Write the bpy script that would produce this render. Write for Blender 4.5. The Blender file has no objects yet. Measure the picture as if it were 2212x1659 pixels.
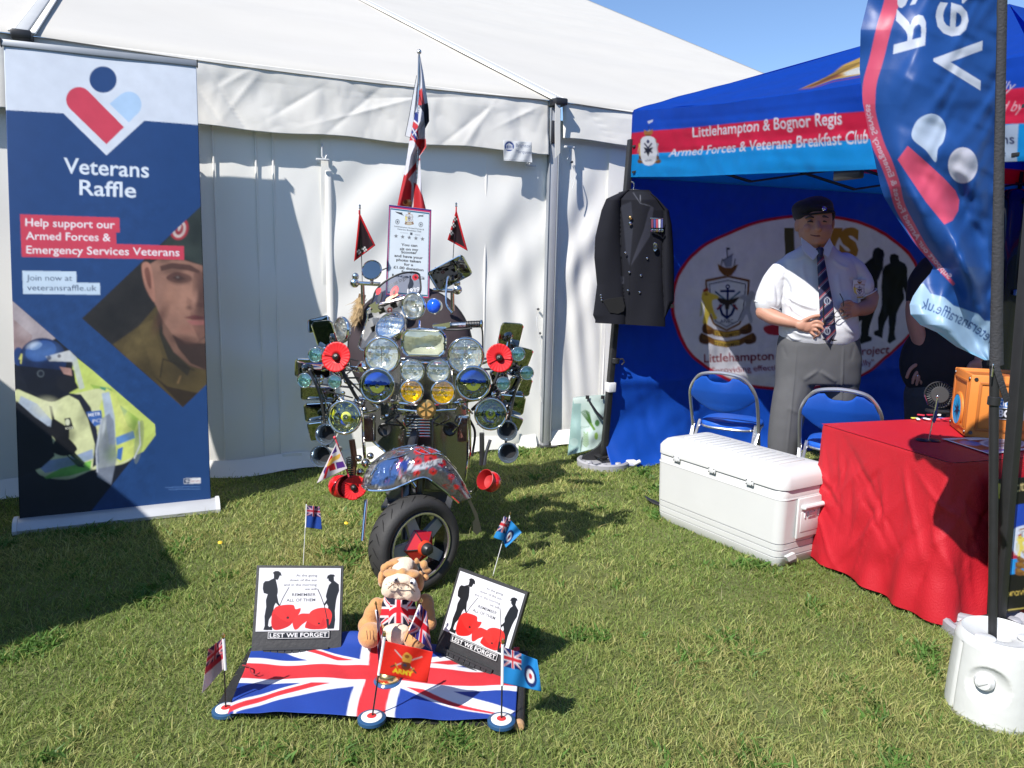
import bpy, bmesh, math, random
import numpy as np
from mathutils import Vector, Matrix
random.seed(7); rng = np.random.default_rng(11)
SC = bpy.context.scene; COL = SC.collection
PI = math.pi
# ---------------------------------------------------------------- camera, sky, sun
CAM_H, PITCH, ROLL, FPX = 1.42, 9.0, 1.2, 1640.0      # focal length for a 2212 px wide picture
cd = bpy.data.cameras.new('camera'); cam = bpy.data.objects.new('camera', cd); COL.objects.link(cam)
cd.sensor_fit = 'HORIZONTAL'; cd.sensor_width = 36.0; cd.lens = 36.0*FPX/2212.0
cd.clip_start = 0.05; cd.clip_end = 3000
RM = Matrix.Rotation(math.radians(90-PITCH), 4, 'X') @ Matrix.Rotation(math.radians(ROLL), 4, 'Z')
cam.matrix_world = Matrix.Translation((0, 0, CAM_H)) @ RM
SC.camera = cam
SUN_V = Vector((-0.430, -0.545, 0.72)).normalized()      # direction towards the sun
sd = bpy.data.lights.new('sun', 'SUN'); sun = bpy.data.objects.new('sun', sd); COL.objects.link(sun)
sd.energy = 4.6; sd.angle = math.radians(0.5); sd.color = (1.0, 0.96, 0.895)
sun.location = SUN_V*30; sun.rotation_euler = SUN_V.to_track_quat('Z', 'Y').to_euler()
W = bpy.data.worlds.new('World'); SC.world = W; W.use_nodes = True
wn = W.node_tree.nodes; wl = W.node_tree.links
sky = wn.new('ShaderNodeTexSky'); sky.sky_type = 'NISHITA'; sky.sun_disc = False
sky.sun_elevation = math.asin(SUN_V.z); sky.sun_rotation = math.atan2(SUN_V.x, SUN_V.y)
sky.air_density = 1.0; sky.dust_density = 0.0; sky.ozone_density = 4.0; sky.altitude = 1500
bgn = wn['Background']; bgn.inputs['Strength'].default_value = 0.115
wl.new(sky.outputs[0], bgn.inputs[0])
SC.view_settings.view_transform = 'Standard'; SC.view_settings.look = 'None'
SC.view_settings.gamma = 1.0; SC.view_settings.use_curve_mapping = False
SC.view_settings.exposure = 0.72
SC.render.engine = 'CYCLES'
SC.cycles.max_bounces = 8; SC.cycles.transparent_max_bounces = 12

# ---------------------------------------------------------------- picture -> place
RN = np.array([[RM[i][j] for j in range(3)] for i in range(3)])
CO = np.array([0, 0, CAM_H])
def ray(px, py):
    px = np.asarray(px, float); py = np.asarray(py, float)
    d = np.stack([(px-1106.0)/FPX, -(py-829.5)/FPX, -np.ones_like(px+py)], -1)
    return d @ RN.T
def atY(px, py, Y):
    d = ray(px, py); return CO + d*(np.asarray(Y)/d[..., 1])[..., None]
def g(px, py, z=0.0):
    d = ray(px, py); return CO + d*((z-CAM_H)/d[..., 2])[..., None]
def onpl(px, py, P, n):
    d = ray(px, py); n = np.asarray(n, float); P = np.asarray(P, float)
    return CO + d*(((P-CO) @ n)/(d @ n))[..., None]
def hgt(P, py):
    """height at which the vertical through P is seen in picture row py"""
    lo, hi = -1.0, 8.0
    for _ in range(50):
        m = (lo+hi)/2
        q = (np.array([P[0], P[1], m])-CO) @ RN
        y = 829.5 - FPX*q[1]/(-q[2])
        if y > py: lo = m
        else: hi = m
    return (lo+hi)/2
def proj(P):
    q = (np.asarray(P, float)-CO) @ RN
    return np.stack([1106+FPX*q[..., 0]/(-q[..., 2]), 829.5-FPX*q[..., 1]/(-q[..., 2])], -1)
def V3(a): return np.asarray(a, float)
def unit(a): a = V3(a); return a/np.linalg.norm(a)

# ---------------------------------------------------------------- colours and materials
def lin(c):
    c = np.asarray(c, float)/255.0
    return np.where(c <= 0.04045, c/12.92, ((c+0.055)/1.055)**2.4)
MATS = {}
def mat(name, c, rough=0.6, metal=0.0, var=0.12, vs=8.0, bump=0.0, bs=60.0, spec=0.5, transl=0.0, coat=0.0, sheen=0.0, stretch=None):
    if name in MATS: return MATS[name]
    m = bpy.data.materials.new(name); m.use_nodes = True
    nt = m.node_tree; N = nt.nodes; L = nt.links; p = N['Principled BSDF']
    c = lin(c) if max(c) > 1.0 else np.array(c, float)
    tc = N.new('ShaderNodeTexCoord'); src = tc.outputs['Object']
    if stretch:
        mp = N.new('ShaderNodeMapping'); mp.inputs['Scale'].default_value = stretch
        L.new(src, mp.inputs[0]); src = mp.outputs[0]
    nz = N.new('ShaderNodeTexNoise'); nz.inputs['Scale'].default_value = vs; nz.inputs['Detail'].default_value = 5
    L.new(src, nz.inputs['Vector'])
    mx = N.new('ShaderNodeMix'); mx.data_type = 'RGBA'
    lo = np.clip(c*(1-var), 0, 1); hi = np.clip(c*(1+var), 0, 1)
    mx.inputs[6].default_value = (*lo, 1); mx.inputs[7].default_value = (*hi, 1)
    L.new(nz.outputs[0], mx.inputs[0]); L.new(mx.outputs[2], p.inputs['Base Color'])
    p.inputs['Roughness'].default_value = rough; p.inputs['Metallic'].default_value = metal
    p.inputs['Specular IOR Level'].default_value = spec
    if coat: p.inputs['Coat Weight'].default_value = coat
    if sheen: p.inputs['Sheen Weight'].default_value = sheen
    if bump:
        n2 = N.new('ShaderNodeTexNoise'); n2.inputs['Scale'].default_value = bs; n2.inputs['Detail'].default_value = 4
        L.new(src, n2.inputs['Vector'])
        b = N.new('ShaderNodeBump'); b.inputs['Strength'].default_value = bump; b.inputs['Distance'].default_value = 0.01
        L.new(n2.outputs[0], b.inputs['Height']); L.new(b.outputs[0], p.inputs['Normal'])
    if transl:
        add_transl(m, transl, mx.outputs[2])
    MATS[name] = m; return m
def add_transl(m, w, colout):
    nt = m.node_tree; N = nt.nodes; L = nt.links; p = N['Principled BSDF']; o = N['Material Output']
    t = N.new('ShaderNodeBsdfTranslucent'); L.new(colout, t.inputs[0])
    ms = N.new('ShaderNodeMixShader'); ms.inputs[0].default_value = w
    L.new(p.outputs[0], ms.inputs[1]); L.new(t.outputs[0], ms.inputs[2]); L.new(ms.outputs[0], o.inputs[0])
def printmat(name, rough=0.6, transl=0.0, bump=0.15, bs=120.0, spec=0.4, coat=0.0):
    if name in MATS: return MATS[name]
    m = bpy.data.materials.new(name); m.use_nodes = True
    nt = m.node_tree; N = nt.nodes; L = nt.links; p = N['Principled BSDF']
    at = N.new('ShaderNodeAttribute'); at.attribute_name = 'print'
    tc = N.new('ShaderNodeTexCoord')
    nz = N.new('ShaderNodeTexNoise'); nz.inputs['Scale'].default_value = 14; nz.inputs['Detail'].default_value = 6
    L.new(tc.outputs['Object'], nz.inputs['Vector'])
    mr = N.new('ShaderNodeMapRange'); mr.inputs['To Min'].default_value = 0.74; mr.inputs['To Max'].default_value = 0.92
    L.new(nz.outputs[0], mr.inputs[0])
    vm = N.new('ShaderNodeVectorMath'); vm.operation = 'SCALE'
    L.new(at.outputs['Color'], vm.inputs[0]); L.new(mr.outputs[0], vm.inputs['Scale'])
    L.new(vm.outputs[0], p.inputs['Base Color']); p.inputs['Roughness'].default_value = rough
    p.inputs['Specular IOR Level'].default_value = spec
    if coat: p.inputs['Coat Weight'].default_value = coat
    if bump:
        n2 = N.new('ShaderNodeTexNoise'); n2.inputs['Scale'].default_value = bs; n2.inputs['Detail'].default_value = 3
        L.new(tc.outputs['Object'], n2.inputs['Vector'])
        b = N.new('ShaderNodeBump'); b.inputs['Strength'].default_value = bump; b.inputs['Distance'].default_value = 0.006
        L.new(n2.outputs[0], b.inputs['Height']); L.new(b.outputs[0], p.inputs['Normal'])
    if transl: add_transl(m, transl, vm.outputs[0])
    MATS[name] = m; return m
def lensmat(name, tint, gloss=0.22, rough=0.03, ribs=0.0):
    """clear glass front: mostly see-through with a sharp reflection"""
    if name in MATS: return MATS[name]
    m = bpy.data.materials.new(name); m.use_nodes = True
    nt = m.node_tree; N = nt.nodes; L = nt.links; o = N['Material Output']; N.remove(N['Principled BSDF'])
    t = N.new('ShaderNodeBsdfTransparent'); t.inputs[0].default_value = (*tint, 1)
    gl = N.new('ShaderNodeBsdfGlossy'); gl.inputs['Roughness'].default_value = rough
    gl.inputs[0].default_value = (0.95, 0.97, 1, 1)
    fr = N.new('ShaderNodeLayerWeight'); fr.inputs[0].default_value = 0.35
    mr = N.new('ShaderNodeMapRange'); mr.inputs['To Min'].default_value = gloss; mr.inputs['To Max'].default_value = 0.9
    L.new(fr.outputs['Fresnel'], mr.inputs[0])
    if ribs:
        tc = N.new('ShaderNodeTexCoord'); wv = N.new('ShaderNodeTexWave'); wv.inputs['Scale'].default_value = ribs
        wv.bands_direction = 'X'; wv.inputs['Distortion'].default_value = 1.5
        L.new(tc.outputs['Object'], wv.inputs[0])
        b = N.new('ShaderNodeBump'); b.inputs['Strength'].default_value = 0.8; b.inputs['Distance'].default_value = 0.01
        L.new(wv.outputs[0], b.inputs['Height']); L.new(b.outputs[0], gl.inputs['Normal'])
    ms = N.new('ShaderNodeMixShader'); L.new(mr.outputs[0], ms.inputs[0])
    L.new(t.outputs[0], ms.inputs[1]); L.new(gl.outputs[0], ms.inputs[2]); L.new(ms.outputs[0], o.inputs[0])
    MATS[name] = m; return m

# ---------------------------------------------------------------- objects
WL = {}
def thing(name, label, cat, loc=(0, 0, 0), group=None):
    o = bpy.data.objects.new(name, None); COL.objects.link(o); o.empty_display_size = 0.1
    o.location = tuple(float(x) for x in loc); o['label'] = label; o['category'] = cat
    if group: o['group'] = group
    WL[o.name] = V3(loc); return o
def tag(o, label=None, cat=None, group=None, kind=None):
    if label: o['label'] = label
    if cat: o['category'] = cat
    if group: o['group'] = group
    if kind: o['kind'] = kind
    return o
def bake(o, fn=None):
    """apply the modifiers, then move the points by fn(points, normals)"""
    bpy.context.view_layer.update()
    me = bpy.data.meshes.new_from_object(o.evaluated_get(bpy.context.evaluated_depsgraph_get())); old = o.data
    n = len(me.vertices); co = np.zeros(n*3); me.vertices.foreach_get('co', co); co = co.reshape(-1, 3)
    if fn:
        nr = np.zeros(n*3); me.vertex_normals.foreach_get('vector', nr); co = fn(co+WL[o.name], nr.reshape(-1, 3))-WL[o.name]; me.vertices.foreach_set('co', co.ravel()); me.update()
    me.polygons.foreach_set('use_smooth', np.ones(len(me.polygons), bool)); me.name = old.name
    o.modifiers.clear(); o.data = me
    if not me.materials:
        for m_ in old.materials: me.materials.append(m_)
    return o
class MB:
    def __init__(s): s.v = []; s.f = []; s.n = 0
    def add(s, v, f):
        v = np.asarray(v, float).reshape(-1, 3); s.v.append(v)
        s.f += [tuple(int(i)+s.n for i in q) for q in f]; s.n += len(v); return s
def frame(ax):
    ax = unit(ax); h = V3((0, 0, 1)) if abs(ax[2]) < 0.95 else V3((1, 0, 0))
    a = unit(np.cross(h, ax)); b = np.cross(ax, a); return a, b, ax
def obj(name, mb, m, parent=None, smooth=35, col=None, solid=0.0, label=None):
    if isinstance(mb, tuple): mb = MB().add(*mb)
    v = np.concatenate(mb.v); off = WL[parent.name] if parent is not None else np.zeros(3)
    me = bpy.data.meshes.new(name)
    if parent is None: base = V3(((v[:, 0].min()+v[:, 0].max())/2, (v[:, 1].min()+v[:, 1].max())/2, v[:, 2].min()))
    else: base = off
    me.from_pydata((v-base).tolist(), [], mb.f); me.update()
    if smooth:
        me.polygons.foreach_set('use_smooth', np.ones(len(me.polygons), bool))
        if smooth < 180: me.set_sharp_from_angle(angle=math.radians(smooth))
    if col is not None:
        a = me.color_attributes.new('print', 'FLOAT_COLOR', 'POINT')
        c4 = np.ones((len(v), 4), np.float32); c4[:, :3] = col; a.data.foreach_set('color', c4.ravel())
    if m is not None: me.materials.append(m)
    o = bpy.data.objects.new(name, me); COL.objects.link(o)
    if parent is not None: o.parent = parent; WL[o.name] = off
    else: o.location = base; WL[o.name] = base
    if solid:
        md = o.modifiers.new('solid', 'SOLIDIFY'); md.thickness = solid; md.offset = -1
    if label: o['label'] = label
    return o
def box(c, s, ax=None, ay=None, bev=0.0, az=None, seg=2):
    """box centred at c, size s, with axes ax, ay"""
    ax = V3((1, 0, 0)) if ax is None else unit(ax)
    ay = V3((0, 1, 0)) if ay is None else unit(ay); az = np.cross(ax, ay) if az is None else unit(az)
    bm = bmesh.new(); bmesh.ops.create_cube(bm, size=1.0)
    for q in bm.verts: q.co = Vector((q.co.x*s[0], q.co.y*s[1], q.co.z*s[2]))
    if bev > 0: bmesh.ops.bevel(bm, geom=bm.edges[:], offset=min(bev, min(s)*0.45), segments=seg, profile=0.5, affect='EDGES')
    v = np.array([q.co[:] for q in bm.verts]); f = [[q.index for q in p.verts] for p in bm.faces]; bm.free()
    return v @ np.stack([ax, ay, az]) + V3(c), f
def bar(a, b, w, d, bev=0.003, up=None):
    a = V3(a); b = V3(b); L = np.linalg.norm(b-a); az = (b-a)/L
    if up is None: x, y, _ = frame(az)
    else: x = unit(np.cross(up, az)); y = np.cross(az, x)
    return box((a+b)/2, (w, d, L), x, y, bev, az)
def tube(path, r, n=8, cap=True, flat=1.0, closed=False):
    P = np.asarray(path, float); k = len(P); r = np.broadcast_to(np.asarray(r, float), (k,))
    v = []; T = np.zeros_like(P)
    if closed: T = np.roll(P, -1, 0)-np.roll(P, 1, 0)
    else:
        T[1:-1] = P[2:]-P[:-2]; T[0] = P[1]-P[0]; T[-1] = P[-1]-P[-2]
    T /= np.linalg.norm(T, axis=1)[:, None]+1e-12
    a, b, _ = frame(T[0])
    for i in range(k):
        a = a-T[i]*(a @ T[i]); a = a/(np.linalg.norm(a)+1e-12); b = np.cross(T[i], a)
        th = np.arange(n)*2*PI/n
        v.append(P[i]+r[i]*(np.cos(th)[:, None]*a+np.sin(th)[:, None]*b*flat))
    f = []
    for i in range(k if closed else k-1):
        i2 = (i+1) % k
        for j in range(n):
            f.append((i*n+j, i*n+(j+1) % n, i2*n+(j+1) % n, i2*n+j))
    if cap and not closed:
        f.append(tuple(range(n))[::-1]); f.append(tuple((k-1)*n+j for j in range(n)))
    return np.concatenate(v), f
def smoothpath(pts, n=24, closed=False):
    P = np.asarray(pts, float); k = len(P); out = []
    if closed: Q = np.vstack([P[-1], P, P[0], P[1]]); segs = k
    else: Q = np.vstack([2*P[0]-P[1], P, 2*P[-1]-P[-2]]); segs = k-1
    per = max(2, n//segs)
    for i in range(segs):
        p0, p1, p2, p3 = Q[i], Q[i+1], Q[i+2], Q[i+3]
        for t in np.linspace(0, 1, per, endpoint=False):
            out.append(0.5*((2*p1)+(-p0+p2)*t+(2*p0-5*p1+4*p2-p3)*t*t+(-p0+3*p1-3*p2+p3)*t**3))
    if not closed: out.append(P[-1])
    return np.array(out)
def lathe(prof, c, ax, n=28, sx=1.0, sy=1.0, up=None, caps=False):
    """prof: (radius, height along ax)"""
    if up is None: a, b, z = frame(ax)
    else: z = unit(ax); a = unit(np.cross(up, z)); b = np.cross(z, a)
    v = []; f = []; th = np.arange(n)*2*PI/n; k = len(prof)
    for r, h in prof: v.append(V3(c)+z*h+r*(np.cos(th)[:, None]*a*sx+np.sin(th)[:, None]*b*sy))
    for i in range(k-1):
        for j in range(n): f.append((i*n+j, i*n+(j+1) % n, (i+1)*n+(j+1) % n, (i+1)*n+j))
    if caps: f.append(tuple(range(n))[::-1]); f.append(tuple((k-1)*n+j for j in range(n)))
    return np.concatenate(v), f
def ball(c, r, nu=16, nv=10, ax=(0, 0, 1), s=(1, 1, 1), R=None):
    th = np.linspace(0, PI, nv+1)[1:-1]; v = [[0, 0, 1]]
    for t in th:
        for j in range(nu): v.append([math.sin(t)*math.cos(2*PI*j/nu), math.sin(t)*math.sin(2*PI*j/nu), math.cos(t)])
    v.append([0, 0, -1]); v = np.array(v)*V3(s)*r; f = []
    for j in range(nu): f.append((0, 1+j, 1+(j+1) % nu))
    for i in range(len(th)-1):
        for j in range(nu): f.append((1+i*nu+j, 1+(i+1)*nu+j, 1+(i+1)*nu+(j+1) % nu, 1+i*nu+(j+1) % nu))
    e = len(v)-1; b0 = 1+(len(th)-1)*nu
    for j in range(nu): f.append((b0+j, e, b0+(j+1) % nu))
    if R is not None: v = v @ np.asarray(R, float)
    elif tuple(ax) != (0, 0, 1): a, b, z = frame(ax); v = v @ np.stack([a, b, z])
    return v+V3(c), f
def grid(P):
    """P: (nv,nu,3) -> verts, faces"""
    nv, nu = P.shape[:2]; i = np.arange(nv*nu).reshape(nv, nu)
    f = np.stack([i[:-1, :-1], i[1:, :-1], i[1:, 1:], i[:-1, 1:]], -1).reshape(-1, 4)
    return P.reshape(-1, 3), f.tolist()
def prism(pts, n, th):
    """pts: (k,3) planar outline, extruded by th along n"""
    P = np.asarray(pts, float); n = unit(n); k = len(P)
    v = np.vstack([P, P+n*th]); f = [tuple(range(k))[::-1], tuple(range(k, 2*k))]
    f += [(i, (i+1) % k, (i+1) % k+k, i+k) for i in range(k)]
    return v, f
def vnoise(p, s, seed=0):
    """cheap smooth value noise on (…,2) or (…,3) arrays, ~[-1,1]"""
    r = np.random.default_rng(seed); out = 0
    p = np.asarray(p, float)
    for k in range(5):
        d = r.normal(size=p.shape[-1]); d /= np.linalg.norm(d)
        e = r.normal(size=p.shape[-1]); e /= np.linalg.norm(e)
        out = out+np.sin((p @ d)*s*r.uniform(.6, 1.7)+r.uniform(0, 6)+1.7*np.sin((p @ e)*s*.7+r.uniform(0, 6)))
    return out/3.2

# ---------------------------------------------------------------- flat print (drawn into a canvas, stored as vertex colours)
def glyphs(s, bold=0.0, shear=0.0, font_cache={}):
    key = (s, bold, shear)
    if key in font_cache: return font_cache[key]
    cu = bpy.data.curves.new('t', 'FONT'); cu.body = s; cu.resolution_u = 3; cu.offset = bold; cu.shear = shear
    o = bpy.data.objects.new('t', cu)
    me = o.to_mesh()
    v = np.zeros(len(me.vertices)*3); me.vertices.foreach_get('co', v); v = v.reshape(-1, 3)[:, :2]
    me.calc_loop_triangles(); t = np.zeros(len(me.loop_triangles)*3, int); me.loop_triangles.foreach_get('vertices', t)
    o.to_mesh_clear(); bpy.data.objects.remove(o); bpy.data.curves.remove(cu)
    font_cache[key] = (v, t.reshape(-1, 3)); return font_cache[key]
class Print:
    def __init__(s, x0, y0, x1, y1, step, bg, ss=3):
        s.x0, s.y0, s.step, s.ss = x0, y0, step, ss
        s.k = ss/step; s.w = int(math.ceil((x1-x0)*s.k)); s.h = int(math.ceil((y1-y0)*s.k))
        s.im = np.empty((s.h, s.w, 3), np.float32); s.im[:] = lin(bg)
    def _fill(s, P, c, a=1.0):
        P = (np.asarray(P, float)-[s.x0, s.y0])*s.k; c = lin(c).astype(np.float32)
        y0 = max(0, int(P[:, 1].min())); y1 = min(s.h-1, int(P[:, 1].max())+1)
        if y1 < y0: return
        A = P; B = np.roll(P, -1, 0); ys = np.arange(y0, y1+1)+0.5
        ay = A[:, 1][None]; by = B[:, 1][None]; yy = ys[:, None]
        hit = (ay <= yy) != (by <= yy)
        with np.errstate(divide='ignore', invalid='ignore'):
            xx = np.where(hit, A[:, 0][None]+(yy-ay)*(B[:, 0]-A[:, 0])[None]/np.where(by == ay, 1, by-ay), 1e9)
        xx.sort(axis=1); cnt = hit.sum(1)
        for i, y in enumerate(range(y0, y1+1)):
            for j in range(0, cnt[i]-1, 2):
                a0 = int(round(xx[i, j])); a1 = int(round(xx[i, j+1]))
                a0 = max(a0, 0); a1 = min(a1, s.w)
                if a1 > a0:
                    if a >= 1: s.im[y, a0:a1] = c
                    else: s.im[y, a0:a1] = s.im[y, a0:a1]*(1-a)+c*a
    def poly(s, P, c, a=1.0, M=None, cr=False):
        P = np.asarray(P, float)
        if cr: P = smoothpath(P, 8*len(P), True)
        if M is not None: P = M(P)
        s._fill(P, c, a); return s
    def ell(s, x, y, rx, ry, c, rot=0, a=1.0, M=None):
        t = np.linspace(0, 2*PI, 40, endpoint=False); r = math.radians(rot)
        X = rx*np.cos(t); Y = ry*np.sin(t)
        P = np.stack([x+X*math.cos(r)-Y*math.sin(r), y+X*math.sin(r)+Y*math.cos(r)], 1)
        if M is not None: P = M(P)
        s._fill(P, c, a); return s
    def line(s, P, w, c, a=1.0, M=None, closed=False, cr=False):
        P = np.asarray(P, float)
        if cr: P = smoothpath(P, 8*len(P), closed)
        if closed: P = np.vstack([P, P[:1]])
        for p, q in zip(P[:-1], P[1:]):
            d = q-p; L = math.hypot(*d)
            if L < 1e-6: continue
            d /= L; n = np.array([-d[1], d[0]])*w/2; e = d*w*0.25
            Q = np.array([p-e+n, q+e+n, q+e-n, p-e-n])
            if M is not None: Q = M(Q)
            s._fill(Q, c, a)
        return s
    def text(s, t, bl, br, up, c, bold=0.0, shear=0.0, up2=None, fit=True, M=None):
        """baseline from bl to br; up: vector of the cap height"""
        v, tr = glyphs(t, bold, shear)
        if len(v) == 0: return s
        bl = np.array(bl, float); br = np.array(br, float); up = np.array(up, float); up2 = up if up2 is None else np.array(up2, float)
        x = (v[:, 0]-v[:, 0].min())/(v[:, 0].max()-v[:, 0].min()); y = v[:, 1]/0.73
        Q = bl+(br-bl)*x[:, None]+(up*(1-x[:, None])+up2*x[:, None])*y[:, None]
        if M is not None: Q = M(Q)
        for q in tr: s._fill(Q[q], c)
        return s
    def textpath(s, t, path, size, c, side=1, bold=0.0, centre=False, adv=1.0, size2=None):
        P = smoothpath(path, 60); d = np.diff(P, axis=0); L = np.r_[0, np.cumsum(np.hypot(d[:, 0], d[:, 1]))]
        v, tr = glyphs(t, bold, 0.0); k = size/0.73; w = (v[:, 0].max())*k*adv
        x0 = (L[-1]-w)/2 if centre else 0
        x = v[:, 0]*k*adv+x0
        px = np.interp(x, L, P[:, 0]); py = np.interp(x, L, P[:, 1])
        e = 1.0; tx = np.interp(x+e, L, P[:, 0])-np.interp(x-e, L, P[:, 0]); ty = np.interp(x+e, L, P[:, 1])-np.interp(x-e, L, P[:, 1])
        n = np.hypot(tx, ty)+1e-9; sz = k if size2 is None else (k+(size2/0.73-k)*np.clip(x/L[-1], 0, 1))
        Q = np.stack([px+ty/n*v[:, 1]*sz*side, py-tx/n*v[:, 1]*sz*side], 1)
        ok = (x >= 0) & (x <= L[-1])
        for q in tr:
            if ok[q].all(): s._fill(Q[q], c)
        return s
    def soft(s, x, y, rx, ry, c, a=.5, rot=0):
        X = (x-s.x0)*s.k; Y = (y-s.y0)*s.k; R = max(rx, ry)*s.k*1.3; x0, x1, y0, y1 = [int(np.clip(v, 0, m)) for v, m in ((X-R, s.w), (X+R, s.w), (Y-R, s.h), (Y+R, s.h))]
        if x1 <= x0 or y1 <= y0: return s
        gx, gy = np.meshgrid(np.arange(x0, x1)-X, np.arange(y0, y1)-Y); r = math.radians(rot)
        u = (gx*math.cos(r)+gy*math.sin(r))/(rx*s.k); v = (-gx*math.sin(r)+gy*math.cos(r))/(ry*s.k)
        w = (a*np.clip(1-(u*u+v*v), 0, 1)**1.5)[..., None]; s.im[y0:y1, x0:x1] = s.im[y0:y1, x0:x1]*(1-w)+lin(c)*w; return s
    def blur(s, x0, y0, x1, y1, r, mask=None):
        a, b, c_, d = int(max(0, (x0-s.x0)*s.k)), int(max(0, (y0-s.y0)*s.k)), int((x1-s.x0)*s.k), int((y1-s.y0)*s.k); n = max(1, int(r*s.k)); R = s.im[b:d, a:c_].copy(); R0 = R.copy()
        for _ in range(2):
            for ax in (0, 1):
                P = np.pad(R, [(n, n) if i == ax else (0, 0) for i in range(3)], mode='edge'); C = np.cumsum(P, axis=ax, dtype=np.float64); C = np.concatenate([np.zeros_like(np.take(C, [0], ax)), C], ax)
                L = R.shape[ax]; R = ((np.take(C, range(2*n+1, 2*n+1+L), ax)-np.take(C, range(0, L), ax))/(2*n+1)).astype(np.float32)
        if mask is not None:
            gx, gy = np.meshgrid(np.arange(a, a+R.shape[1]), np.arange(b, b+R.shape[0])); q = (np.asarray(mask, float)-[s.x0, s.y0])*s.k; ins = np.zeros(gx.shape, bool)
            for p0, p1 in zip(q, np.roll(q, -1, 0)):
                if p0[1] == p1[1]: continue
                cc = (p0[1] <= gy) != (p1[1] <= gy); ins ^= cc & (gx < p0[0]+(gy-p0[1])*(p1[0]-p0[0])/(p1[1]-p0[1]))
            R = np.where(ins[..., None], R, R0)
        s.im[b:d, a:c_] = R; return s
    def grain(s, x0, y0, x1, y1, mask_a, seed=1):
        a, b, c_, d = int(max(0, (x0-s.x0)*s.k)), int(max(0, (y0-s.y0)*s.k)), int((x1-s.x0)*s.k), int((y1-s.y0)*s.k); R = s.im[b:d, a:c_]
        gx, gy = np.meshgrid(np.arange(R.shape[1])/s.k, np.arange(R.shape[0])/s.k); n = vnoise(np.stack([gx, gy], -1), .12, seed)*.6+vnoise(np.stack([gx, gy], -1), .4, seed+1)*.4
        s.im[b:d, a:c_] = R*(1+mask_a*n[..., None]); return s
    def sample(s, X, Y):
        h = s.h//s.ss*s.ss; w = s.w//s.ss*s.ss
        if not hasattr(s, 'lo'):
            s.lo = s.im[:h, :w].reshape(h//s.ss, s.ss, w//s.ss, s.ss, 3).mean((1, 3))
        x = np.clip((np.asarray(X)-s.x0)/s.step-0.5, 0, s.lo.shape[1]-1.001); y = np.clip((np.asarray(Y)-s.y0)/s.step-0.5, 0, s.lo.shape[0]-1.001)
        xi = x.astype(int); yi = y.astype(int); fx = (x-xi)[..., None]; fy = (y-yi)[..., None]
        L = s.lo
        return (L[yi, xi]*(1-fx)+L[yi, xi+1]*fx)*(1-fy)+(L[yi+1, xi]*(1-fx)+L[yi+1, xi+1]*fx)*fy
def bil(q, U, V):
    q = [V3(p) for p in q]; U = np.asarray(U)[..., None]; V = np.asarray(V)[..., None]
    return q[0]*(1-U)*(1-V)+q[1]*U*(1-V)+q[2]*U*V+q[3]*(1-U)*V
def UVg(nu, nv): return np.meshgrid(np.linspace(0, 1, nu), np.linspace(0, 1, nv))
def psurf(name, XYZ, pr, AX, AY, m, parent, solid=0.0, smooth=180):
    v, f = grid(XYZ); c = pr.sample(AX, AY).reshape(-1, 3)
    return obj(name, (v, f), m, parent, smooth, c, solid)
RED, WHT, BLU = (205, 40, 52), (232, 232, 234), (38, 62, 138)
def ujack(pr, M, red=RED, wht=WHT, blu=BLU, sub=10):
    """union flag drawn in a 60 x 30 field mapped by M"""
    def S(P):
        P = np.asarray(P, float); out = []
        for a, b in zip(P, np.roll(P, -1, 0)):
            for t in np.linspace(0, 1, sub, endpoint=False): out.append(a+(b-a)*t)
        return M(np.array(out))
    def dia(a, b, w0, w1):
        a = np.array(a, float); b = np.array(b, float); d = (b-a)/np.hypot(*(b-a)); n = np.array([-d[1], d[0]])
        return [a+n*w0, b+n*w0, b+n*w1, a+n*w1]
    pr._fill(S([(0, 0), (60, 0), (60, 30), (0, 30)]), blu)
    c = (30, 15)
    for a in ((0, 0), (60, 0), (60, 30), (0, 30)): 
        P = np.array(dia(a, c, -3.2, 3.2)); P[:, 0] = np.clip(P[:, 0], 0, 60); P[:, 1] = np.clip(P[:, 1], 0, 30); pr._fill(S(P), wht)
    for a in ((0, 0), (60, 0), (60, 30), (0, 30)):
        P = np.array(dia(a, c, 0, -2.2)); P[:, 0] = np.clip(P[:, 0], 0, 60); P[:, 1] = np.clip(P[:, 1], 0, 30); pr._fill(S(P), red)
    pr._fill(S([(25, 0), (35, 0), (35, 30), (25, 30)]), wht); pr._fill(S([(0, 10), (60, 10), (60, 20), (0, 20)]), wht)
    pr._fill(S([(27, 0), (33, 0), (33, 30), (27, 30)]), red); pr._fill(S([(0, 12), (60, 12), (60, 18), (0, 18)]), red)
def quadmap(q, w=60.0, h=30.0):
    q = [np.array(p, float) for p in q]
    def M(P):
        u = P[:, :1]/w; v = P[:, 1:]/h
        return q[0]*(1-u)*(1-v)+q[1]*u*(1-v)+q[2]*u*v+q[3]*(1-u)*v
    return M
SC.cycles.use_denoising = True
UP = V3((0, 0, 1))
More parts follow.
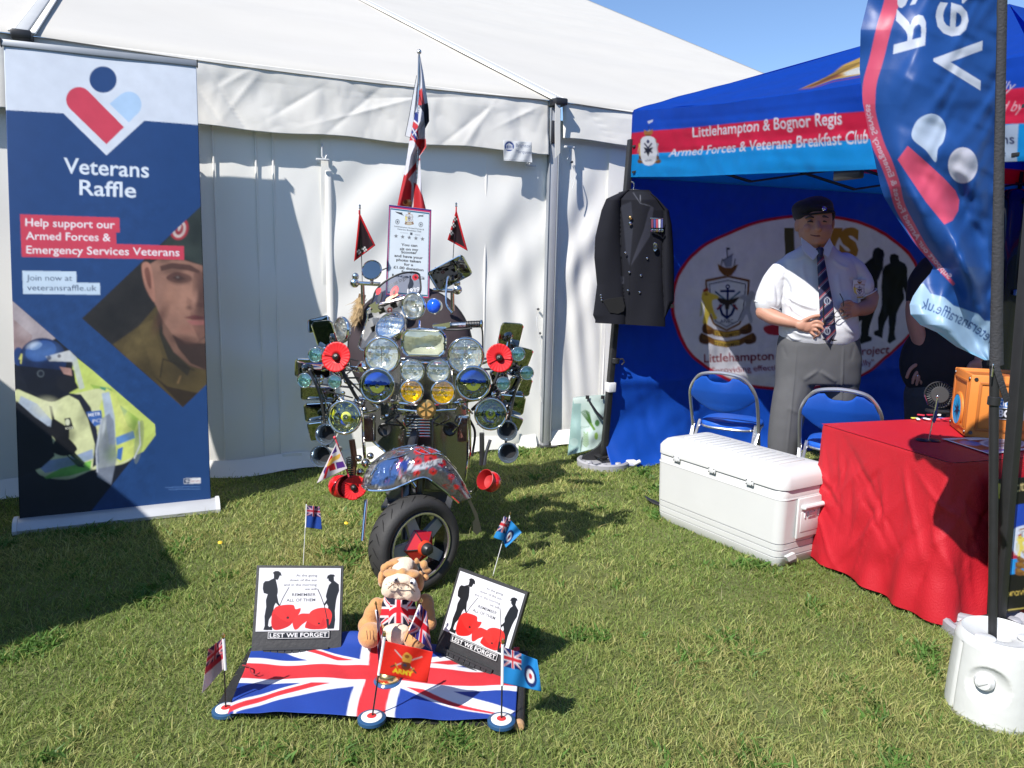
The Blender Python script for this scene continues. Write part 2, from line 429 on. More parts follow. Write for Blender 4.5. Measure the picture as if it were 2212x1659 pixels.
# ---------------------------------------------------------------- shared materials
M_ALU = mat('brushed_aluminium', (0.50, 0.51, 0.53), 0.45, 0.35, 0.1, 12)
M_GREY = mat('grey_painted_metal', (0.30, 0.32, 0.35), 0.45, 0.3, 0.1, 12)
M_BLACKMET = mat('black_powder_coated_metal', (0.018, 0.018, 0.02), 0.45, 0.0, 0.3, 20)
M_BLACKPL = mat('black_plastic', (0.02, 0.02, 0.022), 0.4, 0.0, 0.3, 20)
M_WHITEPL = mat('white_plastic', (0.60, 0.61, 0.62), 0.35, 0.0, 0.03, 10, bump=0.05, bs=40)
M_CHROME = mat('chrome', (0.86, 0.83, 0.78), 0.07, 1.0, 0.04, 30)
M_CHROME2 = mat('worn_chrome', (0.66, 0.64, 0.60), 0.16, 1.0, 0.15, 40, bump=0.15, bs=25)
M_STEEL = mat('dark_steel', (0.12, 0.12, 0.13), 0.35, 0.9, 0.3, 30)
M_PVC = mat('white_marquee_fabric', (0.90, 0.885, 0.845), 0.55, 0, 0.03, 1.6, bump=0.04, bs=7, transl=0.05)
M_PVCV = mat('weathered_valance_fabric', (0.72, 0.70, 0.66), 0.6, 0, 0.10, 4, bump=0.15, bs=9, transl=0.08)
M_ROOFF = mat('cream_roof_fabric', (0.58, 0.56, 0.52), 0.6, 0, 0.06, 1.6, bump=0.04, bs=12, transl=0.16, stretch=(1, 1, 1))

# ---------------------------------------------------------------- ground
gm = bpy.data.materials.new('soil_and_thatch'); gm.use_nodes = True
_n = gm.node_tree.nodes; _l = gm.node_tree.links
_tc = _n.new('ShaderNodeTexCoord'); _a = _n.new('ShaderNodeTexNoise'); _a.inputs['Scale'].default_value = 3.0; _a.inputs['Detail'].default_value = 8
_b = _n.new('ShaderNodeTexNoise'); _b.inputs['Scale'].default_value = 90; _b.inputs['Detail'].default_value = 6
_l.new(_tc.outputs['Object'], _a.inputs[0]); _l.new(_tc.outputs['Object'], _b.inputs[0])
_r = _n.new('ShaderNodeValToRGB'); _r.color_ramp.elements[0].position = 0.36; _r.color_ramp.elements[1].position = 0.64
_r.color_ramp.elements[0].color = (0.07, 0.085, 0.022, 1); _r.color_ramp.elements[1].color = (0.14, 0.155, 0.045, 1)
_ad = _n.new('ShaderNodeMath'); _ad.operation = 'MULTIPLY_ADD'; _ad.inputs[1].default_value = 0.5
_l.new(_a.outputs[0], _ad.inputs[0]); _m2 = _n.new('ShaderNodeMath'); _m2.operation = 'MULTIPLY'; _m2.inputs[1].default_value = 0.5
_l.new(_b.outputs[0], _m2.inputs[0]); _l.new(_m2.outputs[0], _ad.inputs[2]); _l.new(_ad.outputs[0], _r.inputs[0])
_l.new(_r.outputs[0], _n['Principled BSDF'].inputs['Base Color']); _n['Principled BSDF'].inputs['Roughness'].default_value = 0.95
_bp = _n.new('ShaderNodeBump'); _bp.inputs['Strength'].default_value = 0.6; _bp.inputs['Distance'].default_value = 0.02
_l.new(_b.outputs[0], _bp.inputs['Height']); _l.new(_bp.outputs[0], _n['Principled BSDF'].inputs['Normal'])
S = 1200.0
ground = obj('ground', MB().add([(-S, -S, 0), (S, -S, 0), (S, S, 0), (-S, S, 0)], [(0, 1, 2, 3)]), gm, None, 0)
tag(ground, 'short sunlit summer lawn running under the stalls and the marquee', None, None, 'structure')

# ---------------------------------------------------------------- marquee
A0 = g(450, 1030); B0 = g(1172, 963)
WD = unit((B0-A0)*[1, 1, 0]); WN = unit((WD[1], -WD[0], 0))          # along the wall, and out towards the lawn
if WN[1] > 0: WN = -WN
def wl_s(px, py): return float((onpl(px, py, B0, WN)-B0) @ WD)
def wp(s, z, off=0.0): 
    s = np.asarray(s, float); z = np.asarray(z, float)
    return B0+s[..., None]*WD+z[..., None]*UP+np.asarray(off)[..., None]*WN
def zat(px, py): return float(onpl(px, py, B0, WN)[2])
marq = thing('marquee', 'large white framed marquee with creased walls and a pitched fabric roof behind the scooter', 'marquee', wp(0, 0))
sL = wl_s(85, 500); sR = 3.05; BAY = -sL
zE = (zat(1185, 203)+zat(280, 131))/2                                 # eave height
def wallpanel(s0, s1, z1, seed, folds, nu, nv, off=0.0):
    U, V = UVg(nu, nv); s = s0+(s1-s0)*U; z = z1*(1-V)+0.0*V
    d = 0.005*vnoise(np.stack([s, z*0.5], -1), 4, seed)+0.0016*vnoise(np.stack([s*1.0, z*.6], -1), 15, seed+1)
    for (a, lam, amp, c0, wd) in folds:       # a: direction of the crests, c0/wd: where they show
        t = s*math.cos(a)+z*math.sin(a)+0.05*vnoise(np.stack([s, z], -1), 3, seed+5)
        env = np.exp(-(((s-c0[0])/wd[0])**2+((z-c0[1])/wd[1])**2))
        d = d+amp*env*np.sin(t*2*PI/lam)
    d = d*np.clip((z)/0.25, 0.15, 1)
    return wp(s, z, off+d)
def seam(s, z0, z1, off, name='seam', w=0.012):
    n = 30; z = np.linspace(z0, z1, n); P = []
    for k in (-1, -.6, .6, 1): P.append(wp(np.full(n, s)+k*w/2, z, off+(0.004 if abs(k) < .8 else -0.003)))
    return obj(name, grid(np.stack(P, 1)), M_PVC, marq, 60)
s1 = wl_s(706, 600); s2 = wl_s(1160, 700); s3 = wl_s(1303, 600)
zw = zE-0.12
obj('wall_panel', grid(wallpanel(-8.0, sL-0.02, zw, 3, [(0.5, .5, .012, (-4.5, 1.2), (1.5, 1.2))], 60, 40)), M_PVC, marq, 180)
obj('wall_panel', grid(wallpanel(sL+0.02, s1, zw, 13, [(1.3, .55, .011, (s1-.35, .75), (.6, .6)), (-.35, .30, .010, (s1-.25, .35), (.5, .45)), (.25, .9, .010, (s1-1.1, 1.3), (.6, .9))], 150, 150)), M_PVC, marq, 180)
obj('wall_panel', grid(wallpanel(s1-0.03, -0.02, zw, 27, [(-.85, .46, .013, (s1+.5, 1.75), (.75, .42)), (-.75, .40, .008, (s1+1.25, 1.6), (.6, .5)), (-1.0, .36, .005, (s1+.3, 1.0), (.5, .5)), (.2, .22, .005, (s1+1.4, .8), (.5, .8))], 170, 150, 0.012)), M_PVC, marq, 180)
obj('wall_panel', grid(wallpanel(0.03, s3+.02, zw, 31, [(-.5, .28, .010, (.3, 1.6), (.3, .5)), (.1, .16, .007, (.2, .9), (.3, .8))], 60, 110, 0.0)), M_PVC, marq, 180)
obj('wall_panel', grid(wallpanel(s3, 6.5, zw, 41, [(.3, .35, .01, (1.0, 1.2), (.6, 1.0))], 90, 100, 0.012)), M_PVC, marq, 180)
for s in (s1+0.03, s1-.33, s1+.62, s1+1.15, s3+.03, wl_s(560, 600), wl_s(560, 600)-.25): seam(s, 0.05, zw-.1, 0.009)
seam(s1+.02, .05, 2.0, 0.02, 'seam', .05)
# skirt turned in at the foot of the wall
for a, b in ((-8, sL), (sL, s2), (.04, 6.5)):
    U, V = UVg(60, 5); s = a+(b-a)*U; o = 0.02+V*(0.05+0.03*np.sin(s*5)); 
    obj('skirt', grid(wp(s, 0.10*(1-V)+0.012+0.01*np.sin(s*9), o)), M_PVC, marq, 180)
# valances
def valance(sa, sb, za, zb, seed, top=None, nu=160, nv=50):
    U, V = UVg(nu, nv); s = sa+(sb-sa)*U
    zt = zE+0.0*s; zbot = za+(zb-za)*U+0.008*np.sin(s*7)
    z = zt*(1-V)+zbot*V; d = 0.05+0.03*V
    p = np.stack([s, z], -1)
    w = 0.009*vnoise(p, 6, seed)+0.005*vnoise(p*[1, .6], 14, seed+1)+0.003*np.abs(vnoise(p*[1.4, .8], 24, seed+2))
    for k in range(14):                                 # sharp creases
        r = np.random.default_rng(seed*50+k); x0 = r.uniform(sa, sb); z0 = r.uniform(za, zE); an = r.uniform(-1.2, 1.2); L = r.uniform(.15, .45)
        q = (s-x0)*math.cos(an)+(z-z0)*math.sin(an); t = -(s-x0)*math.sin(an)+(z-z0)*math.cos(an)
        w = w+0.007*np.exp(-np.abs(t)/.018)*np.exp(-(q/L)**2)*r.choice([-1, 1])
    d = d+w*np.clip(V*4, 0, 1)
    P = wp(s, z, d)
    return P
zbl = zat(494*.864, 321*.864); zbm = zat(1186, 337)
P = valance(sL+.03, -0.055, zbl, zbm-.0, 5, nu=220, nv=70); obj('valance', grid(P), M_PVCV, marq, 180, solid=0.003)
P = valance(-8, sL-.05, zbl, zbl, 8, nu=60); obj('valance', grid(P), M_PVCV, marq, 180, solid=0.003)
P = valance(0.06, 6.6, zat(1211, 303), zat(1354, 316)-.0, 6); obj('valance', grid(P), M_PVCV, marq, 180, solid=0.003)
def hem(sa, sb, za, zb, dz=0.055):                      # stitched hem line above the valance's lower edge
    n = 60; s = np.linspace(sa, sb, n); z = za+(zb-za)*(s-sa)/(sb-sa)+dz
    return obj('hem', grid(np.stack([wp(s, z+.004, .094), wp(s, z, .097), wp(s, z-.004, .094)], 1)), M_PVCV, marq, 60)
# roof
al = math.radians(22.0); RD = unit(-WN*math.cos(al)+UP*math.sin(al)); RNn = unit(np.cross(WD, RD)); RNn = RNn if RNn[2] > 0 else -RNn
RL = 26.0
E0 = wp(0, zE, 0.07)
def rp(px, py): return onpl(px, py, E0, RNn)
gt = rp(1270, 0); gb = rp(1662, 163); gd = unit(gb-gt); 
def edge_at(t, side):                                   # point on a rafter at distance t up the slope
    if side == 'far':
        k = ((E0 @ RD)+t-(gb @ RD))/(gd @ RD); return gb+gd*k
    s = {'l': sL, 'm': 0.0, 'll': -8.0}[side]
    return wp(s, zE, 0.07)+RD*t
def roofpanel(a, b, seed):
    U, V = UVg(60, 60); P = np.zeros((60, 60, 3))
    for i in range(60):
        t = RL*i/59; p = edge_at(t, a); q = edge_at(t, b)
        u = np.linspace(0, 1, 60)[:, None]; P[i] = p*(1-u)+q*u
    sag = -0.05*np.sin(U*PI)+0.03*np.sin(V*RL*2*PI/2.6+.5)*np.sin(U*PI)+0.004*np.sin(V*RL*2*PI/.33+3*U)*np.sin(U*PI)
    P = P+sag[..., None]*RNn
    return obj('roof_panel', grid(P), M_ROOFF, marq, 180, solid=0.002)
roofpanel('m', 'far', 2); roofpanel('l', 'm', 3); roofpanel('ll', 'l', 4)
for sd_ in ('l', 'm'):                                  # keder rail over the rafter
    a = edge_at(-0.04, sd_)+RNn*.018; b = edge_at(RL, sd_)+RNn*.018
    obj('roof_rail', bar(a, b, 0.06, 0.025, .006, RNn), mat('weathered_rail', (.40, .41, .42), .6), marq, 40)
    for k in (-1, 1): obj('rail_lip', bar(a+WD*.05*k, b+WD*.05*k, 0.03, 0.012, .003, RNn), M_PVC, marq, 40)
    e = edge_at(-.02, sd_); obj('eave_bracket', box(e+V3((0, 0, -.01)), (.10, .14, .05), WD, unit(np.cross(UP, WD)), .012), M_BLACKPL, marq)
for sp in (0.0, sL):                                    # leg with its profile
    b = wp(sp, 0.0, .03)
    obj('leg', box(b+UP*zE/2, (.062, .06, zE-.02), WD, -WN, .006), M_ALU, marq, 40)
    for k in (-1, 1): obj('leg_fin', box(b+UP*zE/2+WD*.037*k+WN*.015, (.008, .04, zE-.1), WD, -WN, .002), M_GREY, marq, 40)
    obj('leg_cap', box(b+UP*(zE-.22)+WN*.03, (.07, .03, .16), WD, -WN, .006), M_STEEL, marq)
    obj('base_plate', box(b+V3((0, 0, .012)), (.16, .16, .012), WD, -WN, .003), M_STEEL, marq)
# wall hooks under the valance
def hook(px, py, side=1):
    p = onpl(px, py, B0+WN*.05, WN); m = MB()
    m.add(*tube([p+UP*.10, p+UP*.02, p+UP*.0+WD*.015*side, p+UP*.03+WD*.03*side], .006, 8)); m.add(*box(p-UP*.0+WN*.01, (.085, .012, .014), WD, -WN, .004))
    obj('wall_hook', m, M_WHITEPL, marq)
hook(696, 345); hook(1145, 358, -1)
p = onpl(1230, 318, B0+WN*.06, WN); obj('wall_hook', MB().add(*box(p, (.09, .014, .018), WD, -WN, .005)).add(*tube([p, p-UP*.05+WD*.01, p-UP*.09-WD*.012], .006, 8)), M_WHITEPL, marq)
# loose strap beside the pole
p0 = onpl(1200, 205, B0+WN*.14, WN); 
obj('lacing_flap', MB().add(*prism([p0, p0+WD*.04-UP*.05, p0+WD*.05-UP*.40, p0+WD*.01-UP*.44, p0+WD*.0-UP*.18], WN, .004)), M_PVCV, marq)
for k, (px, py) in enumerate(((1163, 668), (1167, 720), (1236, 350))):
    q = onpl(px, py, B0+WN*.03, WN); obj('eyelet', lathe([(.002, .004), (.007, .006), (.009, .002), (.009, -.01)], q, WN, 12), M_STEEL, marq)
for px, py in ((632, 1000), (1105, 950)):
    q = onpl(px, py, B0+WN*.03, WN); obj('patch', box(q, (.13, .006, .14), WD, -WN, .003), M_PVC, marq)
for pts in ([(1161, 680), (1160, 700), (1170, 760), (1166, 830), (1170, 868)], [(1238, 352), (1243, 380), (1236, 410)]):
    obj('lacing_cord', tube(smoothpath([onpl(x, y, B0+WN*.07, WN) for x, y in pts], 20), 0.0028, 6), M_WHITEPL, marq)
# maker's label on the valance
pr = Print(1083, 300, 1150, 352, .6, (222, 224, 226))
pr.ell(1100, 316, 10.5, 10.5, (40, 70, 140)); pr.poly([(1092, 321), (1108, 321), (1108, 323), (1092, 323)], (230, 232, 235))
for x in (1094, 1098, 1102, 1106): pr.line([(x, 314), (x, 321)], 1.6, (230, 232, 235))
pr.poly([(1092, 314), (1100, 308), (1108, 314)], (230, 232, 235))
pr.text('Brighton', (1114, 317), (1147, 319), (0, -7.5), (90, 105, 140)); pr.text('Marquees', (1114, 330), (1148, 333), (0, -7.5), (90, 105, 140))
pr.text('www.brightonmarquees.co.uk', (1087, 345), (1147, 348), (0, -2.6), (120, 125, 140))
U, V = UVg(90, 70); AX = 1087+61*U+2*V; AY = 303+44*V+4*U
psurf('label_patch', onpl(AX, AY, B0+WN*.115, WN)+0.003*np.sin(U*14+V*5)[..., None]*WN, pr, AX, AY, printmat('label_print'), marq, .002)

# ---------------------------------------------------------------- roll-up banner
A = g(43, 1148); B = g(463, 1102); bx = unit((B-A)*[1, 1, 0]); bn = unit((bx[1], -bx[0], 0)); bn = bn if bn[1] < 0 else -bn
Wd = np.linalg.norm(B-A); best = None
for a in np.linspace(0, 25, 251):
    r = math.radians(a); nn = unit(bn*math.cos(r)+UP*math.sin(r)); TL = onpl(8, 97, A, nn); TR = onpl(424, 140, A, nn)
    e = abs(np.linalg.norm(TL-TR)-Wd*0.99)
    if best is None or e < best[0]: best = (e, a, nn, TL, TR)
_, la, bnn, TL, TR = best
#print('banner lean', la, 'w', Wd, 'h', np.linalg.norm(TL-A), 'eave', zE, 'bay', BAY)
ban = thing('rollup_banner', 'tall navy pull-up banner reading Veterans Raffle in front of the marquee wall', 'banner', (A+B)/2)
pr = Print(0, 85, 480, 1160, 1.7, (214, 222, 236))
NAVY = (33, 68, 122); PINK = (205, 66, 88); LB = (175, 205, 238)
pr.poly([(0, 237), (137, 245), (230, 336), (312, 261), (480, 274), (480, 1160), (0, 1160)], NAVY)
pr.ell(222.6, 171.8, 29.5, 28.5, NAVY, 20)
c = np.array([170.5, 215.5]); r = 27.6; d = unit(np.array([268+230-341, 275+312-431.]))[:2]; n2 = np.array([-d[1], d[0]])
t = np.linspace(0, PI, 16); arc = [c+n2*r*math.cos(x)-d*r*math.sin(x) for x in t]
pr.poly(arc[::1]+[(268, 275), (230, 312)] if (arc[-1]-[268, 275])@(arc[-1]-[268, 275]) < (arc[0]-[268, 275])@(arc[0]-[268, 275]) else arc[::-1]+[(268, 275), (230, 312)], PINK)
pr.ell(278.5, 226, 27, 28, LB); pr.poly([(236.7, 224), (262, 203), (304, 238), (278.3, 265)], LB)
TX = (222, 232, 244)
pr.text('Veterans', (138, 374), (321.7, 384), (0, -35), TX, .012); pr.text('Raffle', (171.7, 420.7), (294, 427.4), (0, -34), TX, .012)
# the soldier picture
SKN = (150, 112, 96)
pr.poly([(177, 688), (430, 449), (480, 400), (480, 800), (395, 880)], (44, 42, 40))
pr.poly([(352, 527), (392, 486), (430, 449), (480, 430), (480, 575), (436, 572), (398, 560), (340, 545)], (50, 58, 54))
pr.poly([(338, 556), (398, 560), (438, 573), (438, 580), (396, 574), (336, 572)], (28, 30, 32))
pr.ell(387, 494, 20, 25, (168, 52, 62), 15); pr.ell(387, 495, 14, 19, (205, 190, 185), 15); pr.ell(387, 495, 9, 13, (150, 50, 60), 15); pr.ell(388, 490, 3, 10, (205, 190, 185), 15)
pr.poly([(322, 572), (342, 560), (398, 562), (445, 576), (450, 720), (425, 740), (400, 738), (372, 722), (350, 690), (334, 655), (326, 615)], SKN, cr=False)
pr.poly([(306, 575), (316, 566), (326, 575), (331, 600), (335, 650), (325, 643), (312, 615)], (176, 126, 108), cr=True)
pr.poly([(312, 585), (320, 578), (326, 600), (326, 625), (318, 612)], (120, 78, 66), cr=True)
pr.poly([(345, 575), (372, 568), (410, 572), (432, 585), (432, 592), (405, 584), (372, 580), (348, 586)], (88, 62, 54))
pr.poly([(360, 598), (380, 588), (408, 594), (414, 606), (390, 612), (366, 607)], (96, 66, 58), cr=True)
pr.poly([(372, 600), (386, 595), (402, 602), (388, 606)], (44, 34, 34)); pr.ell(384, 599, 3, 2, (180, 170, 165))
pr.poly([(418, 590), (450, 585), (450, 722), (430, 735), (414, 700), (410, 668), (424, 650), (414, 632)], (112, 80, 70), .8)
pr.poly([(404, 640), (420, 652), (440, 655), (440, 664), (418, 662), (402, 656)], (92, 60, 54))
pr.poly([(396, 686), (420, 680), (442, 684), (442, 690), (416, 690)], (96, 52, 52)); pr.poly([(402, 692), (442, 692), (440, 702), (415, 702)], (158, 104, 98))
pr.poly([(350, 690), (372, 722), (400, 740), (425, 740), (448, 725), (448, 800), (410, 790), (375, 760), (352, 722)], (120, 90, 76))
pr.poly([(372, 722), (400, 742), (446, 742), (446, 800), (412, 785), (385, 752)], (62, 48, 42))
pr.poly([(244, 744), (300, 705), (338, 660), (350, 720), (378, 765), (412, 792), (448, 800), (480, 790), (480, 800), (395, 880)], (84, 72, 44))
pr.poly([(336, 668), (352, 720), (378, 765), (412, 795), (405, 812), (362, 775), (345, 725)], (52, 48, 38))
pr.poly([(300, 705), (330, 690), (352, 775), (346, 815), (330, 800)], (98, 84, 52), .7); pr.line([(346, 815), (352, 775), (420, 800)], 2.5, (40, 34, 26))
pr.poly([(330, 810), (362, 835), (432, 850), (395, 880)], (52, 42, 30)); pr.line([(390, 812), (384, 828)], 3, (150, 120, 80))
for q in ((400, 640, 42, 60, (176, 132, 112), .7, 10), (368, 640, 22, 50, (168, 124, 104), .6, 8), (388, 604, 34, 15, (60, 42, 38), .75, 0), (372, 585, 40, 10, (60, 44, 38), .5, -8), (436, 640, 22, 80, (70, 50, 46), .8, 0), (405, 712, 30, 16, (150, 104, 90), .5, 0), (400, 735, 46, 16, (70, 48, 42), .7, 10), (345, 690, 16, 50, (84, 58, 48), .7, 25), (410, 664, 12, 8, (70, 44, 40), .7, 0), (420, 648, 8, 30, (180, 136, 118), .5, 12), (352, 560, 20, 14, (60, 46, 40), .5, 0), (425, 697, 22, 7, (150, 92, 88), .6, 0), (300, 740, 30, 60, (110, 96, 60), .5, 35), (280, 770, 50, 22, (100, 86, 54), .5, 30), (390, 800, 50, 40, (44, 38, 28), .5, 0), (240, 690, 60, 60, (24, 24, 24), .6, 0), (290, 640, 50, 50, (30, 29, 28), .6, 0), (400, 540, 40, 22, (66, 76, 70), .5, 0), (425, 500, 26, 40, (34, 40, 38), .6, 0), (320, 800, 50, 30, (50, 42, 26), .5, 30)): pr.soft(*q)
DIA = [(178, 688), (430, 450), (480, 402), (480, 798), (395, 879)]
pr.grain(178, 430, 470, 880, .10, 3); pr.poly([(0, 0), (0, 1), (1, 1)], NAVY)
pr.blur(178, 430, 470, 880, 1.3, DIA)
for P_ in ([(177, 688), (430, 449), (430, 380), (150, 660)], [(177, 688), (395, 880), (395, 900), (150, 700)], [(395, 880), (480, 798), (480, 900), (395, 900)]): pr.poly(P_, NAVY)
# the police picture
pr.poly([(20, 644), (335, 917), (335, 930), (185, 1120), (20, 1160)], (26, 30, 42))
pr.poly([(22, 646), (120, 731), (95, 745), (50, 765), (28, 790)], (168, 158, 164)); pr.poly([(30, 690), (70, 725), (60, 760), (30, 765)], (140, 108, 104), .6)
pr.poly([(160, 768), (200, 800), (335, 917), (336, 940), (310, 975), (262, 1000), (230, 930), (180, 850), (150, 850)], (196, 214, 112))
pr.poly([(195, 830), (240, 840), (260, 875), (300, 905), (290, 930), (255, 905), (225, 870)], (120, 170, 60), .6)
for q in ([(215, 835), (235, 838), (255, 862), (240, 868)], [(255, 872), (275, 888), (268, 900), (250, 888)]): pr.poly(q, (80, 150, 120))
pr.poly([(35, 842), (60, 850), (110, 868), (145, 855), (185, 845), (215, 840), (240, 855), (262, 890), (280, 935), (292, 975), (270, 1000), (200, 1015), (150, 1035), (100, 1031), (75, 1012), (60, 950), (35, 870)], (214, 220, 168), cr=True)
pr.poly([(230, 838), (250, 850), (290, 960), (293, 985), (258, 1000), (232, 960), (215, 880)], (210, 222, 120))
pr.poly([(220, 850), (236, 846), (248, 900), (250, 960), (236, 960)], (176, 192, 210)); pr.poly([(250, 945), (288, 930), (292, 946), (252, 962)], (96, 138, 196)); pr.poly([(254, 970), (266, 965), (262, 995), (252, 990)], (60, 110, 190))
pr.poly([(45, 855), (80, 872), (118, 915), (110, 925), (70, 905), (40, 870)], (176, 190, 208)); pr.poly([(75, 1000), (160, 985), (200, 970), (202, 990), (150, 1010), (98, 1022)], (150, 168, 200))
pr.poly([(95, 1031), (130, 1012), (198, 995), (195, 1015), (150, 1028), (100, 1034)], (124, 196, 84))
pr.poly([(142, 850), (170, 865), (190, 905), (205, 960), (200, 1010), (215, 1000), (210, 930), (196, 880), (175, 852)], (30, 34, 50))
pr.poly([(186, 890), (219, 886), (222, 915), (205, 921), (192, 905)], (62, 104, 178)); pr.text('METR', (191, 900), (217, 897), (0, -7), (220, 226, 240)); pr.text('PO', (200, 914), (219, 911), (0, -8), (220, 226, 240))
pr.poly([(35, 865), (75, 900), (110, 925), (118, 985), (90, 1010), (42, 1030), (36, 950)], (22, 24, 32))
pr.poly([(139, 904), (152, 902), (160, 926), (143, 929)], (30, 30, 34)); pr.ell(146, 912, 5, 7, (214, 220, 190)); pr.text('POLICE', (141, 928), (158, 926), (0, -5), (220, 224, 200))
pr.poly([(106, 876), (112, 878), (118, 905), (150, 925), (148, 985), (176, 1002), (184, 1010), (168, 1008), (130, 970), (108, 930), (112, 905)], (20, 20, 24)); pr.line([(104, 925), (178, 1002)], 11, (24, 24, 28))
pr.poly([(135, 940), (165, 965), (160, 978), (135, 985), (110, 970)], (16, 16, 20), cr=True)
pr.poly([(218, 905), (236, 893), (246, 910), (252, 990), (240, 1048), (210, 1030), (206, 970)], (132, 142, 160), .85); pr.line([(220, 905), (208, 975), (210, 1020)], 3, (190, 198, 210)); pr.ell(300, 955, 9, 48, (120, 130, 120), 8, .5); pr.line([(300, 910), (303, 960), (290, 990)], 3, (200, 206, 210))
pr.poly([(36, 780), (60, 800), (118, 868), (145, 850), (165, 838), (160, 800), (100, 760), (45, 770)], (18, 20, 28))
pr.ell(40, 770, 12, 20, (40, 66, 120)); pr.ell(92, 778, 52, 48, (28, 48, 92)); pr.ell(88, 758, 34, 22, (58, 96, 168), -15, .7); pr.ell(78, 748, 14, 7, (150, 180, 220), -25, .7)
pr.poly([(42, 790), (140, 800), (150, 850), (110, 862), (60, 840)], (18, 22, 34)); pr.ell(88, 807, 8, 8, (90, 100, 108)); pr.ell(88, 807, 5.5, 5.5, (30, 36, 48))
pr.poly([(128, 792), (154, 796), (156, 812), (138, 808)], (176, 138, 130)); pr.poly([(122, 812), (158, 815), (170, 838), (148, 850), (124, 838)], (26, 28, 36))
pr.poly([(98, 770), (150, 757), (166, 775), (160, 782), (106, 780)], (196, 200, 204)); pr.poly([(150, 757), (166, 772), (183, 838), (172, 842), (158, 790)], (190, 198, 200), .8); pr.ell(106, 773, 5, 5, (90, 90, 96)); pr.ell(128, 769, 4, 4, (110, 110, 116))
pr.line([(42, 776), (47, 765), (45, 785)], 3, (220, 220, 120))
for q in ((92, 760, 50, 24, (90, 130, 190), .5, -10), (70, 745, 20, 9, (200, 215, 235), .7, -25), (110, 800, 40, 30, (14, 20, 40), .6, 0), (60, 800, 24, 34, (12, 18, 36), .5, 0), (100, 880, 40, 30, (236, 238, 200), .5, 0), (180, 900, 20, 40, (20, 22, 32), .4, 10), (265, 900, 22, 46, (236, 240, 150), .6, -20), (240, 980, 22, 26, (110, 140, 60), .5, 0), (150, 1000, 60, 20, (120, 150, 100), .4, -10), (230, 960, 18, 60, (80, 90, 110), .5, 5), (224, 920, 6, 30, (220, 228, 238), .6, 8), (80, 950, 50, 40, (8, 10, 16), .7, 20), (120, 1060, 90, 50, (14, 17, 28), .8, 0), (60, 1100, 60, 60, (14, 18, 34), .7, 0), (290, 930, 26, 34, (90, 110, 60), .5, 0), (55, 710, 26, 30, (196, 186, 190), .5, 0), (150, 940, 20, 24, (8, 8, 12), .6, 0)): pr.soft(*q)
pr.grain(22, 646, 336, 1120, .14, 9)
pr.blur(22, 646, 336, 1120, .9, [(24, 650), (334, 918), (334, 930), (186, 1118), (24, 1118)])
pr.text('METR', (191, 900), (217, 897), (0, -7), (220, 226, 240), .01); pr.text('POLICE', (141, 928), (158, 926), (0, -5), (220, 224, 200), .01)
pr.poly([(20, 640), (336, 914), (340, 640)], NAVY) if False else None
# lettering blocks
pr.poly([(43.3, 463), (258, 470.7), (259, 502.4), (250.7, 503), (251.7, 527.4), (397, 531.7), (398, 561.5), (47, 555)], PINK)
for q in (('Help support our', (55, 488.4), (248, 494), 17.5), ('Armed Forces &', (56, 517.4), (239, 521.4), 17.5), ('Emergency Services Veterans', (57, 547.4), (387.6, 553.5), 17.5)):
    pr.text(q[0], q[1], q[2], (0, -q[3]), (240, 238, 244), .008)
pr.poly([(48.3, 585), (165, 586.7), (165.7, 610.6), (216, 611.7), (216.8, 637), (50, 635)], (200, 220, 240))
pr.text('Join now at', (57.7, 606), (155.8, 607), (0, -13), (38, 60, 98)); pr.text('veteransraffle.uk', (59, 627.5), (209, 628.5), (0, -13), (38, 60, 98))
pr.poly([(397, 1033.5), (433.5, 1032), (433.5, 1044), (397, 1045.5)], (225, 228, 234)); pr.poly([(398, 1034.5), (410, 1034), (410, 1044), (398, 1044.5)], (36, 60, 98))
pr.text('YES', (399.5, 1042.5), (409, 1042), (0, -6), (235, 235, 240)); pr.text('Society', (411.5, 1042), (432.5, 1041), (0, -6.5), (150, 60, 80))
pr.line([(357, 1053), (432, 1051)], 1.2, (90, 125, 180)); pr.line([(364, 1057.5), (432, 1056)], 1.2, (90, 125, 180))
U, V = UVg(240, 600)
q = [(8, 97), (424, 140), (456, 1096), (43, 1140)]
XY = bil([(x, y, 0) for x, y in q], U, V); AX = XY[..., 0]; AY = XY[..., 1]
P = onpl(AX, AY, A, bnn)+(0.006*np.sin(U*PI*1.0)*np.sin(V*PI)+0.0015*np.sin(U*9+V*4))[..., None]*bnn
psurf('print_panel', P, pr, AX, AY, printmat('banner_vinyl', .42, 0.04, 0.03, 30, .4), ban, 0.0008)
a = onpl(2, 92, A, bnn); b = onpl(426, 138, A, bnn)
obj('top_rail', bar(a, b, .036, .022, .006, bnn), M_GREY, ban, 40)
for q_ in (a, b): obj('rail_end', box(q_, (.006, .03, .042), bx, bn, .002), M_BLACKPL, ban)
bc = (A+B)/2+bn*(-.01)
Lb = Wd*1.035
prof = [(-.07, .004), (-.072, .022), (-.05, .052), (-.02, .066), (.02, .066), (.05, .052), (.072, .022), (.07, .004)]
v = [bc+bx*e*Lb/2-bn*x+UP*z for e in (-1, 1) for x, z in prof]; k = len(prof)
f = [(i, (i+1) % k, (i+1) % k+k, i+k) for i in range(k)]+[tuple(range(k))[::-1], tuple(range(k, 2*k))]
obj('base_cassette', (np.array(v), f), M_ALU, ban, 40)
for e in (-1, 1):
    v = [bc+bx*(e*Lb/2+w_)-bn*x*1.12+UP*z*1.1 for w_ in (-.008, .012) for x, z in prof]; obj('end_cap', (np.array(v), f), M_WHITEPL, ban, 40)
pl = (A+B)/2-bn*.05; obj('support_pole', tube([pl+UP*.05, (TL+TR)/2-bnn*.03], .010, 10), M_ALU, ban)
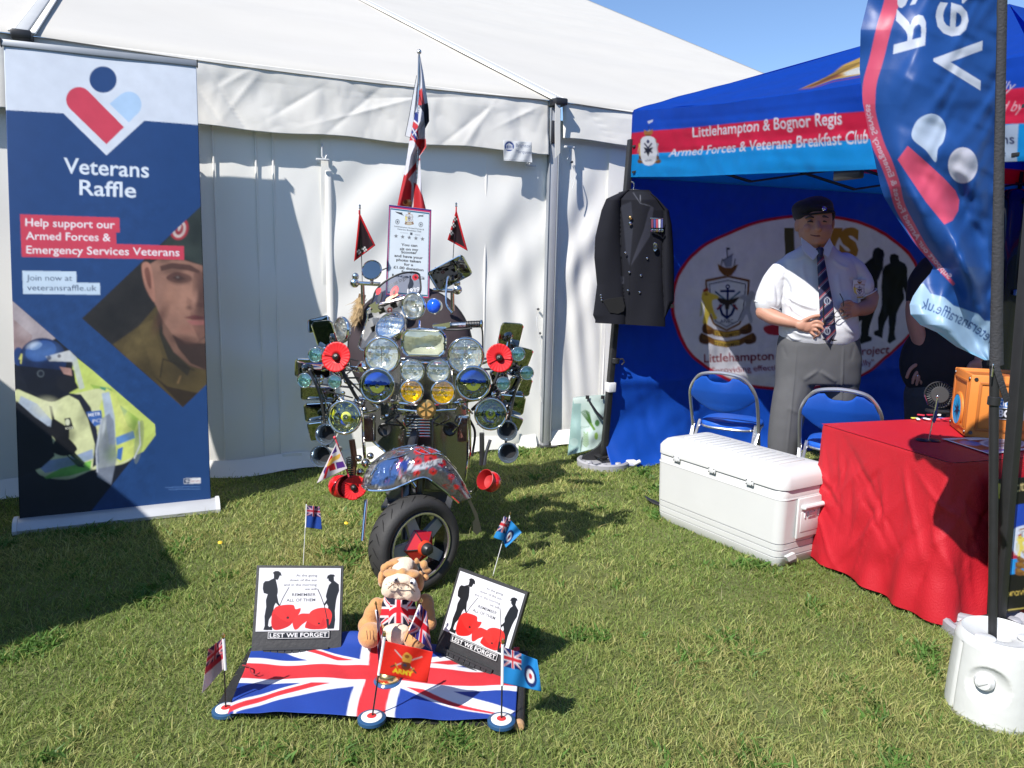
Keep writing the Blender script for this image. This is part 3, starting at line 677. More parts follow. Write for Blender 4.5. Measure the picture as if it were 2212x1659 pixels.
# ---------------------------------------------------------------- gazebo
GL = g(1303, 1005); GN = g(2151, 1378)
GLt = onpl(1360, 384, GL, (0, 1, 0)); GNt = onpl(2234, 349, GN, (0, 1, 0)); 
dT = unit((GNt-GLt)*[1, 1, 0]); dB = unit(V3((-dT[1], dT[0], 0))); dB = dB if dB[0] > 0 else -dB
nT = -dB                                               # text side faces out
SIDE = np.linalg.norm((GNt-GLt)[:2]); DEEP = 4.0
#print('gazebo side', SIDE, GLt, GNt, 'dB', dB)
gz = thing('gazebo', 'blue pop-up gazebo reading Littlehampton and Bognor Regis on its red and blue valance', 'gazebo', GL)
GRB = GL+dB*DEEP; GRBt = GLt+dB*DEEP; GNB = GN+dB*DEEP; GNBt = GNt+dB*DEEP
M_CAN = printmat('canopy_polyester', .5, .62, .06, 60, .4)
CB, CR, CC = (14, 88, 212), (226, 38, 84), (18, 168, 240)
pr = Print(1340, 0, 2245, 400, 1.7, CB)
pr.poly([(1340, 291), (1364, 287.5), (1861.7, 240), (1995, 214), (2250, 186), (2250, 266), (1995, 276), (1872, 300), (1588, 319.7), (1357.7, 334), (1340, 335)], CR)
pr.poly([(1340, 335), (1357.7, 334), (1588, 319.7), (1872, 300), (1995, 276), (2250, 266), (2250, 400), (1340, 400)], CC)
pr.line([(1340, 291), (1364, 287.5), (1861.7, 240), (1995, 214), (2250, 186)], 1.5, (170, 70, 150))
pr.text('Littlehampton & Bognor Regis', (1493, 296), (1816.5, 268), (0, -22), (236, 236, 246), .014, up2=(0, -30))
pr.text('Armed Forces & Veterans Breakfast Club', (1442, 338.5), (1871, 308), (4, -17), (236, 236, 246), .014, up2=(0, -31))
def crest(pr, x, y, s, full=False):
    """heraldic shield with ship, supporters and ribbons; x, y centre of the shield; s width of the whole"""
    T = lambda P: [(x+px*s, y+py*s) for px, py in P]
    G1, G2, G3 = (150, 106, 50), (222, 190, 90), (120, 78, 40)
    pr.poly(T([(-.36, -.35), (0, -.42), (.36, -.35), (.33, .15), (.22, .36), (0, .47), (-.22, .36), (-.33, .15)]), G1)
    pr.poly(T([(-.33, -.32), (0, -.39), (.33, -.32), (.30, .14), (.2, .34), (0, .44), (-.2, .34), (-.30, .14)]), (226, 228, 234))
    pr.line(T([(-.29, -.28), (0, -.34), (.29, -.28), (.27, .13), (.18, .31), (0, .4), (-.18, .31), (-.27, .13)]), .012*s, (70, 74, 100), closed=True)
    pr.poly(T([(-.16, -.60), (-.04, -.54), (.06, -.54), (.17, -.60), (.13, -.50), (.06, -.42), (-.06, -.42), (-.13, -.50)]), G1)
    pr.line(T([(0, -.56), (0, -.86)]), .014*s, (60, 60, 70)); pr.line(T([(-.1, -.57), (-.08, -.68)]), .012*s, (60, 60, 70)); pr.line(T([(.11, -.57), (.13, -.68)]), .012*s, (60, 60, 70))
    pr.poly(T([(-.08, -.66), (.09, -.76), (.07, -.56), (-.03, -.55)]), (168, 172, 186)); pr.line(T([(-.09, -.65), (.1, -.76)]), .01*s, (70, 66, 60)); pr.poly(T([(0, -.86), (.05, -.855), (.05, -.83), (0, -.83)]), (50, 40, 60))
    N = (40, 54, 120)
    pr.ell(x, y-.24*s, .035*s, .035*s, N); pr.ell(x, y-.24*s, .018*s, .018*s, (226, 228, 234))
    pr.line(T([(0, -.2), (0, .24)]), .035*s, N); pr.line(T([(-.11, -.17), (.11, -.17)]), .035*s, N)
    pr.line(T([(-.13, .08), (-.08, .2), (0, .26), (.08, .2), (.13, .08)]), .04*s, N); pr.poly(T([(-.16, .1), (-.13, .03), (-.09, .1)]), N); pr.poly(T([(.16, .1), (.13, .03), (.09, .1)]), N)
    pr.line(T([(-.2, -.16), (.16, .12)]), .022*s, (70, 120, 150)); pr.line(T([(.2, -.16), (-.16, .12)]), .022*s, (70, 120, 150)); pr.line(T([(.1, .05), (.17, .12)]), .028*s, (170, 50, 60)); pr.line(T([(-.1, .05), (-.17, .12)]), .028*s, (170, 50, 60))
    pr.poly(T([(-.2, -.08), (-.08, -.05), (0, -.03), (.08, -.05), (.2, -.08), (.12, .02), (.04, .05), (.03, .12), (-.03, .12), (-.04, .05), (-.12, .02)]), (84, 66, 58))
    pr.text('AFVBC', (x-.11*s, y+.34*s), (x+.11*s, y+.34*s), (0, -.06*s), (50, 50, 80))
    L1, L2 = (232, 214, 100), (186, 150, 60)
    pr.poly(T([(-.40, -.16), (-.34, -.2), (-.28, -.14), (-.16, -.1), (-.15, -.05), (-.25, -.02), (-.24, .1), (-.20, .2), (-.16, .26), (-.22, .28), (-.27, .18), (-.31, .26), (-.33, .36), (-.40, .34), (-.38, .2), (-.38, .05), (-.42, -.05)]), L1, cr=True)
    pr.poly(T([(-.40, -.19), (-.32, -.23), (-.30, -.18), (-.39, -.15)]), (176, 80, 50)); pr.poly(T([(-.44, .0), (-.40, .02), (-.42, .22), (-.46, .24)]), (206, 206, 170)); pr.ell(x-.345*s, y-.12*s, .03*s, .02*s, L2)
    pr.poly(T([(.38, -.18), (.32, -.10), (.26, -.12), (.18, -.06), (.28, -.02), (.30, .06), (.24, .2), (.20, .3), (.26, .3), (.32, .2), (.38, .34), (.42, .3), (.38, .12), (.40, -.02), (.44, -.12)]), (190, 192, 200), cr=True)
    for dy_, tx in ((0, 'LITTLEHAMPTON'), (.155, 'FIRMIS FIRMAMENTUM')):
        w = .36+dy_*.35
        up = [(-w, .34+dy_), (-.2, .44+dy_), (0, .475+dy_), (.2, .44+dy_), (w, .34+dy_)]; lo = [(a, b+.10) for a, b in up][::-1]
        pr.poly(T(up+lo), G1); pr.poly(T([(-.2, .455+dy_), (0, .49+dy_), (.2, .455+dy_), (.2, .535+dy_), (0, .565+dy_), (-.2, .535+dy_)]), G2)
        for e in (-1, 1): pr.poly(T([(e*w, .34+dy_), (e*(w+.05), .40+dy_), (e*(w+.03), .49+dy_), (e*(w-.10), .52+dy_), (e*(w-.13), .45+dy_), (e*(w-.02), .44+dy_)]), G3, cr=True)
        pr.textpath(tx, T([(-.22, .53+dy_), (0, .56+dy_), (.22, .53+dy_)]), .055*s, (70, 50, 40), 1, .004, True)
crest(pr, 1402, 318, 52)
pr.poly([(1388, 298), (1416, 298), (1420, 330), (1414, 352), (1402, 358), (1390, 352), (1384, 330)], (238, 240, 245), cr=True); pr.line([(1394, 310), (1410, 330)], 3, (40, 44, 90)); pr.line([(1410, 310), (1394, 330)], 3, (40, 44, 90)); pr.poly([(1392, 318), (1402, 321), (1413, 318), (1405, 330), (1402, 338), (1398, 330)], (30, 34, 60)); pr.ell(1402, 306, 3, 4, (44, 50, 110))
pr.text('AFVBC', (1394, 350), (1410, 348), (0, -5), (60, 70, 120)); pr.poly([(1399, 262), (1412, 258), (1411, 263), (1402, 268)], (220, 226, 240)); pr.poly([(1392, 280), (1402, 285), (1413, 279), (1412, 290), (1393, 291)], (190, 130, 70))
WG = (220, 186, 96)
pr.poly([(1728, 192), (1769, 174), (1800, 158), (1822, 140), (1850, 128), (1880, 115), (1900, 112), (1900, 150), (1857, 162), (1800, 172), (1757, 188)], WG); pr.poly([(1822, 157), (1850, 146), (1900, 135), (1900, 160), (1855, 160), (1826, 164)], (236, 238, 236))
pr.poly([(1732, 191), (1770, 176), (1812, 158), (1818, 164), (1795, 172), (1760, 186)], (170, 100, 70))
for k in range(7): pr.line([(1745+k*12, 189-k*7), (1800+k*12, 166-k*6)], 1.3, (120, 84, 40))
pr.line([(1729, 193), (1757, 190), (1800, 176), (1860, 166)], 1, (200, 70, 90))
pr.text('Proudly', (2095, 200), (2196, 196), (4, -22), (226, 220, 236), 0, .3); pr.text('supported by', (2070, 242), (2214, 241), (4, -24), (240, 200, 214), 0, .3)
pr.poly([(2040, 285), (2206, 268), (2200, 352), (2040, 360)], (196, 214, 236)); pr.text('Veterans', (2070, 312), (2196, 311), (0, -22), (30, 50, 110), .01); pr.text('Raffle', (2090, 342), (2176, 339), (0, -20), (30, 50, 110), .01)
bot = np.array([(1356, 383), (1470, 382), (1640, 376), (1890, 366), (2130, 352), (2234, 349)], float)
top = np.array([(1369, 238.5), (1421, 235), (1563, 223), (1730, 200), (1857, 180), (2234, 116)], float)
nu, nv = 520, 110; U, V = UVg(nu, nv); xs = 1356+(2234-1356)*np.linspace(0, 1, nu)
xt = 1369+(2234-1369)*np.linspace(0, 1, nu)
yb = np.interp(xs, bot[:, 0], bot[:, 1]); yt = np.interp(xt, top[:, 0], top[:, 1])
AX = xt[None]*(1-V)+xs[None]*V; AY = yt[None]*(1-V)+yb[None]*V
P = onpl(AX, AY, GLt, nT)
sS = (P-GLt) @ dT
P = P+((0.012*np.sin(sS*5+V*2)+0.007*vnoise(np.stack([sS, V*.4], -1), 9, 4)+0.004*vnoise(np.stack([sS*.8, V*.9], -1), 22, 5))*np.clip(V*3, 0, 1)*np.clip(U*12, 0, 1))[..., None]*nT
edge = P[0].copy()
psurf('printed_valance', P, pr, AX, AY, M_CAN, gz, .001)
Cc = (GLt+GNt)/2+dB*DEEP*.42; cpx = proj(Cc)[0]; cz = hgt(Cc, 238-.30*(cpx-1369)); APX = np.array([Cc[0], Cc[1], cz])
#print('apex', APX, cpx)
V_ = np.linspace(0, 1, 60)[:, None, None]; e2 = edge[None, ::3]; P = APX*(1-V_)+e2*V_
nr = unit(np.cross(dT, (APX-(GLt+GNt)/2))); nr = nr if nr[2] > 0 else -nr
Ue = np.linspace(0, 1, e2.shape[1])[None, :, None]
P = P+nr*(-0.05*np.sin(PI*V_)*np.sin(PI*Ue)+0.010*np.sin(Ue*40+V_*9)*V_*np.exp(-Ue*5)+.004*np.sin(V_*60)*V_*np.exp(-(1-V_)*6))
ax = proj(P); psurf('roof_panel', P, pr, ax[..., 0], ax[..., 1], M_CAN, gz, .001)
pe = Print(0, 0, 40, 40, 1, CB); pe.poly([(0, 14), (40, 14), (40, 26), (0, 26)], CR); pe.poly([(0, 26), (40, 26), (40, 40), (0, 40)], CC)
zt0 = edge[0][2]; zt1 = edge[-1][2]
corn = [GLt, GLt+dB*DEEP, GNt+dB*DEEP, GNt]; zt = [edge[0][2], zt0+.03, zt1+.03, edge[-1][2]]; zb = [GLt[2], GLt[2]+.03, GNt[2]+.03, GNt[2]]
for i in range(3):
    a, b = corn[i]*[1, 1, 0], corn[i+1]*[1, 1, 0]; U, V = UVg(50, 40)
    P = (a*(1-U[..., None])+b*U[..., None])+((zt[i]*(1-U)+zt[i+1]*U)*(1-V)+(zb[i]*(1-U)+zb[i+1]*U)*V)[..., None]*UP
    if i == 0: P[0, 0] = edge[0]
    psurf('valance', P, pe, U*40, V*40, M_CAN, gz, .001)
    te = P[0]; Vv = np.linspace(0, 1, 20)[:, None, None]; Q = APX*(1-Vv)+te[None]*Vv
    psurf('roof_panel', Q, pe, np.zeros(Q.shape[:2]), np.zeros(Q.shape[:2]), M_CAN, gz, .001)
def gleg(b, t, nm='leg'):
    obj(nm, bar(b+UP*.0, t, .042, .042, .006, dB), M_BLACKMET, gz, 40)
    m_ = b+(t-b)*.0; obj('foot', box(b+V3((0, 0, .03)), (.11, .11, .01), dB, dT, .003), M_BLACKMET, gz)
LT = GLt+V3((.0, .0, .25)); 
gleg(GL+V3((0, 0, .04)), LT); gleg(GN+V3((0, 0, .04)), GNt+V3((0, .0, .2))); gleg(GRB, GRBt+UP*.3); gleg(GNB, GNBt+UP*.3)
for a, b in ((GLt, GNt), (GLt, GRBt), (GRBt, GNBt), (GNt, GNBt)):   # scissor bars under the eaves
    ins = .05*unit(APX*[1, 1, 0]-(a+b)/2*[1, 1, 0])
    n = 4
    for k in range(n):
        p = a+(b-a)*k/n+ins; q = a+(b-a)*(k+1)/n+ins
        obj('truss_bar', bar(p+UP*(.03 if k % 2 else .20), q+UP*(.20 if k % 2 else .03), .03, .015, .003, UP), M_BLACKMET, gz, 40)
        obj('truss_bar', bar(p+UP*(.20 if k % 2 else .03)+ins*.3, q+UP*(.03 if k % 2 else .20)+ins*.3, .03, .015, .003, UP), M_BLACKMET, gz, 40)
br = onpl(1832, 386, GLt+dB*.05, nT); obj('truss_bracket', box(br+UP*.02, (.16, .03, .05), dT, dB, .008), M_BLACKPL, gz)
obj('centre_pole', bar(Cc*[1, 1, 0]+UP*(GLt[2]+.1), APX-UP*.02, .03, .03, .004), M_BLACKMET, gz)
q = GL+(GLt-GL)*.40; qq = q
cl = MB().add(*lathe([(.029, -.02), (.033, -.015), (.033, .015), (.029, .02)], onpl(1328, 779, GL, (0, 1, 0)), GLt-GL, 20)).add(*tube([onpl(1336, 777, GL, (0, 1, 0)), onpl(1345, 775, GL, (0, 1, 0)), onpl(1349, 782, GL, (0, 1, 0)), onpl(1343, 788, GL, (0, 1, 0))], .006, 8))
obj('hook_clamp', cl, M_BLACKPL, gz)
lp = lambda y: onpl(1303+(1360-1303)*(1005-y)/(1005-384), y, GL, (0, 1, 0))
obj('cloth_tie', box(lp(836)+V3((0, -.0, 0)), (.062, .062, .07), dB, dT, .008), mat('white_cloth', (.62, .62, .65), .8, bump=.2), gz)

# ---------------------------------------------------------------- printed backdrop sheet
pr = Print(1330, 365, 2330, 1100, 1.9, (20, 92, 208))
OV = [(1710.8, 464.7), (1639.5, 477), (1577, 501), (1517, 529.7), (1474.5, 572), (1455.8, 614.7), (1449.5, 664.7), (1457, 707), (1477, 752), (1512, 786), (1584.7, 828), (1678.5, 843), (1770, 838), (1854.7, 815.5), (1929.7, 763), (1985, 700), (2000, 650), (1992, 603), (1977.5, 564), (1949, 530), (1902, 493.7), (1831.7, 471.6), (1770, 464)]
pr.poly(OV, (206, 34, 60), cr=True); cx, cy = 1724, 655
pr.poly([(cx+(x-cx)*.976, cy+(y-cy)*.968) for x, y in OV], (226, 226, 234), cr=True)
crest(pr, 1573, 652, 136)
LG = (190, 150, 62)
pr.poly([(1697, 492), (1717, 492), (1717, 540), (1745, 540), (1745, 556), (1697, 556)], (120, 112, 66)); pr.poly([(1752, 492), (1772, 492), (1786, 532), (1800, 492), (1820, 492), (1794, 556), (1778, 556)], LG)
pr.text('S', (1812, 555), (1859, 555), (0, -62), LG, .06)
0 and pr.poly([(1858, 523), (1852, 505), (1838, 495), (1822, 497), (1811, 508), (1814, 524), (1832, 534), (1846, 545), (1856, 556), (1859, 545), (1858, 530), (1846, 520), (1832, 512), (1840, 506), (1846, 511), (1848, 516), (1840, 521), (1858, 523)], LG)
F = lambda P: [(1831.7+.2604*a, 397.4+.2604*b) for a, b in P]
SB = (24, 26, 34)
pr.poly(F([(225, 560), (240, 535), (270, 525), (305, 550), (310, 585), (298, 620), (296, 700), (262, 770), (248, 800), (248, 900), (238, 1010), (215, 1100), (190, 1180), (180, 1260), (210, 1275), (205, 1300), (120, 1330), (104, 1310), (125, 1240), (120, 1130), (80, 1160), (60, 1220), (90, 1235), (85, 1260), (30, 1290), (0, 1290), (30, 1200), (50, 1130), (110, 1060), (150, 960), (180, 860), (150, 740), (135, 680), (215, 610)]), SB)
pr.poly(F([(350, 610), (360, 585), (390, 578), (420, 595), (422, 635), (470, 660), (485, 700), (505, 850), (528, 960), (495, 985), (478, 900), (458, 850), (470, 950), (440, 1010), (410, 1080), (395, 1180), (390, 1250), (400, 1290), (345, 1325), (330, 1310), (345, 1230), (350, 1090), (318, 1150), (300, 1210), (290, 1280), (230, 1255), (228, 1225), (262, 1210), (262, 1110), (288, 1000), (278, 860), (292, 720), (310, 680), (350, 655)]), SB)
DR = (150, 30, 52)
pr.text('Littlehampton', (1522, 783.5), (1671, 777), (0, -19), DR, .012); pr.text('Veterans Support', (1678, 777), (1842, 771), (0, -18), DR, .012); pr.text('Project', (1851, 768), (1921.5, 763), (0, -18), DR, .012, .1)
pr.text('"providing effective welfare support locally"', (1540, 806), (1888, 788), (0, -12), DR, .006)
pr.poly([(1655, 706), (1700, 700), (1700, 722), (1662, 722)], (200, 60, 80), cr=True)
nu, nv = 460, 300; U, V = UVg(nu, nv); s = .0+(DEEP-.15)*U; ztop = 2.03+.02*U
z = ztop*(1-V); base = GL+dB*0.0
zc = np.clip(z, 0.0, 9); P0 = base*[1, 1, 0]+s[..., None]*dB+zc[..., None]*UP
lean = (GLt-GL)*[1, 1, 0]; P0 = P0+lean*(z/GLt[2]*(1-U)*1.0)[..., None]
ap = proj(P0-.03*dT)
p2 = np.stack([s, z], -1); slack = np.exp(-z/.22)
d = .035*np.sin(s*4.2)*(.25+slack)+.012*vnoise(p2, 5, 9)+.02*np.exp(-((z-.60)/.05)**2)+.035*vnoise(p2*[1, 1.6], 6, 12)*np.exp(-z/.5)+.004*vnoise(p2, 26, 3)
d = d+.16*slack**2
P = P0+(d-.035)[..., None]*dT; P[..., 2] = np.maximum(P[..., 2], .006+.012*(1+np.sin(s*17+z*30))*slack)
bk = psurf('backdrop_sheet', P, pr, ap[..., 0], ap[..., 1], printmat('backdrop_polyester', .6, .45, .15, 80), None, .001)
tag(bk, 'blue printed sheet with white oval, shield and soldier silhouettes hung inside the gazebo', 'backdrop')

# ---------------------------------------------------------------- weight plates under two legs
def plate(c, r, lab, yaw=0):
    t = thing('weight_plate', lab, 'weight plate', c, 'grey weight plates on the gazebo legs')
    prof = [(.001, .026), (.06, .026), (r*.62, .024), (r*.8, .028), (r*.86, .045), (r*.94, .05), (r, .040), (r, .0)]
    obj('plate', lathe(prof, c, UP, 40), mat('grey_moulded_plastic', (.30, .30, .33), .55, bump=.15, bs=50), t, 40)
    for k in range(6):
        a = yaw+k*PI/3; p = c+V3((math.cos(a)*r*.62, math.sin(a)*r*.62, .03)); obj('moulded_boss', lathe([(.001, .014), (.02, .012), (.028, 0)], p, UP, 14), MATS['grey_moulded_plastic'], t)
    obj('handle_rib', box(c+V3((math.cos(yaw)*r*.55, math.sin(yaw)*r*.55, .045)), (r*.5, .03, .02), (math.cos(yaw), math.sin(yaw), 0), (-math.sin(yaw), math.cos(yaw), 0), .006), MATS['grey_moulded_plastic'], t)
    return t
plate(GL+V3((0, 0, 0)), .19, 'round grey weight plate at the foot of the gazebo leg below the dark blazer', .4)
plate(GN+V3((.02, .03, 0)), .20, 'round grey weight plate behind the white canister under the nearest gazebo leg', 2.6)

# ---------------------------------------------------------------- feather flag and its weight
wc = g(2135, 1578); rW = .136; wc = wc*(1+(rW)/np.hypot(wc[0], wc[1])); zW = .275
wt = thing('water_weight', 'white water-filled plastic canister holding the flag pole at the right edge', 'weight', wc)
n = 64; th = np.arange(n)*2*PI/n; prof = [(.97, .0), (1.0, .012), (.995, .06), (.975, .14), (.95, .21), (.935, .247), (.90, .268), (.82, .278), (.78, .272), (.55, .268), (.30, .262), (.24, .255), (.22, .215), (.001, .21)]
cen = g(2114, 1495); v = []; 
ang0 = math.atan2(-wc[1], -wc[0])-.12
for r_, h_ in prof:
    rr = np.full(n, r_*rW)
    v.append(np.stack([wc[0]+rr*np.cos(th), wc[1]+rr*np.sin(th), np.full(n, h_)], 1))
f = []
for i in range(len(prof)-1):
    for j in range(n): f.append((i*n+j, i*n+(j+1) % n, (i+1)*n+(j+1) % n, (i+1)*n+j))
# finer side with a dished recess for the filler cap
nz_, nth = 60, 160; T_, Z_ = np.meshgrid(np.linspace(0, 2*PI, nth), np.linspace(0, 1, nz_))
zz = .012+.235*Z_; rr = np.interp(zz, [.0, .012, .06, .14, .21, .247], [.97, 1.0, .995, .975, .95, .935])*rW
zr = hgt(wc*(1-rW/np.hypot(wc[0], wc[1])), 1492); arc = (T_-(2*PI+ang0))*rW; dist = np.hypot(arc, zz-zr)
rr = rr-.030*np.clip(1-(dist/.066)**2, 0, 1)**.7
gro = np.exp(-((T_-(PI+.05))/.035)**2); rr = rr-.006*gro
P = np.stack([wc[0]+rr*np.cos(T_), wc[1]+rr*np.sin(T_), zz], -1)[:, ::1]
mm = MB().add(*grid(P)); k0 = 5
vt = np.concatenate(v[k0:]); mt = []
for i in range(len(prof)-k0-1):
    for j in range(n): mt.append((i*n+j, i*n+(j+1) % n, (i+1)*n+(j+1) % n, (i+1)*n+j))
mm.add(vt, mt); mm.add(np.concatenate(v[:2]), f[:n])
M_SCUF = mat('scuffed_white_plastic', (.55, .56, .55), .42, 0, .05, 9, bump=.12, bs=30)
obj('body', mm, M_SCUF, wt, 50)
aa = ang0; cp = wc+V3((math.cos(aa-.11)*(rW*.93-.012), math.sin(aa-.11)*(rW*.93-.012), zr+.012)); ca = V3((math.cos(aa-.11), math.sin(aa-.11), 0))
obj('filler_cap', lathe([(.028, -.012), (.030, .006), (.024, .013), (.022, .020), (.001, .022)], cp, ca, 20), M_WHITEPL, wt)
obj('cap_grip', box(cp+ca*.02, (.034, .012, .012), frame(ca)[0]*.8+frame(ca)[1]*.6, ca, .004), M_WHITEPL, wt)
for e in (-1, 1): obj('moulded_plug', lathe([(.03, 0), (.03, .004), (.027, .006), (.001, .006)], wc+V3((e*.068, -.03, .268)), UP, 24), M_WHITEPL, wt)
FF = thing('feather_flag', 'navy feather flag with mirrored Veterans Raffle lettering on a black pole', 'flag', wc)
YP = float(wc[1])
pb = np.array(wc)+V3((0, 0, .215)); pb[0] = atY(2146, 1385, YP)[0]; ptp = atY(2161, -260, YP)
obj('pole', tube([pb, atY(2147, 900, YP), ptp], [.0125, .0135, .0135], 12), M_BLACKMET, FF)
obj('flag_sleeve', tube([atY(2150, 788, YP), atY(2151, 700, YP), atY(2156, 330, YP), atY(2162, -20, YP), atY(2164, -260, YP)], [.022, .019, .0165, .0165, .016], 14), mat('black_webbing', (.03, .03, .035), .8, bump=.4, bs=150), FF)
obj('pole_clamp', lathe([(.014, -.014), (.018, -.012), (.018, .012), (.014, .014)], atY(2147, 866, YP), UP, 16), M_BLACKPL, FF)
obj('tie_strap', bar(atY(2150, 787, YP-.02), atY(2176, 868, YP-.01), .020, .003, .001, (0, 1, 0)), MATS['black_webbing'], FF)
obj('zip_pull', box(atY(2144, 800, YP-.03), (.004, .004, .04), bev=.001), M_CHROME, FF)
FB = (40, 88, 164)
pr = Print(1840, -60, 2180, 800, 1.45, FB)
strip = [(1935, -60), (1927, 0), (1909, 62), (1894, 125), (1880, 175), (1877, 212), (1879, 250), (1897, 312), (1914, 350), (1932, 400), (1943.7, 444), (1969.7, 494), (1993, 533), (2014, 559), (2040, 590), (2061, 615)]
sp_ = smoothpath(strip, 90); dd = np.gradient(sp_, axis=0); dd /= np.hypot(dd[:, 0], dd[:, 1])[:, None]; nn_ = np.stack([-dd[:, 1], dd[:, 0]], 1)
w_ = np.interp(np.linspace(0, 1, len(sp_)), [0, .35, .55, .75, 1], [17, 14, 13, 10, 3])[:, None]
pr.poly(np.vstack([sp_+nn_*w_, (sp_-nn_*w_)[::-1]]), (226, 92, 122))
rev = [tuple(p) for p in (sp_[::-1]+nn_[::-1]*(w_[::-1]*.42))]
pr.textpath('Support our Armed Forces & Emergency Services', rev[3:], 12, (238, 214, 228), -1, .01, adv=1.28, size2=15)
TW = (216, 224, 240)
pr.text('Veterans', (2016, 184), (2050, -420), (107, 12), TW, .012, up2=(100, 12)); pr.text('Raffle', (1930, 117), (1962, -260), (72, -20), TW, .010, up2=(66, -10))
pr.poly([(2007, 246), (2030, 252), (2043, 275), (2038, 305), (2026, 322), (2021, 350), (2000, 325), (1970, 297), (1980, 262)], (196, 214, 240), cr=True)
pr.ell(2080, 357, 32, 39, (226, 226, 242), 0)
pr.poly([(1939, 345), (1961, 315), (2003, 352), (2040, 386), (2064, 412), (2072, 432), (2070, 455), (2058, 476), (2040, 485), (2000, 436)], (228, 92, 124))
pr.poly([(1960, 625), (1995, 612), (2010, 634), (2040, 642), (2060, 660), (2113, 678), (2127, 693), (2150, 694), (2150, 800), (1950, 800)], (176, 210, 240))
pr.textpath('veteransraffle.uk', [(2140, 745), (2100, 715), (2050, 690), (2010, 672), (1978, 664)], 26, (52, 84, 140), -1, .004, False, .72)
pr.line([(1968, 680), (1988, 701), (2024, 716), (2066, 747), (2130, 777)], 5, (150, 210, 245))
LE = np.array([(-60, 1888), (0, 1875), (65, 1859), (150, 1857), (225, 1864), (325, 1885), (403, 1902), (426, 1910), (457, 1928), (522, 1972), (560, 2004), (577, 2016), (590, 2010), (613, 1990), (640, 1972), (658, 1965), (679, 1967), (702, 1988), (718, 2024), (749, 2066), (778, 2127)])
nu, nv = 190, 520; U, V = UVg(nu, nv); AY = -60+838*V; xl = np.interp(AY, LE[:, 0], LE[:, 1]); xr = np.interp(AY, [-60, 0, 330, 778], [2156, 2154, 2147, 2137])
AX = xl+(xr-xl)*U
ph = (AX-2150)*.6+(AY-500)*.8
lowf = 1/(1+np.exp(-(AY-380)/50))
Yd = YP-.01-.10*np.sin(PI*(1-U))*(.6+.4*np.sin(AY/210))+.045*lowf*np.sin((AX*.83-AY*.55)/21.+.5)*np.sin(PI*np.clip(U*1.05, 0, 1))+.02*lowf*np.sin((AX*.9-AY*.3)/11.)*np.sin(PI*U)
Yd = Yd+.012*vnoise(np.stack([AX, AY], -1)/100., 3.0, 6)+.006*vnoise(np.stack([AX, AY*1.0], -1)/100., 9., 8)*np.clip(U*1.4-.2, 0, 1)+.10*(1-U)*lowf*np.clip((620-AY)/150, -1, 1)*.5
P = atY(AX, AY, Yd)
psurf('sail', P, pr, AX, AY, printmat('flag_satin', .40, .36, .04, 60, .35), FF, 0)

# ---------------------------------------------------------------- table, cloth and what stands on it
ZT = .672
T1 = g(1774, 918, ZT); TF = g(2054, 1003, ZT); tb = g(1971, 899, ZT)
tx = unit(V3((dB[0], dB[1], 0))); ty = unit((T1-TF)*[1, 1, 0]); tx = unit(tx-ty*(tx @ ty)); TWd = np.linalg.norm((T1-TF)[:2]); TLn = 1.8
#print('table', TWd, ty, tx)
tbl = thing('folding_table', 'low folding table hidden under the red cloth in front of the gazebo', 'table', TF*[1, 1, 0])
def tp(a, b, z=ZT): return TF*[1, 1, 0]+tx*a+ty*b+UP*z
obj('table_top', box(tp(TLn/2, TWd/2, ZT-.025), (TLn-.03, TWd-.03, .035), tx, ty, .006), M_WHITEPL, tbl)
for a in (.12, TLn-.12):
    for b in (.08, TWd-.08): obj('leg', tube([tp(a, b, ZT-.04), tp(a, b, .0)], .012, 8), M_GREY, tbl)
M_CLOTH = mat('red_tablecloth', (0.42, 0.005, 0.015), .62, 0, .06, 20, bump=.25, bs=160)
per = [tp(TLn, TWd), tp(0, TWd), tp(0, 0), tp(TLn, 0)]
rc = .03; path = []; nrm = []
seg = [(per[0], per[1]), (per[1], per[2]), (per[2], per[3])]
for i, (a, b) in enumerate(seg):
    L = np.linalg.norm(b-a); d_ = (b-a)/L; o_ = np.cross(d_, UP); o_ = o_ if (o_ @ (a-tp(TLn/2, TWd/2))) > 0 else -o_
    m_ = int(L/.012)
    for t in np.linspace(rc/L, 1-rc/L, m_): path.append(a+d_*t*L); nrm.append(o_)
    if i < 2:
        a2, b2 = seg[i+1]; d2 = unit(b2-a2); o2 = np.cross(d2, UP); o2 = o2 if (o2 @ (a2-tp(TLn/2, TWd/2))) > 0 else -o2
        for t in np.linspace(0, PI/2, 8)[1:-1]:
            nn = o_*math.cos(t)+o2*math.sin(t); path.append(b-o_*rc-o2*rc+nn*rc); nrm.append(nn)
path = np.array(path); nrm = np.array(nrm); K = len(path); arc = np.r_[0, np.cumsum(np.linalg.norm(np.diff(path, axis=0), axis=1))]
nv = 60; V = np.linspace(0, 1, nv)[:, None]; S_ = arc[None, :]+0*V; drop = V*(ZT-.035)+0*S_
q = np.stack([S_, drop*.55], -1)
pl_ = (np.sin(S_*2*PI/.21+1.5*np.sin(S_*5)+drop*1.2)*.5+.5)**1.3
dsp = .004+V*(.022+.030*pl_*V+.012*vnoise(q, 9, 4))+.009*vnoise(np.stack([S_, drop*.35], -1), 13, 6)*V**.5+.004*vnoise(np.stack([S_, drop*.8], -1), 30, 7)*np.clip(V*3, 0, 1)
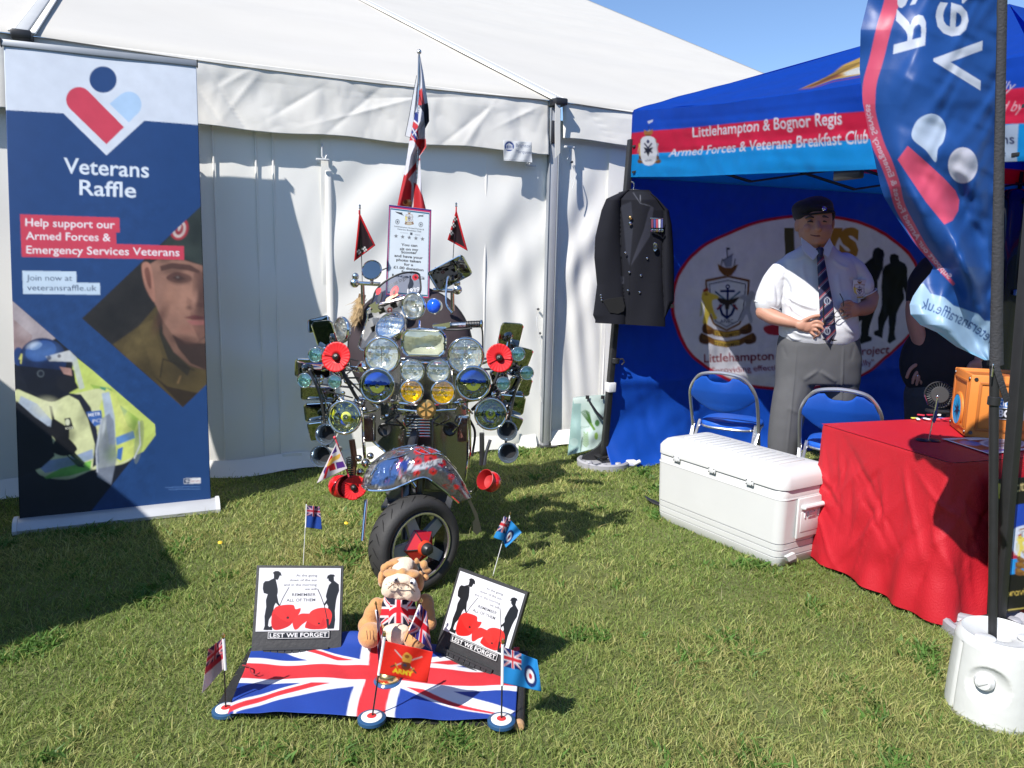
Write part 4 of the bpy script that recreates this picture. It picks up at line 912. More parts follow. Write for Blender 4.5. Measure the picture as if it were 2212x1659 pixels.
for k in range(170):
    r_ = np.random.default_rng(900+k); x0 = r_.uniform(0, arc[-1]); z0 = r_.uniform(.02, .5); an = r_.uniform(.5, 2.3); L = r_.uniform(.08, .3)
    q1 = (S_-x0)*math.cos(an)+(drop-z0)*math.sin(an); q2 = -(S_-x0)*math.sin(an)+(drop-z0)*math.cos(an)
    dsp = dsp+.010*np.exp(-np.abs(q2)/.010)*np.exp(-(q1/L)**2)*r_.choice([-1, 1])*np.clip(V*4, 0, 1)
hemz = .012+.010*(1+np.sin(S_*6.5))*.5
Zc = ZT+.004-V*(ZT-hemz); P = path[None]*[1, 1, 0]+nrm[None]*dsp[..., None]; P[..., 2] = Zc; P[0] = path*[1, 1, 0]+nrm*.002; P[0, :, 2] = ZT+.004
clm = MB().add(*grid(P))
U, V2 = UVg(70, 36); Q = bil([tp(0, TWd), tp(TLn, TWd), tp(TLn, 0), tp(0, 0)], U, V2); Q[..., 2] = ZT+.006+.0035*vnoise(Q[..., :2], 9, 3)*(np.minimum(np.minimum(U, 1-U), np.minimum(V2, 1-V2)) > .01)
clm.add(*grid(Q))
cl = obj('tablecloth', clm, M_CLOTH, None, 180); tag(cl, 'creased bright red cloth draped over the table down to the grass', 'tablecloth')
# black banner pinned to the front of the table
pr = Print(2140, 990, 2420, 1340, 1.6, (22, 20, 22))
pr.line([(2150, 1046), (2157, 1048), (2156, 1064), (2160, 1076)], 4, (220, 205, 60), cr=True); pr.text('Littlehampton', (2160, 1068), (2400, 1030), (0, -24), (206, 186, 130), 0); pr.text('"providing effective welfare"', (2166, 1290), (2400, 1262), (0, -16), (214, 184, 90), 0)
pr.poly([(2182, 1092), (2330, 1072), (2330, 1160), (2180, 1180)], (30, 70, 180)); pr.poly([(2180, 1180), (2330, 1160), (2330, 1200), (2178, 1208)], (180, 40, 70)); pr.poly([(2176, 1242), (2330, 1222), (2330, 1200), (2178, 1208)], (40, 150, 225))
crest(pr, 2238, 1176, 100); pr.poly([(2182, 1150), (2210, 1135), (2262, 1132), (2268, 1180), (2238, 1212), (2205, 1206), (2182, 1180)], (214, 220, 240), cr=True); crest(pr, 2232, 1172, 84)
pr.line([(2185, 1012), (2400, 985)], 2.5, (200, 180, 90)); pr.line([(2160, 1320), (2400, 1290)], 2.5, (200, 180, 90))
U, V2 = UVg(150, 190); fo = -ty*.075
Pq = tp(0, 0, 0)+tx*(.17+1.45*U)[..., None]+UP*(ZT-.06-(ZT-.12)*V2)[..., None]+(-ty)*(.045+.05*V2+.008*np.sin(U*22))[..., None]
ap = proj(Pq); bb = psurf('table_banner', Pq, pr, ap[..., 0], ap[..., 1], printmat('banner_satin', .45, 0, .05, 60, .4), None, .001)
tag(bb, 'black banner with gold lettering and a crest pinned to the front of the red table', 'banner')
# orange collecting box
c0 = g(2084, 943, ZT+.012); c1 = g(2054, 920, ZT+.012); yx = unit((c1-c0)*[1, 1, 0]); xx = V3((yx[1], -yx[0], 0)); xx = xx if xx[0] > 0 else -xx
sB = .285; bo = thing('collecting_box', 'orange crate-style collecting box with a blue burst on its side on the red table', 'box', c0)
M_OR = mat('orange_plastic', (.62, .20, .035), .42, 0, .05, 8, bump=.05)
M_OR2 = mat('dark_orange_plastic', (.40, .12, .02), .5, 0, .05, 8)
ctr = c0+xx*sB/2+yx*sB/2; w = .016
for (o_, sz) in ((xx*0+yx*(w/2-sB/2), (sB, w, sB)), (yx*(sB/2-w/2), (sB, w, sB))): obj('side_panel', box(ctr+o_+UP*sB/2, sz, xx, yx, .004), M_OR, bo)
for e in (-1, 1): obj('side_panel', box(ctr+xx*e*(sB/2-w/2)+UP*sB/2, (w, sB-2*w, sB), xx, yx, .004), M_OR, bo)
obj('lid', box(ctr+UP*(sB-.02), (sB-2*w, sB-2*w, .01), xx, yx, .003), M_OR2, bo)
def faceframe(o0, a, n_):
    h = sB
    for (u, v_, su, sv) in ((.5, .13, 1-.0, .02), (.5, .87, 1-.0, .02), (.14, .5, .02, .72), (.86, .5, .02, .72)):
        obj('moulded_rib', box(o0+a*u*h+UP*v_*h+n_*.003, (su*h*.74 if sv < .1 else .012, .006, .012 if sv < .1 else sv*h), a, -n_, .002), M_OR2, bo)
    for u in (.07, .93):
        for v_ in (.07, .93): obj('screw_head', lathe([(.009, 0), (.008, .003), (.001, .003)], o0+a*u*h+UP*v_*h+n_*.001, n_, 12), M_STEEL, bo)
faceframe(c0, xx, -yx); faceframe(c0, yx, -xx)
bc = c0+yx*sB*.52+UP*sB*.36-xx*.004
obj('side_dish', lathe([(.082, 0), (.082, .006), (.072, .010), (.070, .006)], c0+yx*sB*.52+UP*sB*.36, -xx, 36), M_OR, bo)
obj('blue_burst', lathe([(.068, .005), (.001, .0055)], bc, -xx, 36), mat('cyan_sticker', (.02, .38, .75), .4), bo)
st = MB(); o_ = bc-xx*.008+yx*-.02
for k in range(9):
    a = k*2*PI/9+.3; d_ = yx*math.cos(a)+UP*math.sin(a); p_ = np.cross(d_, xx); L = .05 if k % 2 else .062
    st.add([o_+p_*.006, o_+d_*L, o_-p_*.006, o_-xx*.001], [(0, 1, 2, 3)])
st.add(*lathe([(.014, 0), (.001, .001)], o_, -xx, 12)); obj('burst_star', st, mat('navy_ink', (.01, .015, .06), .5), bo, 0)
pr = Print(0, 0, 100, 80, .8, (232, 234, 238)); pr.poly([(2, 4), (74, 4), (74, 34), (2, 36)], (30, 120, 205)); pr.text('KIDS', (8, 30), (66, 30), (0, -20), (236, 238, 244), .03)
pr.poly([(6, 40), (96, 36), (96, 78), (8, 78)], (20, 20, 26)); pr.text('BOX', (14, 70), (88, 70), (0, -28), (226, 226, 232), .04)
U, V2 = UVg(80, 64); Pq = c0+xx*(sB*(.36+.42*U))[..., None]+UP*(sB*(.66-.34*V2))[..., None]-yx*.005
psurf('box_label', Pq, pr, U*100, V2*80, printmat('glossy_label', .35, 0, 0), bo, .001)
# fan
fc = g(2024, 893, ZT+.01); fn = thing('desk_fan', 'small black desk fan with a round cage standing behind the collecting box', 'fan', fc)
hc = np.array(fc)+UP*(hgt(fc, 853)-fc[2]); ax_ = unit(V3((-.35, -1, .15))); r_ = .068
m = MB()
for k in range(30):
    a = 2*PI*k/30; e1, e2, _ = frame(ax_); d_ = e1*math.cos(a)+e2*math.sin(a); m.add(*tube([hc+ax_*.02+d_*r_*.62, hc+ax_*.018+d_*r_*.9, hc+d_*r_, hc-ax_*.03+d_*r_*.7], .0018, 5))
obj('cage', m, M_BLACKPL, fn); obj('rim', tube([hc+(frame(ax_)[0]*math.cos(a)+frame(ax_)[1]*math.sin(a))*r_ for a in np.linspace(0, 2*PI, 40, endpoint=False)], .004, 8, closed=True), M_BLACKPL, fn)
obj('motor_cap', lathe([(r_*.66, .016), (r_*.66, .022), (r_*.6, .026), (.001, .026)], hc, ax_, 30), mat('matt_black', (.03, .03, .032), .6), fn)
obj('yoke', tube([hc-V3((r_+.008, 0, 0)), hc+V3((-r_*.8, 0, -r_*.75)), hc-UP*(r_+.01), hc+V3((r_*.8, 0, -r_*.75)), hc+V3((r_+.008, 0, 0))], .004, 8), M_CHROME2, fn)
obj('base', box(np.array(fc)+UP*.012, (.10, .07, .02), bev=.008), M_BLACKPL, fn); obj('stem', tube([np.array(fc)+UP*.02, hc-UP*r_], .008, 8), M_BLACKPL, fn)
# flag stand on the table
sc_ = g(2004, 952, ZT+.008); fs = thing('table_flag_stand', 'little furled blue flag on a chrome rod standing on the red cloth', 'flag', sc_)
for dx in (-.02, .022): obj('disc_base', lathe([(.03, 0), (.032, .003), (.028, .006), (.001, .007)], np.array(sc_)+V3((dx, 0, 0)), UP, 24), M_BLACKPL, fs)
tp2 = np.array(sc_)+V3((.022, 0, .2)); obj('rod', tube([np.array(sc_)+V3((.004, 0, 0)), tp2], .0028, 8), M_CHROME, fs)
obj('finial', ball(tp2, .006), M_CHROME, fs)
v = [tp2-UP*.012, tp2-UP*.02+V3((.012, .01, 0)), tp2-UP*.10+V3((.014, .012, 0)), tp2-UP*.12+V3((.0, .0, 0)), tp2-UP*.11+V3((-.012, -.006, 0))]
obj('furled_cloth', prism(v, (0, 1, 0), .008), mat('navy_cloth', (.03, .06, .22), .8), fs)
# papers and key rings
lf = thing('leaflet_poster', 'glossy printed poster lying flat beside the collecting box', 'poster', g(2120, 965, ZT+.01))
pr = Print(0, 0, 120, 60, 1, (210, 214, 226)); pr.poly([(4, 6), (116, 6), (116, 54), (4, 54)], (120, 30, 50)); pr.ell(70, 32, 40, 20, (190, 196, 214)); pr.ell(70, 32, 34, 16, (140, 146, 166)); pr.ell(20, 22, 14, 10, (40, 110, 190)); pr.poly([(30, 6), (110, 6), (110, 12), (30, 12)], (225, 228, 236)); pr.line([(44, 34), (96, 26)], 4, (60, 66, 90)); pr.line([(50, 40), (90, 36)], 3, (70, 76, 100)); pr.poly([(4, 46), (60, 52), (60, 56), (4, 56)], (60, 100, 190))
qd = [g(2034, 947, ZT+.013), g(2210, 940, ZT+.013), g(2240, 968, ZT+.013), g(2139, 981, ZT+.013)]
U, V2 = UVg(90, 50); Q = bil(qd, U, V2); psurf('printed_sheet', Q, pr, U*120, V2*60, MATS['glossy_label'], lf, .001)
kr = thing('key_rings', 'small pile of coloured key rings and badges beside the fan', 'key rings', g(2010, 905, ZT+.01))
cols = [(.6, .65, .1), (.75, .75, .78), (.55, .03, .06), (.03, .04, .15), (.8, .8, .82), (.5, .02, .05), (.05, .05, .06), (.6, .1, .12), (.75, .73, .7), (.1, .1, .3), (.7, .05, .1)]
for k, c in enumerate(cols):
    p = g(1976+k*6.6, 903+4*math.sin(k*2.1), ZT+.016); obj('key_ring', box(p+UP*.004*(k % 3), (.035, .016, .006), (math.cos(k*1.3), math.sin(k*1.3), 0), (-math.sin(k*1.3), math.cos(k*1.3), 0), .002), mat('enamel_%d' % k, c, .3), kr)

# ---------------------------------------------------------------- cool box
N1 = g(1678, 1234); L1 = g(1409, 1118); lx = unit((L1-N1)*[1, 1, 0]); CLn = np.linalg.norm((L1-N1)[:2]); wx_ = V3((-lx[1], lx[0], 0)); wx_ = wx_ if wx_[0] > 0 else -wx_
CW = .40; CHt = hgt(N1, 1022); CO_ = N1*[1, 1, 0]
cb = thing('cool_box', 'large white plastic cool box with ribbed lid on the grass beside the red table', 'cool box', CO_+lx*CLn/2+wx_*CW/2)
def rrect(ex, ey, r, n=7, c=None):
    pts = []
    for (sx, sy, a0) in ((1, 1, 0), (-1, 1, PI/2), (-1, -1, PI), (1, -1, 3*PI/2)):
        for t in np.linspace(0, PI/2, n): pts.append((sx*(ex-r)+r*math.cos(a0+t), sy*(ey-r)+r*math.sin(a0+t)))
    return np.array(pts)
def loft(levels, r, capb=True, capt=True):
    """levels: (z, inset)"""
    V_ = []; c = CO_+lx*CLn/2+wx_*CW/2
    for z, ins in levels:
        p = rrect(CLn/2-ins, CW/2-ins, max(r-ins*.6, .01)); V_.append(c+p[:, :1]*lx+p[:, 1:]*wx_+UP*z)
    k = len(V_[0]); f = []
    for i in range(len(V_)-1):
        for j in range(k): f.append((i*k+j, i*k+(j+1) % k, (i+1)*k+(j+1) % k, (i+1)*k+j))
    if capt: f.append(tuple((len(V_)-1)*k+j for j in range(k)))
    return np.concatenate(V_), f
hb = CHt*.80
lv = [(.0, .03), (.01, .022), (CHt*.10, .015), (CHt*.102, .021), (CHt*.112, .021), (CHt*.114, .015), (CHt*.17, .013), (CHt*.172, .019), (CHt*.182, .019), (CHt*.184, .013), (CHt*.24, .011), (CHt*.242, .017), (CHt*.252, .017), (CHt*.254, .010), (CHt*.72, .004), (hb-.045, .002), (hb-.04, .008), (hb-.005, .008), (hb, .012)]
M_CB = mat('cool_box_plastic', (.56, .565, .56), .38, 0, .05, 5, bump=.06, bs=22)
obj('body', loft(lv, .05), M_CB, cb, 50)
lv = [(hb+.001, .012), (hb+.004, .0), (hb+.05, .0), (CHt-.03, .012), (CHt-.012, .03), (CHt-.003, .055), (CHt, .09)]
lid = obj('lid', loft(lv, .06), M_CB, cb, 50)
nrb = 15
for k in range(nrb):
    a = .13+(CLn-.26)*k/(nrb-1); p = CO_+lx*a+wx_*CW/2+UP*(CHt+.0015)
    obj('lid_rib', box(p, (.026, CW-.20, .010), lx, wx_, .004), M_CB, lid)
for a in (.16, .40, .63):
    a = a/.81*CLn; p = CO_+lx*(CLn-a)+UP*(hb+.002)-wx_*.004
    h_ = obj('hinge', box(p, (.045, .010, .030), lx, wx_, .003), M_WHITEPL, cb)
    for e in (-1, 1):
        for e2 in (-1, 1): obj('screw', lathe([(.0035, 0), (.003, .002), (.001, .002)], p+lx*e*.017+UP*e2*.010-wx_*.005, -wx_, 8), M_STEEL, h_)
# end face towards the table: handle recess and drain
ef = CO_+wx_*(CW*.52)-lx*.0
obj('handle_surround', box(ef+UP*CHt*.50-lx*.002, (.012, .19, .20), lx, wx_, .005), M_CB, cb)
obj('handle_recess', box(ef+UP*CHt*.46-lx*.0075, (.006, .15, .10), lx, wx_, .003), mat('recess_plastic', (.60, .60, .60), .5), cb)
hd = obj('carry_handle', tube([ef+UP*CHt*.62-wx_*.07-lx*.012, ef+UP*CHt*.62-wx_*.07-lx*.020, ef+UP*CHt*.62+wx_*.07-lx*.020, ef+UP*CHt*.62+wx_*.07-lx*.012], .012, 10), M_WHITEPL, cb)
for k in range(5): obj('grip_rib', box(ef+UP*CHt*.53-lx*.012+wx_*(-.05+k*.025), (.006, .006, .03), lx, wx_, .002), M_WHITEPL, cb)
obj('badge', box(ef+UP*CHt*.53-lx*.014, (.004, .05, .022), lx, wx_, .002), M_CB, cb)
obj('drain_plug', prism([CO_+wx_*.04-lx*.0+UP*.068, CO_+wx_*.10-lx*.0+UP*.078, CO_+wx_*.115+UP*.05, CO_+wx_*.06+UP*.042], -lx, .018), M_WHITEPL, cb)
# dark strap end lying in the grass behind the cool box
sk = obj('bag_strap', tube(smoothpath([g(1394, 1072, .01), g(1403, 1078, .03), g(1415, 1086, .02), g(1428, 1090, .02)], 12), [.004]*12+[.01], 6) if False else tube([g(1394, 1072, .03), g(1403, 1079, .03), g(1414, 1085, .025), g(1432, 1092, .02)], [.006, .014, .02, .02], 8, flat=.4), M_BLACKPL, None)
tag(sk, 'black strap end lying in the grass at the far corner of the cool box', 'strap')

# ---------------------------------------------------------------- folding chairs
M_PAD = mat('blue_vinyl', (.012, .095, .50), .38, 0, .04, 10, bump=.05, bs=50)
M_TUBE = mat('satin_silver_tube', (.62, .62, .63), .28, .85, .05, 10)
def chair(pos, yaw, lab):
    t = thing('folding_chair', lab, 'chair', pos, 'blue folding chairs in front of the backdrop')
    fx = V3((math.sin(yaw), math.cos(yaw), 0)); rx = V3((fx[1], -fx[0], 0)); O = V3(pos)*[1, 1, 0]
    def q(x, y, z): return O+rx*x+fx*y+UP*z
    w = .205; H = .80
    arch = [q(-w, .20, .01), q(-w, .055, .42), q(-w, -.03, .60), q(-w+.01, -.075, .68), q(-w+.045, -.105, .745), q(-.11, -.125, .785), q(0, -.13, H), q(.11, -.125, .785), q(w-.045, -.105, .745), q(w-.01, -.075, .68), q(w, -.03, .60), q(w, .055, .42), q(w, .20, .01)]
    obj('back_frame', tube(smoothpath(arch, 60), .011, 10), M_TUBE, t)
    obj('rear_legs', tube(smoothpath([q(-w+.03, .10, .455), q(-w+.02, -.06, .25), q(-w+.02, -.20, .01)], 10), .010, 8), M_TUBE, t)
    obj('rear_legs', tube(smoothpath([q(w-.03, .10, .455), q(w-.02, -.06, .25), q(w-.02, -.20, .01)], 10), .010, 8), M_TUBE, t)
    obj('cross_tube', tube([q(-w+.02, -.165, .07), q(w-.02, -.165, .07)], .008, 8), M_TUBE, t); obj('cross_tube', tube([q(-w, .17, .09), q(w, .17, .09)], .008, 8), M_TUBE, t)
    for e in (-1, 1):
        obj('hinge_plate', bar(q(e*(w-.008), -.0, .36), q(e*(w+.002), .07, .45), .022, .005, .002), M_TUBE, t)
        obj('foot_cap', tube([q(e*w, .20, .0), q(e*w, .19, .035)], .014, 8), M_BLACKPL, t)
    # seat
    th = np.linspace(0, 2*PI, 48, endpoint=False); c, s = np.cos(th), np.sin(th)
    ex = .185*np.sign(c)*np.abs(c)**.6; ey = .185*np.sign(s)*np.abs(s)**.7; v = []; L = [(.90, .425), (.99, .43), (1.0, .442), (.97, .455), (.85, .462), (.0, .465)]
    for k, z in L: v.append(np.array([q(a*k, .23+b*k, z) for a, b in zip(ex, ey)]))
    f = []; n = 48
    for i in range(len(L)-1):
        for j in range(n): f.append((i*n+j, i*n+(j+1) % n, (i+1)*n+(j+1) % n, (i+1)*n+j))
    st_ = obj('seat', (np.concatenate(v), f+[tuple(range(n))[::-1]]), M_PAD, t, 60)
    obj('seat_rim', tube([q(a*.97, .23+b*.97, .424) for a, b in zip(ex, ey)], .009, 8, closed=True), M_TUBE, t)
    # back pad: lens shape with a hand hole at the top
    nx, nz = 50, 26; X = np.linspace(-w+.004, w-.004, nx); up_ = np.interp(np.abs(X), [0, .11, w-.045, w-.01, w], [H-.012, .772, .735, .66, .62]); lo = .545+.10*(np.abs(X)/w)**2
    hole = np.clip(1-(X/.072)**2, 0, 1)**.5*.042; up_ = up_-np.where(np.abs(X) < .072, hole, 0)
    lo = np.minimum(lo, up_-.004)
    U_, V_ = UVg(nx, nz); Z = up_[None]*(1-V_)+lo[None]*V_; yb_ = np.interp(Z, [.42, .60, .68, .745, .80], [.055, -.03, -.075, -.105, -.13])
    bul = .018*np.sin(PI*V_)**.5*np.clip(np.sin(PI*U_), 0, 1)**.4; curve = -.045*(1-(X[None]/w)**2)
    F_ = O+rx*(X[None]+0*V_)[..., None]+UP*Z[..., None]+fx*(yb_+curve+bul+.006)[..., None]; Bk = O+rx*(X[None]+0*V_)[..., None]+UP*Z[..., None]+fx*(yb_+curve-bul*.5-.002)[..., None]
    m = MB().add(*grid(F_)).add(*grid(Bk)); obj('backrest', m, M_PAD, t, 60)
    return t
pc = g(1527, 948, .44)
chair(atY(1560, 950, 4.62)*[1, 1, 0], math.radians(30), 'blue padded folding chair with its whole seat in view left of the standing man')
chair(atY(1812, 950, 4.07)*[1, 1, 0], math.radians(28), 'blue padded folding chair half hidden by the red tablecloth')
# ---------------------------------------------------------------- blazer hung on the gazebo leg
JY = float(GL[1])-.13
J = lambda cx, cy: (1244.2+.19275*cx, 371.5+.19275*cy)
ys = np.array([200, 240, 300, 430, 600, 730, 960, 1260, 1450, 1605, 1655], float)
xl = np.array([575, 470, 340, 285, 245, 215, 205, 235, 212, 190, 215], float)
sl = np.array([600, 560, 510, 500, 500, 500, 510, 530, 545, 560, 560], float)      # left sleeve / body
sr = np.array([800, 830, 900, 985, 985, 975, 965, 975, 985, 995, 1000], float)
xr = np.array([820, 850, 920, 1040, 1075, 1085, 1098, 1100, 1098, 1000, 1000], float)
nyy, nxx = 150, 130; YY = np.linspace(200, 1690, nyy)
XL, SL, SR, XR = [np.interp(YY, ys, a)[:, None] for a in (xl, sl, sr, xr)]
U = np.linspace(0, 1, nxx)[None]; X = XL+(XR-XL)*U; Yc = YY[:, None]+0*U
Yc = Yc+np.where(YY[:, None] > 1500, (X-190)*.055*(YY[:, None]-1500)/190, 0)
t1 = np.clip((X-XL)/(SL-XL), 0, 1); t2 = np.clip((X-SL)/(SR-SL), 0, 1); t3 = np.clip((X-SR)/np.maximum(XR-SR, 1), 0, 1)
bl = np.where(X < SL, np.sin(PI*t1)**.5*.045+.015*t1, 0); bt = np.where((X >= SL) & (X <= SR), .028+.045*np.sin(PI*t2)**.6, 0); br_ = np.where(X > SR, np.sin(PI*t3)**.5*.04+.02*(1-t3), 0)
dep = np.where(X < SL, bl, np.where(X <= SR, bt, br_))
dep = dep*np.clip((Yc-190)/120, .25, 1)+.006*np.sin(X/60.+Yc/300.)*np.sin(PI*U)**.5+.0*X
px, py = J(X, Yc); F_ = atY(px, py, JY-dep); B_ = atY(px, py, JY+.05*np.sin(PI*U)**.5+.0*dep)
jk = thing('blazer', 'dark navy blazer with medals hanging from a hanger on the gazebo leg', 'blazer', atY(1368, 690, JY))
pr = Print(1275, 400, 1465, 700, 1.2, (26, 27, 35))
c_ = lambda P: [J(a, b) for a, b in P]
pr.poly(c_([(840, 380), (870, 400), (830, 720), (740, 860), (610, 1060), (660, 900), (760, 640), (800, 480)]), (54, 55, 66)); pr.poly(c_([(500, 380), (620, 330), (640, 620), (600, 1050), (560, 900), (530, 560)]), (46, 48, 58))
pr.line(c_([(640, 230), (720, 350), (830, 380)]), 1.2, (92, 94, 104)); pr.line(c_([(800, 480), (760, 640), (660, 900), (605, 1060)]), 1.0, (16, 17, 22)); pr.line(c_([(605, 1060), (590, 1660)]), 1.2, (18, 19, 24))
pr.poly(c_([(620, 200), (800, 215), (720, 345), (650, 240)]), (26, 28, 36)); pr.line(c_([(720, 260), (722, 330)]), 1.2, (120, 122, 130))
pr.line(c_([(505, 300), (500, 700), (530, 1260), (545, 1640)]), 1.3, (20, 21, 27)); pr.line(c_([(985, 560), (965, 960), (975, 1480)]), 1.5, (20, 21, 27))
pr.line(c_([(820, 1235), (970, 1235), (965, 1340), (860, 1350)]), 1.2, (16, 17, 22)); pr.poly(c_([(500, 1170), (540, 1170), (540, 1250), (510, 1262)]), (48, 50, 60))
m_ = MB(); 
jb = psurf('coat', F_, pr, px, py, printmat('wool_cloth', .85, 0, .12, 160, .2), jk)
obj('coat_back', grid(B_), mat('wool_back', (.02, .021, .03), .9, bump=.3, bs=160), jk, 180)
ed = MB()
for a, b in ((F_[:, 0], B_[:, 0]), (F_[:, -1], B_[:, -1]), (F_[0], B_[0])): ed.add(*grid(np.stack([a, b], 0)))
obj('coat_edge', ed, MATS['wool_back'], jk, 180)
cuff = [J(a, b) for a, b in ((300, 1445), (370, 1420), (520, 1400), (548, 1500), (535, 1560), (470, 1590), (380, 1575))]
obj('cuff_opening', prism([atY(a, b, JY-.058) for a, b in cuff], (0, 1, 0), .02), mat('black_lining', (.004, .004, .005), .95), jk)
obj('left_cuff', prism([atY(*J(a, b), JY-.03) for a, b in ((968, 1475), (1092, 1480), (1098, 1520), (985, 1535))], (0, 1, 0), .03), MATS['black_lining'], jk)
hk = [J(a, b) for a, b in ((640, 200), (655, 150), (648, 120), (620, 105))]
obj('hanger', tube([atY(a, b, JY+.01) for a, b in hk], .004, 8), M_CHROME2, jk); obj('hanger_arm', tube([atY(*J(480, 240), JY+.01), atY(*J(640, 200), JY+.01), atY(*J(840, 235), JY+.01)], .008, 8), M_BLACKPL, jk)
def jball(cx, cy, r, m, nm, dd=.085):
    p = atY(*J(cx, cy), JY-dd); obj(nm, lathe([(r, 0), (r*.8, r*.5), (.0005, r*.8)], p, (0, -1, 0), 14), m, jk)
M_GOLD = mat('brass', (.75, .50, .22), .25, 1.0, .1, 30)
for cx, cy in ((553, 905), (797, 966), (596, 1122), (727, 1160), (582, 1328), (712, 1348)): jball(cx, cy, .0085, M_CHROME2, 'button', .074)
for cx, cy in ((280, 1380), (286, 1408), (290, 1436)): jball(cx, cy, .006, M_CHROME, 'cuff_button', .05)
jball(610, 512, .014, M_GOLD, 'enamel_badge', .076); jball(608, 577, .013, M_CHROME2, 'crest_badge', .076)
p = atY(*J(886, 840), JY-.075); obj('oval_crest', lathe([(.016, 0), (.014, .003), (.010, .002), (.0005, .003)], p, (0, -1, 0), 20, 1, 1.9, up=(0, 0, 1)), M_CHROME2, jk)
rb = [(.16, .03, .06), (.04, .06, .22), (.35, .05, .08), (.5, .5, .55), (.05, .06, .2), (.3, .3, .5)]
md_ = thing('dummy', 'x', 'x') if False else None
mbar = obj('medal_bar', box(atY(*J(905, 520), JY-.078), (.088, .006, .006), bev=.002), M_CHROME2, jk)
for k in range(5):
    cx = 855+k*27; cm = obj('medal_ribbon', prism([atY(*J(cx-12, 528), JY-.078), atY(*J(cx+12, 528), JY-.078), atY(*J(cx+10, 625), JY-.078), atY(*J(cx-10, 625), JY-.078)], (0, 1, 0), .003), mat('ribbon_%d' % k, rb[k], .7), jk)
    obj('medal', lathe([(.0115, 0), (.0105, .003), (.0005, .0035)], atY(*J(cx, 655), JY-.079), (0, -1, 0), 18), (M_CHROME, M_CHROME2, M_GOLD, M_CHROME, M_CHROME2)[k], cm)

# ---------------------------------------------------------------- shopping bag, paper
BY = float(GL[1])+.16
bg = thing('shopping_bag', 'pale green herb-print shopping bag with black handles leaning by the gazebo leg', 'bag', atY(1262, 985, BY)*[1, 1, 0])
pr = Print(1215, 845, 1330, 1000, 1.0, (150, 182, 180))
pr.poly([(1235, 855), (1312, 851), (1313, 868), (1240, 872)], (196, 212, 208)); pr.poly([(1255, 870), (1315, 862), (1310, 965), (1255, 975)], (196, 216, 210))
for k in range(9): pr.line([(1255+k*2.2, 885+abs(k-4)*1.2), (1278+(k-4)*.4, 920)], 1.3, (70, 110, 50))
pr.line([(1276, 915), (1284, 928)], 5, (110, 150, 60)); pr.ell(1290, 914, 5, 7, (90, 140, 80)); pr.ell(1288, 942, 4, 8, (150, 190, 90)); pr.text('Chives', (1254, 926), (1273, 923), (0, -5), (90, 120, 100))
for k in range(6): pr.line([(1266, 965-k*5), (1272-k*.4, 958-k*5)], 1.6, (120, 160, 70)); pr.line([(1266, 965-k*5), (1259+k*.4, 958-k*5)], 1.6, (120, 160, 70))
pr.line([(1254, 975), (1258, 945)], 2, (60, 90, 80)); pr.ell(1240, 955, 9, 9, (170, 196, 194))
U, V = UVg(50, 70); q = [(1238, 859, 0), (1312, 853, 0), (1303, 964, 0), (1226, 984, 0)]; XY = bil(q, U, V); AX, AY = XY[..., 0], XY[..., 1]
Pb = atY(AX, AY, BY-.05-.05*np.sin(PI*U)**.6*(.3+.7*V)-.012*vnoise(np.stack([AX, AY], -1)/30., 2.5, 3)); psurf('front', Pb, pr, AX, AY, printmat('woven_bag', .5, .15, .2, 90), bg)
Pk = atY(AX+6, AY-2, BY+.06+.02*np.sin(PI*U)); psurf('back', Pk, pr, AX, AY, MATS['woven_bag'], bg)
for j in (0, -1): obj('gusset', grid(np.stack([Pb[:, j], (Pb[:, j]+Pk[:, j])/2+V3((.01 if j == 0 else -.01, 0, 0)), Pk[:, j]], 1)), mat('bag_gusset', (.30, .40, .39), .6, bump=.2), bg, 180)
obj('handle', tube([atY(1271, 862, BY-.10), atY(1276, 872, BY-.12), atY(1290, 892, BY-.13), atY(1303, 905, BY-.11)], .012, 6, flat=.25), M_BLACKPL, bg)
for x in (1269, 1302): obj('handle_patch', box(atY(x, 858, BY-.085), (.026, .004, .026), bev=.001), M_BLACKPL, bg)
obj('dark_liner', prism([atY(x, y, BY-.12) for x, y in ((1256, 990), (1292, 965), (1300, 955), (1300, 985), (1280, 996))], (0, 1, 0), .04), M_BLACKPL, bg)
PAPO = 0
pp = thing('paper_roll', 'folded white paper lying on the blue sheet beside the gazebo leg', 'paper', g(1366, 1000))
c0_ = g(1366, 1010, .0); obj('folded_sheet', box(c0_+V3((-.01, 0, .028)), (.075, .05, .055), (.95, .3, 0), (-.3, .95, 0), .012), MATS['white_cloth'], pp); obj('curled_edge', tube([c0_+V3((.0, -.03, .03)), c0_+V3((.05, -.01, .05))], .014, 10), MATS['white_cloth'], pp)

# ---------------------------------------------------------------- display on the grass: mat, flag, boards
MATQ = [g(462, 1546), g(1133, 1576), g(1140, 1415), g(556, 1380)]
mt = obj('ground_mat', prism([p+UP*.004 for p in MATQ], UP, .012), mat('black_rubber_mat', (.015, .015, .016), .8, 0, .3, 30, bump=.4, bs=60), None); tag(mt, 'black rubber mat under the union flag on the lawn', 'mat')
rod = thing('black_rod', 'black taped rod with a pale wooden end along the right side of the flag', 'rod', g(1122, 1573)); 
obj('shaft', tube([g(1122, 1570)+UP*.016, g(1126, 1460)+UP*.016], .016, 12), mat('black_tape', (.02, .02, .02), .5, bump=.4, bs=40), rod); ra = unit(g(1126, 1460)-g(1122, 1570))
obj('wooden_end', lathe([(.001, .0), (.014, .001), (.018, .010), (.016, .022), (.011, .03), (.011, .045)], g(1121, 1582)+UP*.016, ra, 18), mat('varnished_wood', (.45, .27, .14), .45, 0, .15, 20), rod)
pr = Print(0, 0, 60, 30, .16, BLU); 
